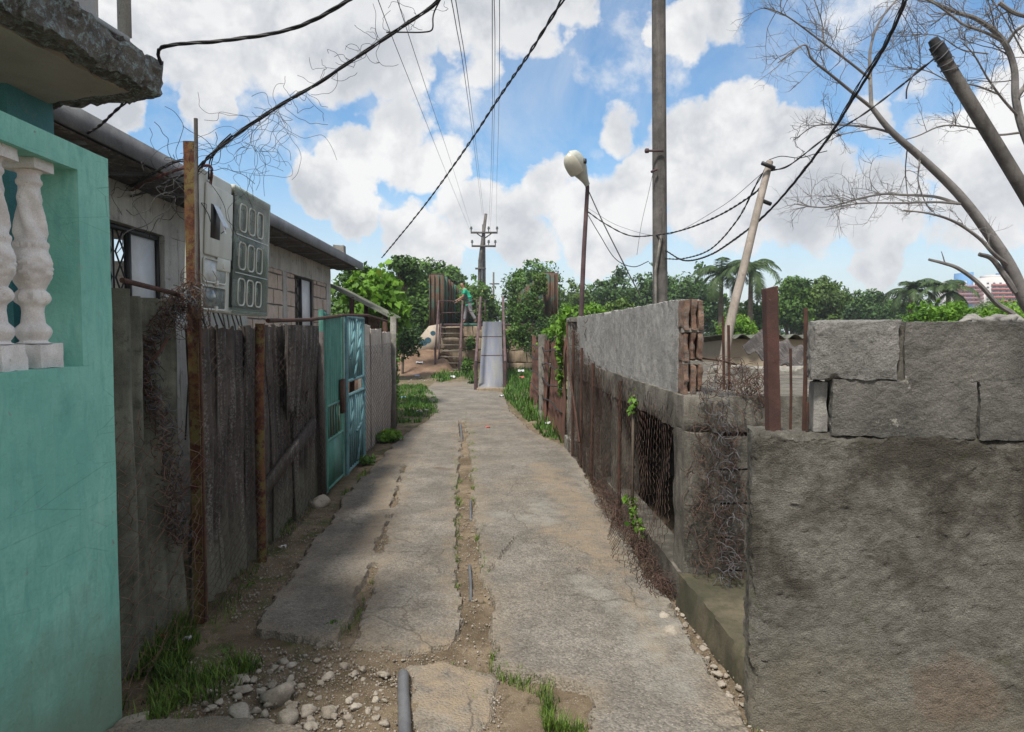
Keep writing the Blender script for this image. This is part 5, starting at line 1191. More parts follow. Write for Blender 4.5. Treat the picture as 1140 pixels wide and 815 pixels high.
# landing rail and ramp
for k, x0 in enumerate((P(531, 340, Y=30.8).x, P(540, 340, Y=30.8).x)):
    mb = MB(); mb.tube([(x0, 30.6, BZ), (x0, 30.6, BZ + 1.0)], .025, 6); 
    if k: mb.tube([(x0, 30.6, BZ + 1.0), (P(520, 340, Y=30.6).x, 30.62, BZ + 1.0)], .02, 6); mb.tube([(x0, 30.6, BZ + .5), (P(520, 340, Y=30.6).x, 30.62, BZ + .5)], .015, 6)
    o = mb.build('guard_rail', M['dark_steel']); tag(o, ['single dark guard post on the bridge landing behind the walking man', 'dark guard rail on the bridge landing just left of the ramp top'][k], 'railing')
ry0, ry1 = 19.7, 26.3
ra, rb = P(533, 436, Y=ry0), P(560, 436, Y=ry0); rc_, rd = P(537.5, 358, Y=ry1), P(558.5, 358, Y=ry1)
zr = rc_.z; mr2, t, b, pos = newmat('ramp_steel'); c = t.mix(t.mr(t.noise(stretch(t, pos, (5, .35, .35)), 1.3, 5, .6), .42, .6), (.19, .19, .185), (.14, .15, .19)); c = t.mix(t.mr(t.noise(pos, 7, 5, .7), .55, .7), c, (.16, .14, .12)); t.l.new(c, b.inputs['Base Color']); b.inputs['Roughness'].default_value = .6; M['ramp'] = mr2
ramp = thing('ramp', 'grey steel plate ramp with tall rails beside the stairs', 'ramp', ((ra.x + rb.x) / 2, ry0, 0))
mb = MB(); pts = []
for k in range(2):
    z_ = -.05 * k
mb.hexa([(ra.x, ry0, .02), (rb.x, ry0, .02), (rd.x, ry1, zr - .05), (rc_.x, ry1, zr - .05), (ra.x, ry0, .06), (rb.x, ry0, .06), (rd.x, ry1, zr), (rc_.x, ry1, zr)]); pl_ = mb.build('plate', M['ramp'], ramp)
for f_ in (.42, .72):
    mb = MB(); y_ = ry0 + (ry1 - ry0) * f_; z_ = .06 + (zr - .06) * f_; xa_ = ra.x + (rc_.x - ra.x) * f_; xb_ = rb.x + (rd.x - rb.x) * f_; mb.rbox(((xa_ + xb_) / 2, y_, z_ + .006), xb_ - xa_ - .02, .06, .014, rx=math.atan2(zr, ry1 - ry0)); mb.build('seam', M['dark_steel'], pl_)
for (xa_, xb_, s_) in ((ra.x - .08, rc_.x - .08, 0), (rb.x + .06, rd.x + .05, 1)):
    mb = MB(); mb.tube([(xa_, ry0 + .1, .78), (xb_, ry1, zr + .88)], .04, 8); mb.tube([(xb_, ry1, zr - .3), (xb_, ry1, zr + .88)], .04, 6); mb.build('handrail', M['purple_rail'], ramp, smooth=True)
    mb = MB(); mb.tube([(xa_, ry0 + .1, -.02), (xa_, ry0 + .1, .80)], .055, 7); mb.build('post', M['dark_steel'], ramp, smooth=True)
mb = MB(); mb.hexa([(rc_.x, ry1 + .01, zr - .12), (rd.x, ry1 + .01, zr - .12), (rd.x + .1, BY - .11, BZ - .1), (rc_.x, BY - .11, BZ - .1), (rc_.x, ry1 + .01, zr), (rd.x, ry1 + .01, zr), (rd.x + .1, BY - .11, BZ + .005), (rc_.x, BY - .11, BZ + .005)]); mb.build('landing', M['ramp'], ramp)
mb = MB(); mb.rbx(ra.x - .05, rb.x + .1, ry0 - .32, ry0 - .02, -.03, .09, res=.08, amp=.02, sc=5, seed=4); o = mb.build('step', M['stoneblock'], smooth=True); tag(o, 'low stone step at the foot of the steel ramp', 'step')
mb = MB(); mb.rbx(xl - .1, xr + .15, 27.6, 27.95, -.03, .10, res=.08, amp=.02, sc=5, seed=5); o = mb.build('step', M['stoneblock'], smooth=True); tag(o, 'low stone step at the foot of the steel stairs', 'step')
# ------------------------------------------------------------------ the walking man
py_ = 30.95; hx_ = P(521.5, 360, Y=py_).x; base = Vector((hx_, py_, BZ + .002)); sc_ = 1.0
def skinmesh(name, verts, edges, rad, mat, parent, root=0, sub=2):
    me = bpy.data.meshes.new(name); me.from_pydata([tuple(Vector(v) * 1.0) for v in verts], edges, []); me.materials.append(M[mat])
    o = bpy.data.objects.new(name, me); COL.objects.link(o); o.parent = parent
    if isinstance(parent, bpy.types.Object) and parent.type == 'MESH': pass
    o.modifiers.new('skin', 'SKIN'); 
    for i, r in enumerate(rad):
        sv = me.skin_vertices[0].data[i]; sv.radius = (r, r) if not hasattr(r, '__len__') else r; sv.use_root = (i == root)
    sm = o.modifiers.new('subdivision', 'SUBSURF'); sm.levels = sub; sm.render_levels = sub
    for p_ in me.polygons: p_.use_smooth = True
    o.modifiers['skin'].use_smooth_shade = True
    return o
man = thing('person', 'man in a green shirt and grey trousers leaning forward as he walks onto the bridge', 'person', base)
# he walks towards -X; local frame: forward = -X
V = [(.02, 0, .92), (.0, 0, 1.06), (-.07, 0, 1.25), (-.15, 0, 1.40), (-.20, 0, 1.50), (-.235, 0, 1.56), (-.255, 0, 1.66), (-.25, 0, 1.73),      # pelvis..head 0-7
     (.02, .09, .88), (-.13, .10, .50), (-.17, .10, .09), (-.30, .10, .04),                        # front leg 8-11
     (.04, -.09, .88), (.12, -.10, .48), (.33, -.10, .12), (.27, -.10, .03),                       # rear leg 12-15
     (-.14, .19, 1.40), (-.20, .21, 1.14), (-.42, .17, .97), (-.50, .16, .92),               # far arm
     (-.14, -.19, 1.40), (-.22, -.22, 1.14), (-.46, -.18, 1.0), (-.55, -.17, .96),               # near arm reaching ahead
     ]
E = [(0, 1), (1, 2), (2, 3), (3, 4), (4, 5), (5, 6), (6, 7), (0, 8), (8, 9), (9, 10), (10, 11), (0, 12), (12, 13), (13, 14), (14, 15), (3, 16), (16, 17), (17, 18), (18, 19), (3, 20), (20, 21), (21, 22), (22, 23)]
Rd = [.13, .12, .13, .11, .055, .08, .10, .075, .085, .062, .042, .04, .085, .062, .042, .04, .06, .046, .034, .030, .06, .046, .034, .030]
# fingers and thumb on each hand
for wr, sy in ((19, 1), (23, -1)):
    w0 = Vector(V[wr])
    for k, (dy, ln) in enumerate(((-.026, .075), (-.009, .085), (.009, .08), (.026, .065))):
        i0 = len(V); V += [tuple(w0 + Vector((-.035, dy, -.01))), tuple(w0 + Vector((-.035 - ln * .6, dy * 1.1, -.03))), tuple(w0 + Vector((-.035 - ln * .8, dy * 1.1, -.065)))]; E += [(wr, i0), (i0, i0 + 1), (i0 + 1, i0 + 2)]; Rd += [.010, .009, .008]
    i0 = len(V); V += [tuple(w0 + Vector((-.01, -.04 * sy, .0))), tuple(w0 + Vector((-.045, -.055 * sy, -.03)))]; E += [(wr, i0), (i0, i0 + 1)]; Rd += [.011, .009]
skinmesh('body', V, E, Rd, 'skin', man)
V2 = [(.02, 0, .95), (.0, 0, 1.06), (-.07, 0, 1.25), (-.15, 0, 1.40), (-.185, 0, 1.46), (-.14, .19, 1.40), (-.19, .21, 1.22), (-.14, -.19, 1.40), (-.205, -.215, 1.22), (.035, 0, .86)]
skinmesh('shirt', V2, [(0, 1), (1, 2), (2, 3), (3, 4), (3, 5), (5, 6), (3, 7), (7, 8), (0, 9)], [.16, .155, .165, .14, .07, .085, .072, .085, .072, .16], 'shirt', man)
V3_ = [(.02, 0, .93), (.02, .09, .86), (-.13, .10, .50), (-.165, .10, .13), (.04, -.09, .86), (.12, -.10, .48), (.315, -.10, .15)]
skinmesh('trousers', V3_, [(0, 1), (1, 2), (2, 3), (0, 4), (4, 5), (5, 6)], [.145, .11, .085, .07, .11, .085, .07], 'trouser', man)
V4 = [(-.235, 0, 1.735), (-.20, 0, 1.70), (-.175, 0, 1.64)]
skinmesh('hair', V4, [(0, 1), (1, 2)], [.096, .104, .08], 'hair', man)
for nm, (ax_, ay_, az_) in (('shoe', (-.24, .10, .035)), ('shoe', (.31, -.10, .05))):
    skinmesh(nm, [(ax_ + .08, ay_, az_), (ax_, ay_, az_), (ax_ - .12, ay_, az_ - .005)], [(0, 1), (1, 2)], [.045, .048, .035], 'hair', man, sub=1)
f0_ = Vector((-.335, 0, 1.64))
mb = MB(); mb.tube([base + f0_ + Vector((.0, 0, .03)), base + f0_ + Vector((-.018, 0, -.005)), base + f0_ + Vector((.0, 0, -.015))], [.008, .014, .010], 6); mb.build('nose', M['skin'], man, smooth=True)
for dy in (-.032, .032):
    mb = MB(); mb.stone(base + f0_ + Vector((.006, dy, .025)), .010, 4, 1, .8); mb.build('eye', M['hair'], man, smooth=True)
    mb = MB(); mb.stone(base + Vector((-.24, dy * 2.75, 1.655)), .022, 5, 1, 1.3); mb.build('ear', M['skin'], man, smooth=True)
mb = MB(); mb.rbox(base + f0_ + Vector((.004, 0, -.04)), .012, .045, .008); mb.build('mouth', M['rust'], man)
mb = MB(); mb.rough([base + Vector(v) for v in ((-.20, -.24, .98), (-.02, -.24, .98), (-.02, -.16, .98), (-.20, -.16, .98), (-.19, -.24, 1.20), (-.03, -.24, 1.20), (-.03, -.16, 1.20), (-.19, -.16, 1.20))], res=.04, amp=.01, sc=9, seed=4)
o = mb.build('bag', M['black_iron'], smooth=True); tag(o, 'black bag slung at the waist of the man in green', 'bag')
# ================================================================== poles, lamp
pp = MB(); a0 = P(737, 335, Y=11); a0.z = 0; b0 = P(733, -60, Y=11); n_ = 16
ps = [a0.lerp(b0, i / n_) for i in range(n_ + 1)]; pp.tube(ps, [.118 - .016 * i / n_ for i in range(n_ + 1)], 16)
pole = pp.build('utility_pole', M['wood_pole'], smooth=True); tag(pole, 'thick grey wooden utility pole standing upright behind the rough wall', 'utility pole')
mb = MB(); a_ = P(735, 168, Y=10.85); mb.tube([a_ + Vector((-.22, 0, .0)), a_ + Vector((.05, 0, .0))], .018, 6); mb.lathe([(.03, -.03), (.038, 0), (.03, .03)], a_ + Vector((-.2, 0, 0)), 8); mb.build('bolt', M['dark_steel'], pole)
mb = MB(); a_ = P(727, 190, Y=10.85); mb.tube([a_ + Vector((.06, 0, .02)), a_ + Vector((-.03, 0, -.02))], .02, 6); mb.build('bracket', M['dark_steel'], pole)
mb = MB(); mb.tube([(a0.x - .10, 10.87, .1), P(730, 300, Y=10.86), P(736, 262, Y=10.86)], .022, 6); mb.build('riser_pipe', M['conc'], pole, smooth=True)
lamp = thing('street_lamp', 'leaning street lamp with a round cobra head on a thin purple pipe', 'street lamp', P(647, 370, Y=12) * 1)
lamp.location.z = 0
mb = MB(); ls = [Vector((P(646.5, 350, Y=12).x, 12, 0)), P(647, 350, Y=12), P(650, 280, Y=12), P(654, 210, Y=12), P(653.5, 203, Y=12)]; mb.tube(ls, [.048, .042, .038, .034, .034], 10); mb.build('pole', M['purple_rail'], lamp, smooth=True)
hb, ht = P(654, 206, Y=12), P(634, 168, Y=11.7); ax = (ht - hb); L_ = ax.length; ax.normalize()
sx_ = ax.cross(Vector((0, 1, 0))).normalized(); sy_ = ax.cross(sx_).normalized()
def head(r0, name, mat, f0, f1, off, par, half=None):
    m_ = MB(); nn, mm = 14, 20; vs = []
    for i in range(nn + 1):
        f_ = f0 + (f1 - f0) * i / nn; g_ = (f_ - .0); rr = r0 * (0.30 + .70 * float(sst(.0, .62, np.array(g_)))) * math.sqrt(max(0, 1 - max(0, (g_ - .66) / .34) ** 2.2))
        for k_ in range(mm):
            a_ = 2 * math.pi * k_ / mm; vs.append(hb + ax * L_ * f_ + sx_ * rr * math.cos(a_) + sy_ * rr * .8 * math.sin(a_) + off)
    o_ = len(m_.v); m_.v += [tuple(v) for v in vs]; m_.f += [(o_ + i * mm + k_, o_ + i * mm + (k_ + 1) % mm, o_ + (i + 1) * mm + (k_ + 1) % mm, o_ + (i + 1) * mm + k_) for i in range(nn) for k_ in range(mm)]
    return m_.build(name, mat, par, smooth=True)
hd = head(.155, 'head', M['lamp_head'], 0, 1.0, Vector((0, 0, 0)), lamp); head(.145, 'lens', M['lamp_glass'], .46, 1.0, (sx_ * (-.035 if sx_.x > 0 else .035)) + Vector((-.005, -.02, -.03)), hd)
mb = MB(); c_ = P(651, 180, Y=11.75); mb.lathe([(.03, -.03), (.035, 0), (.03, .045)], c_, 8); mb.build('photocell', M['black_iron'], hd)
# far H pole
fy = 64
hp = thing('power_pole', 'distant double power pole with two crossarms beyond the bridge', 'power pole', (P(537, 370, Y=fy).x, fy, 0))
mb = MB(); mb.tube([(P(533, 370, Y=fy).x, fy, 0), P(534.5, 290, Y=fy), P(541, 238, Y=fy)], [.2, .17, .13], 8); mb.build('post', M['wood_pole'], hp)
mb = MB(); mb.tube([(P(539, 370, Y=fy + .5).x, fy + .5, 0), P(538.5, 250, Y=fy + .5)], [.2, .14], 8); mb.build('post', M['wood_pole'], hp)
for (x0, x1, y_) in ((524, 554, 259), (525, 552, 274), (529, 541, 299)):
    mb = MB(); a_, b_ = P(x0, y_, Y=fy - .2), P(x1, y_, Y=fy - .2); mb.rbox((a_ + b_) / 2, b_.x - a_.x, .14, .16); arm = mb.build('crossarm', M['wood_pole'], hp)
    if y_ < 290:
        for xx in (x0 + .6, 544, x1 - .6):
            mb = MB(); mb.lathe([(.05, 0), (.05, .2), (.12, .22), (.12, .32), (.07, .36), (.11, .40), (.05, .46)], P(xx, y_, Y=fy - .2) + Vector((0, 0, .08)), 8); mb.build('insulator', M['box_dark'], arm, smooth=True)
mb = MB(); mb.tube([P(531, 260, Y=fy), P(538, 265, Y=fy)], .05, 5); mb.tube([P(547, 260, Y=fy), P(540, 265, Y=fy)], .05, 5); mb.build('brace', M['wood_pole'], hp)
f2 = 140
hp2 = thing('power_pole', 'tiny second power pole far beyond, just right of the double pole', 'power pole', (P(549.5, 370, Y=f2).x, f2, 0))
mb = MB(); mb.tube([(P(549.5, 370, Y=f2).x, f2, 0), P(549.5, 303, Y=f2)], .2, 6); mb.build('post', M['wood_pole'], hp2)
mb = MB(); a_, b_ = P(545, 316, Y=f2), P(556, 316, Y=f2); mb.rbox((a_ + b_) / 2, b_.x - a_.x, .2, .25); mb.build('crossarm', M['wood_pole'], hp2)
# leaning poles
lp = MB(); a_ = P(806, 430, Y=6.0); a_.z = .6; a_.x -= .12; ps = [a_, P(806, 400, Y=6.05), P(815, 350, Y=6.1), P(828, 298, Y=6.2), P(843, 235, Y=6.3), P(857, 180, Y=6.4)]
lp.tube(spline(ps, 4), [.045 - .015 * i / 20 for i in range(21)], 10)
lpo = lp.build('leaning_pole', M['wood_pale'], smooth=True); tag(lpo, 'thin pale crooked pole leaning right above the unfinished wall', 'pole')
for (px_, y_) in ((856, 186), (852, 226)):
    mb = MB(); c_ = P(px_, y_, Y=6.33); mb.tube([c_ + Vector((-.07, -.02, .03)), c_ + Vector((.05, 0, -.01))], .018, 6); mb.build('insulator', M['black_iron'], lpo)
tp = MB(); y6 = 5.6; ps = [P(1044, 55, Y=y6), P(1070, 98, Y=y6), P(1140, 213, Y=y6), P(1240, 385, Y=y6), P(1330, 540, Y=y6)]
ps[-1] = ps[-1]; e_ = (ps[-1] - ps[-2]).normalized(); ps.append(ps[-1] + e_ * (ps[-1].z / -e_.z + .0)) 
tp.tube(spline(ps, 5), [.050 + .006 * i / 25 for i in range(26)], 14)
tpo = tp.build('leaning_pole', M['wood_pole'], smooth=True); tag(tpo, 'thick grey wooden pole leaning sharply left at the upper right with a dark capped top', 'pole')
mb = MB(); c_, e2_ = P(1042, 50, Y=y6), P(1052, 67, Y=y6); mb.tube([c_ - (e2_ - c_) * .42, c_ - (e2_ - c_) * .36, c_ - (e2_ - c_) * .05, c_, e2_], [.016, .037, .043, .055, .056], 14); mb.build('cap', M['wire_black'], tpo, smooth=True)
for k in range(4):
    c0_ = c_.lerp(e2_, .2 + k * .45); d_ = (e2_ - c_).normalized(); b1 = d_.orthogonal().normalized(); b2_ = d_.cross(b1); mb = MB()
    mb.tube([c0_ + (b1 * math.cos(a) + b2_ * math.sin(a)) * .060 + d_ * .02 * math.sin(a + k) for a in np.linspace(0, 6.4, 22)], .005, 4, False); mb.build('binding_wire', M['wire_grey'], tpo)
# ================================================================== wires
def wire(pts, r, label, mat='wire_black', n=8, tw=0, strands=1, sub=8, cat_='wire', seed=0, spread=None):
    mbw = MB(); c = spline(pts, sub)
    if strands == 1: mbw.tube(c, r, 5, False)
    else:
        # resample evenly so that the twist is regular
        Ls = [0]; 
        for i in range(1, len(c)): Ls.append(Ls[-1] + (c[i] - c[i - 1]).length)
        stp = max(.02, (spread or r) * 3.0); m_ = max(8, min(700, int(Ls[-1] / stp))); cc = []; k_ = 0
        for i in range(m_ + 1):
            s_ = Ls[-1] * i / m_
            while k_ < len(Ls) - 2 and Ls[k_ + 1] < s_: k_ += 1
            cc.append(c[k_].lerp(c[k_ + 1], (s_ - Ls[k_]) / max(1e-9, Ls[k_ + 1] - Ls[k_])))
        for q_ in range(strands):
            pl = []
            for i, p_ in enumerate(cc):
                t_ = (cc[min(i + 1, m_)] - cc[max(i - 1, 0)]).normalized(); b1 = t_.orthogonal().normalized(); b2_ = t_.cross(b1); a_ = i * (tw or .42) + q_ * 2 * math.pi / strands
                rr2 = (spread or r) * .62 * (1 + .5 * nz(i * .07, q_, seed)); pl.append(p_ + (b1 * math.cos(a_) + b2_ * math.sin(a_)) * rr2)
            mbw.tube(pl, r, 4, False)
    o = mbw.build('wire', M[mat]); tag(o, label, cat_); return o
def along(pix): return [P(x, y, Y=Y_) for x, y, Y_ in pix]
wire(along([(632, -10, 4.6), (626, 0, 4.7), (590, 58, 5.6), (556, 108, 7), (515, 170, 9), (470, 232, 11.5), (425, 287, 14.5)]), .0075, 'long twisted black cable crossing the open sky down to the left-hand trees', strands=2, spread=.012)
wire(along([(180, 72, 3.08), (176, 60, 3.05), (180, 53, 3.04), (200, 49, 3.0), (250, 45, 2.95), (310, 36, 2.9), (350, 22, 2.8), (388, 0, 2.7), (400, -8, 2.7)]), .0045, 'twisted dark cable leaving the tip of the balcony slab towards the top', 'wire_black', strands=3, spread=.006)
wire(along([(142, 111, 3.2), (128, 124, 3.4), (108, 142, 3.8), (85, 155, 4.4), (75, 158, 4.8)]), .005, 'short twisted cable running from under the balcony slab to the house roof', strands=2, spread=.006)
main = [(216, 196, 4.0), (222, 186, 4.0), (240, 168, 4.0), (270, 145, 4.0), (310, 118, 3.9), (350, 95, 3.85), (385, 72, 3.8), (425, 45, 3.75), (455, 25, 3.7), (480, 8, 3.65), (495, -8, 3.6)]
wire(along(main), .0038, 'thick knotted bundle of black service cables above the meter cabinet', strands=4, spread=.010, tw=.35)
wire(along([(430, 36, 3.74), (450, 36, 3.74), (470, 36, 3.72), (481, 33, 3.7), (482, 20, 3.7), (484, 12, 3.7), (490, 0, 3.65)]), .004, 'loop of black cable dropping from the knotted bundle near the top', strands=1)
def strag(path, n, ln, r, label, mat='wire_grey', seed=0, down=.4, par=None):
    mbs = MB(); q_ = random.Random(seed); c = spline(along(path), 6)
    for k_ in range(n):
        p_ = c[q_.randrange(len(c))].copy(); pl = [p_.copy()]; dr = Vector((q_.gauss(0, 1), q_.gauss(0, .6), q_.gauss(0, 1) - down)).normalized(); L2 = q_.uniform(.4, 1) * ln; m_ = 9
        for i in range(m_): dr = (dr + Vector((q_.gauss(0, .5), q_.gauss(0, .3), q_.gauss(0, .5) - down * .2))).normalized(); p_ = p_ + dr * L2 / m_; pl.append(p_.copy())
        mbs.tube(spline(pl, 3), r, 3, False)
    o = mbs.build('wire_tangle', M[mat]); tag(o, label, 'wire'); return o
strag([(300, 122, 3.9), (350, 95, 3.85), (400, 65, 3.8), (440, 35, 3.75), (475, 8, 3.7)], 34, .30, .0013, 'thin loose wires sprouting along the knotted cable bundle', 'wire_black', 5, 0)
strag([(262, 152, 4.0), (300, 128, 3.95), (312, 118, 3.9)], 26, .62, .0012, 'nest of fine loose wires dangling in front of the sky by the cabinet', 'wire_black', 8, .8)
strag([(262, 190, 4.0), (285, 195, 4.0), (300, 190, 4.0), (280, 165, 4.0)], 10, .5, .0011, 'a few fine wires hanging onto the top of the meter cabinet', 'wire_black', 18, .5)
for k, (pix, mt, lb) in enumerate([
    ([(218, 185, 3.98), (200, 188, 4.2), (170, 200, 4.9), (140, 216, 5.6)], 'wire_red', 'reddish service wire from the square post to the house wall'),
    ([(218, 182, 3.98), (195, 180, 4.2), (165, 196, 4.9), (138, 212, 5.6)], 'wire_black', 'uppermost black service wire between square post and house wall'),
    ([(220, 190, 3.98), (195, 198, 4.2), (168, 212, 4.9), (138, 221, 5.6)], 'wire_black', 'lowest black service wire between square post and house wall'),
    ([(224, 186, 4.02), (232, 184, 4.05), (236, 190, 4.1), (234, 205, 4.15)], 'wire_red', 'short red wires dropping into the top of the meter cabinet'),
    ([(258, 150, 4.0), (242, 165, 4.02), (234, 180, 4.08), (233, 200, 4.12)], 'wire_black', 'black cable curving down from the bundle into the meter cabinet')]):
    wire(along(pix), .0038, lb, mt, strands=3, spread=.010, tw=.2, seed=k)
strag([(150, 205, 5.3), (175, 195, 4.8), (200, 188, 4.2), (215, 190, 4.0)], 30, .55, .0018, 'messy loops of loose wire between the house wall and the square post', 'wire_black', 31, .25)
strag([(185, 215, 4.3), (195, 225, 4.2), (190, 245, 4.3)], 9, .55, .0028, 'black cable loops hanging under the house eave left of the square post', 'wire_black', 33, .5)
wire(along([(654, 210, 12), (670, 245, 11.6), (690, 285, 11.2), (716, 336, 10.9)]), .010, 'straight dark cable slanting down from the street lamp to the wall', 'wire_black')
wire(along([(655, 240, 12), (668, 262, 11.8), (685, 288, 11.5), (705, 297, 11.2), (722, 291, 11)]), .007, 'slack cable from the street lamp to the big upright pole', 'wire_black')
wire(along([(655, 236, 12), (672, 248, 11.7), (700, 262, 11.3), (728, 262, 11), (760, 256, 9.8), (800, 240, 8.4), (840, 215, 7), (855, 196, 6.4)]), .007, 'cable running from the street lamp past the big pole to the thin leaning pole', 'wire_black', strands=2, spread=.008)
wire(along([(655, 232, 12), (690, 252, 11.4), (740, 262, 10.8), (800, 232, 8.4), (852, 190, 6.4)]), .003, 'faint thin grey wire above the lamp cable', 'wire_grey')
wire(along([(741, 288, 10.9), (760, 288, 10), (790, 278, 8.6), (820, 246, 7.3), (842, 205, 6.6), (855, 183, 6.4)]), .006, 'twisted cable sagging from the big upright pole up to the thin leaning pole tip', strands=2, spread=.008)
wire(along([(741, 279, 10.9), (762, 290, 10), (790, 284, 8.6), (824, 262, 7.3), (853, 238, 6.5), (886, 201, 6.0), (921, 155, 5.6), (950, 110, 5.3), (985, 52, 4.9), (1009, 0, 4.6), (1014, -12, 4.6)]), .0065, 'heavy doubled black cable swinging from the big pole up across the dead tree', strands=3, spread=.009)
wire(along([(886, 201, 6.0), (925, 148, 5.7), (957, 92, 5.4), (984, 50, 5.0), (1003, 8, 4.7), (1008, -12, 4.6)]), .005, 'second black cable hanging beside the heavy doubled one in the dead tree', strands=2, spread=.008)
wire(along([(856, 190, 6.4), (875, 186, 6.2), (895, 172, 6.1), (921, 152, 6.0), (960, 128, 5.8), (1000, 98, 5.7), (1032, 72, 5.55), (1044, 62, 5.5)]), .005, 'black cable from the thin leaning pole to the capped top of the thick leaning pole', strands=2, spread=.006)
wire(along([(856, 178, 6.4), (870, 174, 6.35), (890, 176, 6.3), (905, 172, 6.25), (921, 168, 6.2)]), .004, 'short curled wire at the tip of the thin leaning pole', 'wire_black')
wire(along([(1030, 72, 5.5), (1018, 82, 5.5), (1010, 98, 5.5), (1009, 110, 5.5)]), .006, 'cut cable end hanging below the capped top of the thick leaning pole', 'wire_black')
wire(along([(727, 192, 10.85), (722, 215, 10.85), (714, 250, 10.8), (709, 284, 10.8)]), .0035, 'thin vertical stay wire beside the big upright pole', 'wire_grey')
strag([(875, 150, 5.9), (890, 165, 6.0), (905, 180, 6.0)], 8, .3, .002, 'frayed wire ends around the cable joint by the dead tree', 'wire_black', 41, .1)
for k, (pix, r_) in enumerate([([(418, -8, 9), (440, 50, 12), (470, 125, 19), (500, 200, 32), (524, 258, 64)], .006), ([(440, -8, 9), (452, 30, 11), (480, 115, 19), (505, 190, 33), (525, 255, 64)], .006),
                               ([(501, -8, 9), (508, 30, 11), (518, 90, 16), (530, 180, 34), (537, 240, 64)], .007), ([(506, -8, 9), (512, 30, 11), (521, 90, 16), (532, 180, 34), (538.5, 240, 64)], .007),
                               ([(548, -8, 9), (548, 60, 13), (548, 140, 22), (546, 210, 40), (544, 256, 64)], .007), ([(550, -8, 9), (551, 60, 13), (550, 140, 22), (548, 210, 40), (545, 271, 64)], .006), ([(556, -8, 9), (556, 60, 13), (555, 140, 22), (553, 210, 40), (553, 256, 64)], .006)]):
    lbs = ['leftmost overhead line running to the left end of the far crossarm', 'second overhead line from the left, close beside the leftmost', 'left one of the paired lines meeting the tip of the far double pole', 'right one of the paired lines meeting the tip of the far double pole',
           'left one of the three nearly vertical overhead lines', 'middle one of the three nearly vertical overhead lines', 'right one of the three nearly vertical overhead lines'][k]
    wire(along(pix), r_, lbs, 'wire_grey')
# ================================================================== trees and plants
def leafcloud(centres, n, size, seed, aspect=1.9, droop=.2, shell=.75, tint_up=.45, curl=.25):
    """leaf faces spread through lumpy clumps; centres = [(x,y,z,rx,ry,rz)]"""
    r_ = np.random.default_rng(seed); C_ = np.array(centres, dtype=float); vol = (C_[:, 3] * C_[:, 5] * C_[:, 4]) ** (2 / 3); pk = r_.choice(len(C_), n, p=vol / vol.sum())
    d = r_.normal(size=(n, 3)); d /= np.linalg.norm(d, axis=1, keepdims=True); rad = (shell + (1 - shell) * r_.random(n)) * (.82 + .36 * fbm(d * 1.0 + pk[:, None] * 3.1, 2.2, seed, 3))
    rad *= np.where(r_.random(n) < .22, r_.uniform(.2, .9, n), 1); c = C_[pk, :3] + d * rad[:, None] * C_[pk, 3:6]
    nrm = d * .7 + r_.normal(size=(n, 3)) * .55 + np.array([0, 0, .45]); nrm /= np.linalg.norm(nrm, axis=1, keepdims=True)
    a = np.cross(nrm, r_.normal(size=(n, 3))); a /= np.linalg.norm(a, axis=1, keepdims=True); a[:, 2] -= droop; a /= np.linalg.norm(a, axis=1, keepdims=True); b_ = np.cross(nrm, a)
    s = size * (.55 + .8 * r_.random(n)); L = s[:, None] * a; W = (s / aspect)[:, None] * b_; nn = nrm * (s * curl)[:, None]
    vs = np.stack([c - L * .5, c - L * .05 + W * .5 + nn * .3, c + L * .5 - nn * .5, c - L * .05 - W * .5 + nn * .3], 1).reshape(-1, 3)
    q = np.arange(n)[:, None] * 4; fs = q + np.array([[0, 1, 2, 3]])
    clump = r_.random(len(C_)) * .35
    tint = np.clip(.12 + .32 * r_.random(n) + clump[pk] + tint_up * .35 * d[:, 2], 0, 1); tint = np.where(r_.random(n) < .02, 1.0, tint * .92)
    return vs, fs, np.repeat(tint, 4)
def lumps(c, R_, nl, lr, seed, flat_=.8, low=-.5):
    q_ = random.Random(seed); out = []
    for k in range(nl):
        while True:
            d = Vector((q_.gauss(0, 1), q_.gauss(0, 1), q_.gauss(0, 1))).normalized()
            if d.z > low: break
        f_ = q_.uniform(.45, .95); r = lr * q_.uniform(.65, 1.3); out.append((c[0] + d.x * R_[0] * f_, c[1] + d.y * R_[1] * f_, c[2] + d.z * R_[2] * f_, r, r, r * flat_))
    return out
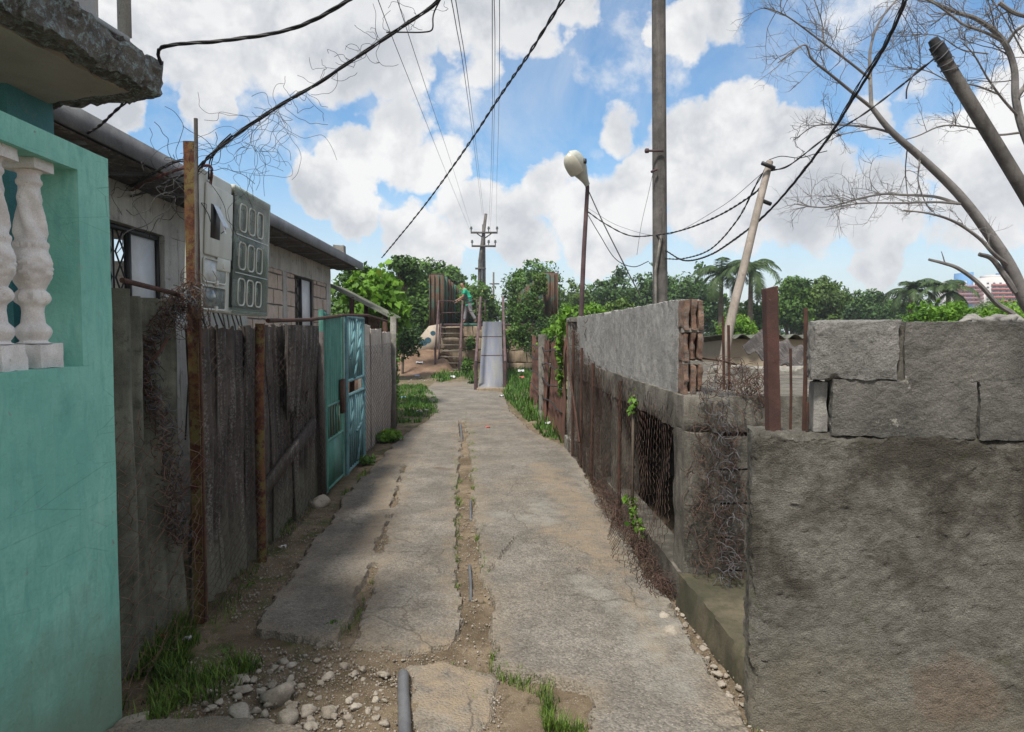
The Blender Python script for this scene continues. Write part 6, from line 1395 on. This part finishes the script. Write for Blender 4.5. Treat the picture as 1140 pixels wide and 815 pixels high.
def tree(pxc, ytop, ybot, halfw, Y_, label, mat, n, leaf, seed, trunk=True, nl=14, name='tree', cat_='tree', group=None, lr=.52, flat_=.85, droop=.2, aspect=1.9, shell=.75, spray=.25):
    top, bot, sd_ = P(pxc, ytop, Y=Y_), P(pxc, ybot, Y=Y_), P(pxc + halfw, ytop, Y=Y_); rw = sd_.x - top.x; rh = (top.z - bot.z) / 2; cz = (top.z + bot.z) / 2
    c = (top.x, Y_, cz); root = thing(name, label, cat_, (top.x, Y_, 0), group)
    ls = lumps(c, (rw * .70, rw * .70, rh * .74), int(nl * 1.5), (rw * rh) ** .5 * lr, seed, flat_); vs, fs, tt = leafcloud(ls, int(n * 1.5 * (1 - spray)), leaf * .85, seed, aspect, droop, shell)
    parts = [(vs, fs, tt)]
    if spray:      # small outer sprays break the outline
        ls2 = lumps(c, (rw * 1.0, rw * 1.0, rh * 1.02), nl * 3, (rw * rh) ** .5 * lr * .36, seed + 5, .8); parts.append(leafcloud(ls2, int(n * spray), leaf * .9, seed + 6, aspect, droop, .3))
    m_ = MB(); o_ = 0; T = []
    for a, b_, c_ in parts: m_.v += [tuple(x) for x in a]; m_.f += [tuple(x + o_) for x in b_.tolist()] if False else [tuple(int(i) + o_ for i in x) for x in b_]; o_ += len(a); T.append(c_)
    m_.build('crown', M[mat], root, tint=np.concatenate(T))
    if trunk:
        m_ = MB(); q_ = random.Random(seed); zb_ = max(.1, bot.z - .1); r0 = max(.05, rw * .06)
        m_.tube([(top.x, Y_, -.1), (top.x + q_.uniform(-.1, .1) * rw, Y_, zb_ * .6), (top.x + q_.uniform(-.1, .1) * rw, Y_, cz)], [r0, r0 * .8, r0 * .5], 8)
        for l_ in ls[::2]: m_.tube(spline([(top.x, Y_, zb_ * .7), ((top.x + l_[0]) / 2, (Y_ + l_[1]) / 2, (zb_ + l_[2]) / 2 - .1), (l_[0], l_[1], l_[2])], 3), [r0 * .5 * (1 - i / 8) + .012 for i in range(7)], 5)
        m_.build('trunk', M['bark'], root, smooth=True)
    return root
tree(468, 283, 420, 48, 38, 'big dark green tree rising behind the left girder', 'leaf_mid', 9000, .30, 1, nl=22, shell=.7)
tree(405, 284, 400, 40, 24, 'spreading dark tree behind the big-leaved bush', 'leaf_mid', 5200, .22, 2, nl=16)
tree(447, 281, 330, 24, 27, 'high feathery branch crown poking up left of the girder', 'leaf_dark', 1500, .20, 22, nl=9)
tree(428, 292, 392, 27, 15.5, 'lime green bush with big round leaves past the left fence', 'leaf_lime', 1100, .20, 3, nl=12, name='bush', cat_='bush', aspect=1.15, shell=.8, spray=.15, droop=.5)
tree(398, 300, 350, 14, 14.5, 'small sprig of big round leaves beside the lean-to roof', 'leaf_lime', 260, .17, 33, nl=6, name='bush', cat_='bush', aspect=1.15, trunk=False)
tree(455, 340, 425, 16, 26, 'dark shrub at the foot of the wing wall', 'leaf_dark', 1500, .16, 34, nl=8, name='bush', cat_='bush', trunk=False)
tree(518, 299, 400, 34, 50, 'shrubby tree dotted with yellow flowers behind the walking man', 'leaf_flower', 6500, .34, 4, nl=16)
tree(500, 292, 330, 20, 62, 'green treetop between the big dark tree and the flowering one', 'leaf_mid', 1600, .4, 5, nl=8)
tree(592, 282, 400, 38, 48, 'round dark tree standing above the right girder', 'leaf_mid', 8500, .30, 6, nl=20, shell=.7)
tree(545, 322, 385, 16, 56, 'small green tree in the gap beyond the bridge deck', 'leaf_mid', 1400, .32, 7, nl=7)
tree(632, 300, 400, 26, 55, 'mid green tree behind the street lamp pole', 'leaf_olive', 3200, .34, 8, nl=10)
tree(680, 294, 400, 36, 60, 'broad dark tree between the street lamp and the big pole', 'leaf_dark', 6500, .36, 9, nl=16)
tree(726, 288, 400, 30, 62, 'dark tree right behind the big upright pole', 'leaf_dark', 4800, .38, 10, nl=12)
tree(775, 294, 400, 36, 58, 'dense dark tree just left of the first palms', 'leaf_dark', 6500, .36, 11, nl=14)
tree(882, 300, 395, 26, 48, 'tall mid green tree above the square rusty post', 'leaf_mid', 5500, .30, 12, nl=14)
tree(918, 297, 395, 22, 48, 'bushy tree directly right of the tall one', 'leaf_olive', 4200, .30, 13, nl=12)
tree(962, 318, 395, 34, 60, 'lower dark tree above the loose blocks', 'leaf_dark', 4500, .36, 14, nl=12)
tree(655, 312, 400, 24, 70, 'hazy green treetop between the lamp pole and the broad dark tree', 'leaf_mid', 2600, .4, 71, nl=10)
tree(705, 306, 400, 26, 74, 'rounded treetop filling the gap left of the big upright pole', 'leaf_olive', 2600, .42, 72, nl=10)
tree(748, 302, 400, 28, 76, 'rounded treetop filling the gap right of the big upright pole', 'leaf_mid', 2600, .42, 73, nl=10)
tree(815, 322, 400, 26, 62, 'low wide tree behind the left pair of palms', 'leaf_olive', 2600, .36, 74, nl=10)
tree(900, 312, 400, 28, 68, 'wide tree behind the tall one above the square rusty post', 'leaf_mid', 2800, .40, 75, nl=10)
tree(940, 312, 400, 24, 72, 'tree filling the skyline above the first loose block', 'leaf_olive', 2400, .42, 76, nl=10)
tree(990, 322, 400, 28, 76, 'wide low tree on the skyline left of the right pair of palms', 'leaf_mid', 2600, .44, 77, nl=10)
tree(1060, 336, 400, 30, 76, 'low tree just below the apartment block', 'leaf_olive', 2400, .44, 78, nl=10)
tree(616, 318, 400, 20, 66, 'tree between the right girder and the street lamp pole', 'leaf_mid', 2200, .38, 79, nl=9)
tree(440, 310, 400, 34, 44, 'dark tree filling behind the lime bush and wing wall', 'leaf_dark', 4200, .30, 80, nl=14)
tree(840, 330, 400, 26, 46, 'bright green bushy tree below the first palms', 'leaf_mid', 3600, .27, 15, nl=12)
tree(1000, 332, 395, 30, 56, 'dark tree under the second pair of palms', 'leaf_dark', 3200, .34, 16, nl=9)
tree(1110, 330, 395, 36, 60, 'green treetop in front of the distant apartment block', 'leaf_olive', 3400, .34, 17, nl=10)
tree(1165, 318, 395, 34, 66, 'green tree at the right edge beyond the wall', 'leaf_mid', 2600, .36, 18, nl=10)
tree(1050, 330, 385, 42, 13, 'light green shrub with small glossy leaves just behind the big wall', 'leaf_lime', 3600, .085, 19, nl=22, name='bush', cat_='bush', spray=.4, flat_=.6)
tree(1120, 333, 385, 30, 13.5, 'smaller light green shrub behind the dead tree trunk', 'leaf_lime', 1500, .085, 20, nl=12, name='bush', cat_='bush', spray=.4)
tree(822, 350, 392, 26, 24, 'yellow-tinged bush above the roof of the beige shed', 'leaf_lime', 2400, .13, 21, nl=12, name='bush', cat_='bush')
# creepers and shrubs over the right side of the abutment
for k, (px_, y0_, y1_, hw, Y_, mt, lb) in enumerate([(588, 322, 372, 20, 30, 'leaf_mid', 'leafy creeper spilling over the right girder end'), (576, 350, 400, 18, 29, 'leaf_mid', 'creeper hanging down the abutment beside the ramp rail'), (606, 345, 412, 24, 28.5, 'leaf_dark', 'dark shrub covering the abutment right of the ramp'),
        (630, 330, 400, 20, 26, 'leaf_mid', 'tall shrub behind the rusty scrap fence'), (600, 300, 345, 10, 30.3, 'leaf_olive', 'thin creeper climbing beside the right girder plate'), (655, 336, 375, 22, 16, 'leaf_lime', 'bright vine leaves over the far end of the rendered band'), (690, 330, 365, 24, 24, 'leaf_olive', 'green bush behind the middle of the rendered band'),
        (758, 338, 385, 20, 26, 'leaf_mid', 'bush seen between the big pole and the raw brick end'), (520, 395, 425, 7, 27.2, 'leaf_mid', 'weedy shrub between the stairs and the ramp'), (524, 372, 398, 5, 30.2, 'leaf_mid', 'small creeper on the stones between stairs and ramp')]):
    tree(px_, y0_, y1_, hw, Y_, lb, mt, 1500 if hw > 8 else 500, .14 if Y_ > 20 else .10, 50 + k, nl=10, name='bush', cat_='bush', trunk=False, spray=.35)
def vine(path, n, leaf, r, label, seed, mat='leaf_lime'):
    c = spline(path, 6); ls = [(p_.x, p_.y, p_.z, r, r, r) for p_ in c]; vs, fs, tt = leafcloud(ls, n, leaf, seed, 1.4, .5, .3); m_ = MB(); m_.v = [tuple(v) for v in vs]; m_.f = [tuple(int(i) for i in f_) for f_ in fs]
    root = thing('vine', label, 'vine', (c[-1].x, c[-1].y, 0)); m_.build('leaves', M[mat], root, tint=tt); m2 = MB(); m2.tube([c[-1] * 1 + Vector((0, 0, -c[-1].z))] + c[::-1], .012, 5); m2.build('stem', M['bark'], root); return root
vine([P(632, 345, Y=10.6), P(625, 365, Y=10.6), P(624, 400, Y=10.7), P(627, 440, Y=10.6)], 420, .085, .10, 'bright vine trailing down the rusty scrap fence beside the end pillar', 1)
vine([P(598, 392, Y=16.5), P(606, 374, Y=14), P(616, 368, Y=12.5), P(628, 355, Y=11.5)], 300, .09, .12, 'yellowish vine along the top of the rusty scrap fence', 2)
vine([P(436, 352, Y=12.2), P(440, 380, Y=12.3), P(440, 420, Y=12.3), P(441, 455, Y=12.3)], 500, .06, .11, 'straggly vine on the end post of the left fence', 3, 'leaf_mid')
vine([P(706, 440, Y=5.3), P(705, 456, Y=5.25)], 26, .045, .06, 'few bright leaves growing through the netting near its top', 4)
vine([P(700, 555, Y=5.15), P(706, 575, Y=5.0), P(712, 592, Y=4.9)], 70, .05, .07, 'weed growing up behind the netting at the foot of the dark opening', 5)
for k, (px_, py_, rr, n_, lb) in enumerate([(432, 492, .26, 420, 'largest fern-like weed clump at the foot of the pale sheet fence'), (407, 518, .17, 160, 'small weed clump below the end of the barred gate'), (318, 585, .10, 90, 'weed tuft at the foot of the dark fence past the round pipe post'), (293, 598, .07, 60, 'tiny weed right at the round pipe post'),
                                        (248, 728, .06, 26, 'broad-leaved weed alone on the dirt near the camera'), (370, 697, .05, 50, 'low weed in the crack at the front of the left slab'), (277, 655, .06, 40, 'thin weed between the fence and the left slab'), (526, 428, .2, 160, 'weed clump left of the ramp foot')]):
    g = G(px_, py_); vs, fs, tt = leafcloud([(g.x, g.y, rr * .35, rr, rr, rr * .5)], n_, rr * .42, 80 + k, 2.4, 0, .2); m_ = MB(); m_.v = [(x, y, max(z, .004)) for x, y, z in vs]; m_.f = [tuple(int(i) for i in f_) for f_ in fs]
    tag(m_.build('weed', M['leaf_mid'] if k != 0 else M['leaf_lime'], tint=tt), lb, 'weed')
# far woods that read as one mass
ls = [(x, 95 + 10 * nz(x * .1, 1, 1), 1.5 + 1.5 * nz(x * .15, 2, 3), 7, 5, 4.8 + nz(x * .2, 5, 1)) for x in np.arange(-22, 120, 5.5)]
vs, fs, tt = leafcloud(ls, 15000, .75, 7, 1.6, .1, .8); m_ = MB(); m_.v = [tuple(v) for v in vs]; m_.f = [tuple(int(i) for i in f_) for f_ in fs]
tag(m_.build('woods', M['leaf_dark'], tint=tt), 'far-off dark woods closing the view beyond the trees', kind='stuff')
# palms
def palm(px_, ytop, Y_, fl, label, seed, nf=15, lean=0):
    q_ = random.Random(seed); top = P(px_, ytop, Y=Y_); root = thing('palm_tree', label, 'palm', (top.x, Y_, 0)); m_ = MB(); n_ = 12
    m_.tube([(top.x + lean * (1 - i / n_) ** 2, Y_, top.z * i / n_) for i in range(n_ + 1)], [.2 - .07 * i / n_ for i in range(n_ + 1)], 8); m_.build('trunk', M['bark'], root, smooth=True)
    for k in range(nf):
        a = 2 * math.pi * k / nf + q_.uniform(-.2, .2); el = q_.uniform(-.35, 1.4); ln = fl * q_.uniform(.8, 1.1); V_ = []; F_ = []; T_ = []; p_ = top.copy(); pts = [p_.copy()]; e = el
        for i in range(12): p_ = p_ + Vector((math.cos(a) * math.cos(e), math.sin(a) * math.cos(e), math.sin(e))) * ln / 12; e -= .18; pts.append(p_.copy())
        mf = MB(); mf.tube(pts, [.03 - .002 * i for i in range(13)], 4); T_ = [.3] * len(mf.v)
        for i in range(2, 38):
            f_ = i / 38 * 12; i0 = min(11, int(f_)); c = pts[i0].lerp(pts[i0 + 1], f_ - i0); tg = (pts[i0 + 1] - pts[i0]).normalized(); sd_ = tg.cross(Vector((0, 0, 1))).normalized(); w_ = fl * .19 * math.sin(math.pi * min(1, (i / 38) * .85 + .15)) + .1
            for s_ in (-1, 1):
                tip = c + sd_ * s_ * w_ + tg * w_ * .55 + Vector((0, 0, -w_ * q_.uniform(.35, .8))); md_ = c.lerp(tip, .5) + Vector((0, 0, .03)); o_ = len(mf.v); wd = tg * .03
                mf.add([c - wd, c + wd, md_ + wd * .9, tip, md_ - wd * .9], [(0, 1, 2, 3, 4)]); T_ += [q_.uniform(.2, .9)] * 5
        mf.build('frond', M['leaf_palm'], root, tint=T_)
palm(803, 306, 46, 2.5, 'left one of the two coconut palms beside the thin leaning pole', 1); palm(836, 302, 44, 2.5, 'right one of the two coconut palms, crown behind the thin leaning pole', 2)
palm(1014, 326, 46, 2.3, 'left one of the two palms above the light green shrub', 3); palm(1056, 326, 44, 2.3, 'right one of the two palms, just left of the apartment block', 4)
# ------------------------------------------------------------------ dead tree
dt = thing('dead_tree', 'large leafless tree arching in from the right edge', 'tree', (P(1170, 370, Y=7.5).x, 7.5, 0))
DY = 7.5; rt = random.Random(12); twm = MB(); brm = MB()
def limb(m_, pts, r0, r1, n=8, sub=5):
    c = spline(pts, sub); k = len(c); m_.tube(c, [r0 + (r1 - r0) * i / (k - 1) for i in range(k)], n); return c
def twigs(c, r, ln, n, up=.25, depth=2, m_=None):
    m_ = m_ or twm
    for k in range(n):
        i = rt.randrange(int(len(c) * .25), len(c) - 1); p_ = c[i].copy(); tg = (c[i + 1] - c[i]).normalized(); d_ = (tg * .7 + Vector((rt.gauss(0, .6), rt.gauss(0, .45), rt.gauss(0, .6) + up))).normalized(); L = ln * rt.uniform(.5, 1.2); m = 6; pl = [p_.copy()]
        for j_ in range(m): d_ = (d_ + Vector((rt.gauss(0, .22), rt.gauss(0, .2), rt.gauss(0, .22) + up * .12))).normalized(); p_ = p_ + d_ * L / m; pl.append(p_.copy())
        m_.tube(pl, [r * (1 - j_ / m * .65) for j_ in range(m + 1)], 4, False)
        if depth > 0: twigs(pl, r * .55, ln * .55, 4 if depth > 1 else 3, up, depth - 1, m_)
def A_(pix, dy=0): return [P(x, y, Y=DY + (t_[0] if t_ else 0) + dy) for x, y, *t_ in pix]
mtk = MB(); trunk = limb(mtk, [Vector((P(1180, 370, Y=DY).x, DY, -.1)), P(1168, 385, Y=DY), *A_([(1143, 338), (1124, 296), (1098, 256), (1067, 216), (1027, 177), (992, 146), (970, 119)])], .082, .025, 12)
o = mtk.build('trunk', M['bark_dead'], dt, smooth=True)
segs = [([(972, 121), (948, 102, -.1), (926, 84, -.2), (904, 66, -.3), (895, 50, -.35), (866, 70, -.4)], .030, .008, 16, .42), ([(970, 119), (969, 88, .1), (969, 55, .2), (979, 24, .3), (1003, -6, .4)], .034, .012, 14, .45), ([(969, 88, .1), (948, 71, 0), (917, 48, -.1), (876, 18, -.2), (850, 8, -.2)], .024, .007, 16, .42),
        ([(917, 48, -.1), (915, 25, 0), (905, -5, 0)], .014, .006, 8, .35), ([(992, 148), (974, 143, .1), (950, 140, .1), (926, 139, .2), (905, 141, .2), (884, 156, .3)], .022, .007, 12, .3), ([(975, 143, .1), (958, 146), (936, 150), (918, 160)], .010, .004, 7, .25),
        ([(1067, 227), (1040, 219, .1), (1005, 217, .2), (985, 216, .2), (961, 220, .3), (940, 226, .3), (915, 231, .3), (884, 227, .4)], .026, .008, 20, .45), ([(1069, 227), (1040, 225, -.1), (1005, 226, -.1), (970, 226, -.1), (945, 228, -.1), (918, 234, 0)], .022, .008, 14, .4),
        ([(1124, 296), (1107, 283, -.1), (1090, 265, -.1), (1063, 247, -.1), (1036, 238, -.2), (1006, 234, -.2)], .040, .010, 8, .3), ([(1090, 283, 0), (1104, 288), (1117, 305), (1131, 325)], .034, .05, 0, .3),
        ([(1150, 372), (1128, 350), (1110, 338), (1089, 315), (1067, 299), (1050, 293), (1034, 289)], .052, .020, 0, .18), ([(1052, 293), (1050, 286), (1048, 280)], .012, .005, 0, .1), ([(1025, 176), (1022, 200, -.1), (1030, 225, -.1), (1038, 236, -.1)], .012, .008, 6, .3), ([(1010, 165), (1008, 190, .2), (1010, 215, .3), (1012, 232, .3)], .010, .006, 5, .3),
        ([(1160, 190, .8), (1140, 146, .8), (1131, 110, .8), (1129, 75, .8), (1116, 44, .8), (1089, 22, .8), (1063, 13, .8), (1025, -4, .8)], .085, .022, 22, .5), ([(1131, 110, .8), (1146, 88, .9), (1162, 60, 1.)], .05, .02, 5, .5), ([(1116, 46, .8), (1097, 36, .7), (1074, 28, .6), (1063, 20, .6), (1042, 5, .5), (1020, -6, .5)], .030, .012, 12, .45),
        ([(1120, 50, .8), (1134, 32, .7), (1155, 25, .7)], .034, .012, 8, .4), ([(1112, 3, .6), (1128, 14, .6), (1148, 20, .6)], .040, .03, 6, .4), ([(1134, 130, .8), (1116, 110, .7), (1100, 88, .6), (1085, 62, .5), (1072, 48, .5)], .026, .008, 18, .45), ([(1134, 148, .8), (1110, 150, .7), (1085, 143, .6), (1050, 140, .5), (1020, 152, .4), (990, 160, .3)], .022, .007, 14, .35),
        ([(1112, 105, .7), (1085, 95, .6), (1060, 92, .5), (1035, 80, .5), (1010, 75, .4)], .018, .006, 14, .4), ([(1100, 60, .7), (1070, 55, .6), (1045, 40, .5), (1015, 38, .4)], .014, .005, 12, .4), ([(1140, 60, .9), (1118, 20, .9), (1100, -5, .9)], .016, .008, 6, .4), ([(1000, 8, .4), (1010, 25, .4), (1020, 45, .4), (1025, 60, .4)], .008, .004, 8, .3)]
for pix, r0, r1, nt_, ln in segs:
    mb = MB(); r0 *= .64; r1 *= .7; c = limb(mb, A_(pix), r0, r1, 7); tm = mb; twigs(c, max(.0045, r1 * .5), ln * 1.15, int(nt_ * .8), .18, 2, tm)
    l_ = mb.build('limb', M['bark_dead'], dt, smooth=True)
# ------------------------------------------------------------------ distant apartment block
ay = 260; ap = thing('apartment_block', 'distant red and white apartment block with blue roof boxes at the right', 'building', (P(1110, 370, Y=ay).x, ay, 0))
def ab(name, x0, x1, y0_, y1_, mat, dy=0, dep=12, par=None):
    a, b_ = P(x0, y1_, Y=ay), P(x1, y0_, Y=ay); m_ = MB(); m_.box(a.x, b_.x, ay + dy, ay + dy + dep, max(0, a.z) if y1_ < 380 else 0, b_.z); return m_.build(name, mat, par or ap)
mw = flat('block_white', (.55, .53, .52), .8, var=.08); mr_ = flat('block_red', (.38, .12, .10), .8, var=.12); mbl = flat('block_blue', (.12, .28, .52), .7, var=.1); mwin = flat('block_window', (.10, .11, .13), .4, var=.2)
ab('wall', 1062, 1128, 313, 390, mw); ab('wall', 1095, 1142, 309, 390, mw, -3, 12)
for k in range(5): ab('balcony_band', 1063, 1093, 318 + k * 4.4, 320 + k * 4.4, mr_, -1.2, 1.15)
for k in range(5): ab('balcony_band', 1097, 1141, 317 + k * 4.4, 319.2 + k * 4.4, mr_, -4.2, 1.15)
for k in range(5):
    for j_ in range(11):
        x0 = 1064 + j_ * 7
        if x0 + 3 < 1140: ab('window', x0, x0 + 2.6, 315.2 + k * 4.4, 317.2 + k * 4.4, mwin, (-.12 if x0 < 1092 else -3.12), .1)
ab('stair_tower', 1074, 1083, 303, 390, mbl, -.5, 8); ab('roof_box', 1121, 1134, 303, 309, mbl, 0, 6); ab('roof_box', 1103, 1119, 306, 309.5, mw, 0, 6)
# ------------------------------------------------------------------ litter
def scrap_(px_, py_, s_, mat, label, seed=0, z_=0.02, Y_=None):
    s_ = s_ * .62; g = P(px_, py_, Y=Y_) if Y_ else G(px_, py_); q_ = random.Random(seed); m_ = MB(); n_ = 5; pts = []
    for i in range(n_):
        for j_ in range(n_): pts.append((g.x + (i / 4 - .5) * s_ * 1.3, g.y + (j_ / 4 - .5) * s_, (g.z if Y_ else 0) + z_ + s_ * .6 * q_.random()))
    m_.grid(pts, n_, n_); m_.v += [(x, y, z - .003) for x, y, z in m_.v]; m_.f += [tuple(i + 25 for i in f_[::-1]) for f_ in m_.f]
    tag(m_.build('litter', M[mat], smooth=False), label, 'litter')
scrap_(316, 612, .05, 'litter', 'crumpled white paper on the dirt beside the left slab', 1); scrap_(181, 722, .035, 'litter_red', 'small red scrap in the grass near the teal wall', 2, .06); scrap_(209, 718, .05, 'litter', 'white scrap in the grass near the square post foot', 3, .03)
scrap_(449, 446, .14, 'litter_blue', 'small blue scrap on the far left grass', 4, .06); scrap_(467, 462, .14, 'litter', 'white wrapper at the edge of the far left grass', 5, .04); scrap_(475, 460, .09, 'litter', 'yellowish-white wrapper beside another on the far left grass', 6, .05)
scrap_(610, 476, .12, 'litter', 'white scrap on the verge below the scrap fence', 7, .06); scrap_(580, 420, .28, 'litter', 'white bag lying in the deep grass right of the ramp', 8, .18); scrap_(581, 425, .2, 'litter_red', 'faded red scrap just below the white bag right of the ramp', 9, .12)
scrap_(558, 443, .14, 'litter', 'white scrap at the right foot of the ramp', 10, .03); scrap_(504, 422, .22, 'litter', 'white scrap at the foot of the stairs', 11, .05); scrap_(543, 478, .09, 'litter_red', 'small pinkish scrap on the far path', 14, .03)
for k, (a, b_) in enumerate([(464, 407), (470, 410), (476, 411), (461, 411), (483, 414), (467, 404), (463, 421), (469, 423)]): scrap_(a, b_, .32, 'litter' if k % 3 else 'litter_blue', 'plastic rubbish strewn on the earth bank left of the stairs' if k else 'blue-white plastic bag topmost on the earth bank rubbish', 20 + k, -.05 if k < 6 else 0, 28.2 if k < 6 else 26.6)
# ------------------------------------------------------------------ air
if True:
    mb = MB(); mb.box(-900, 900, -350, 1800, -1.2, 18); hm = bpy.data.materials.new('haze'); hm.use_nodes = True; nt = hm.node_tree; nt.nodes.remove(nt.nodes['Principled BSDF'])
    pv = nt.nodes.new('ShaderNodeVolumePrincipled'); pv.inputs['Color'].default_value = (.85, .92, 1, 1); pv.inputs['Density'].default_value = .0009; pv.inputs['Anisotropy'].default_value = .3; nt.links.new(pv.outputs[0], nt.nodes['Material Output'].inputs['Volume'])
    tag(mb.build('haze', hm), kind='stuff')
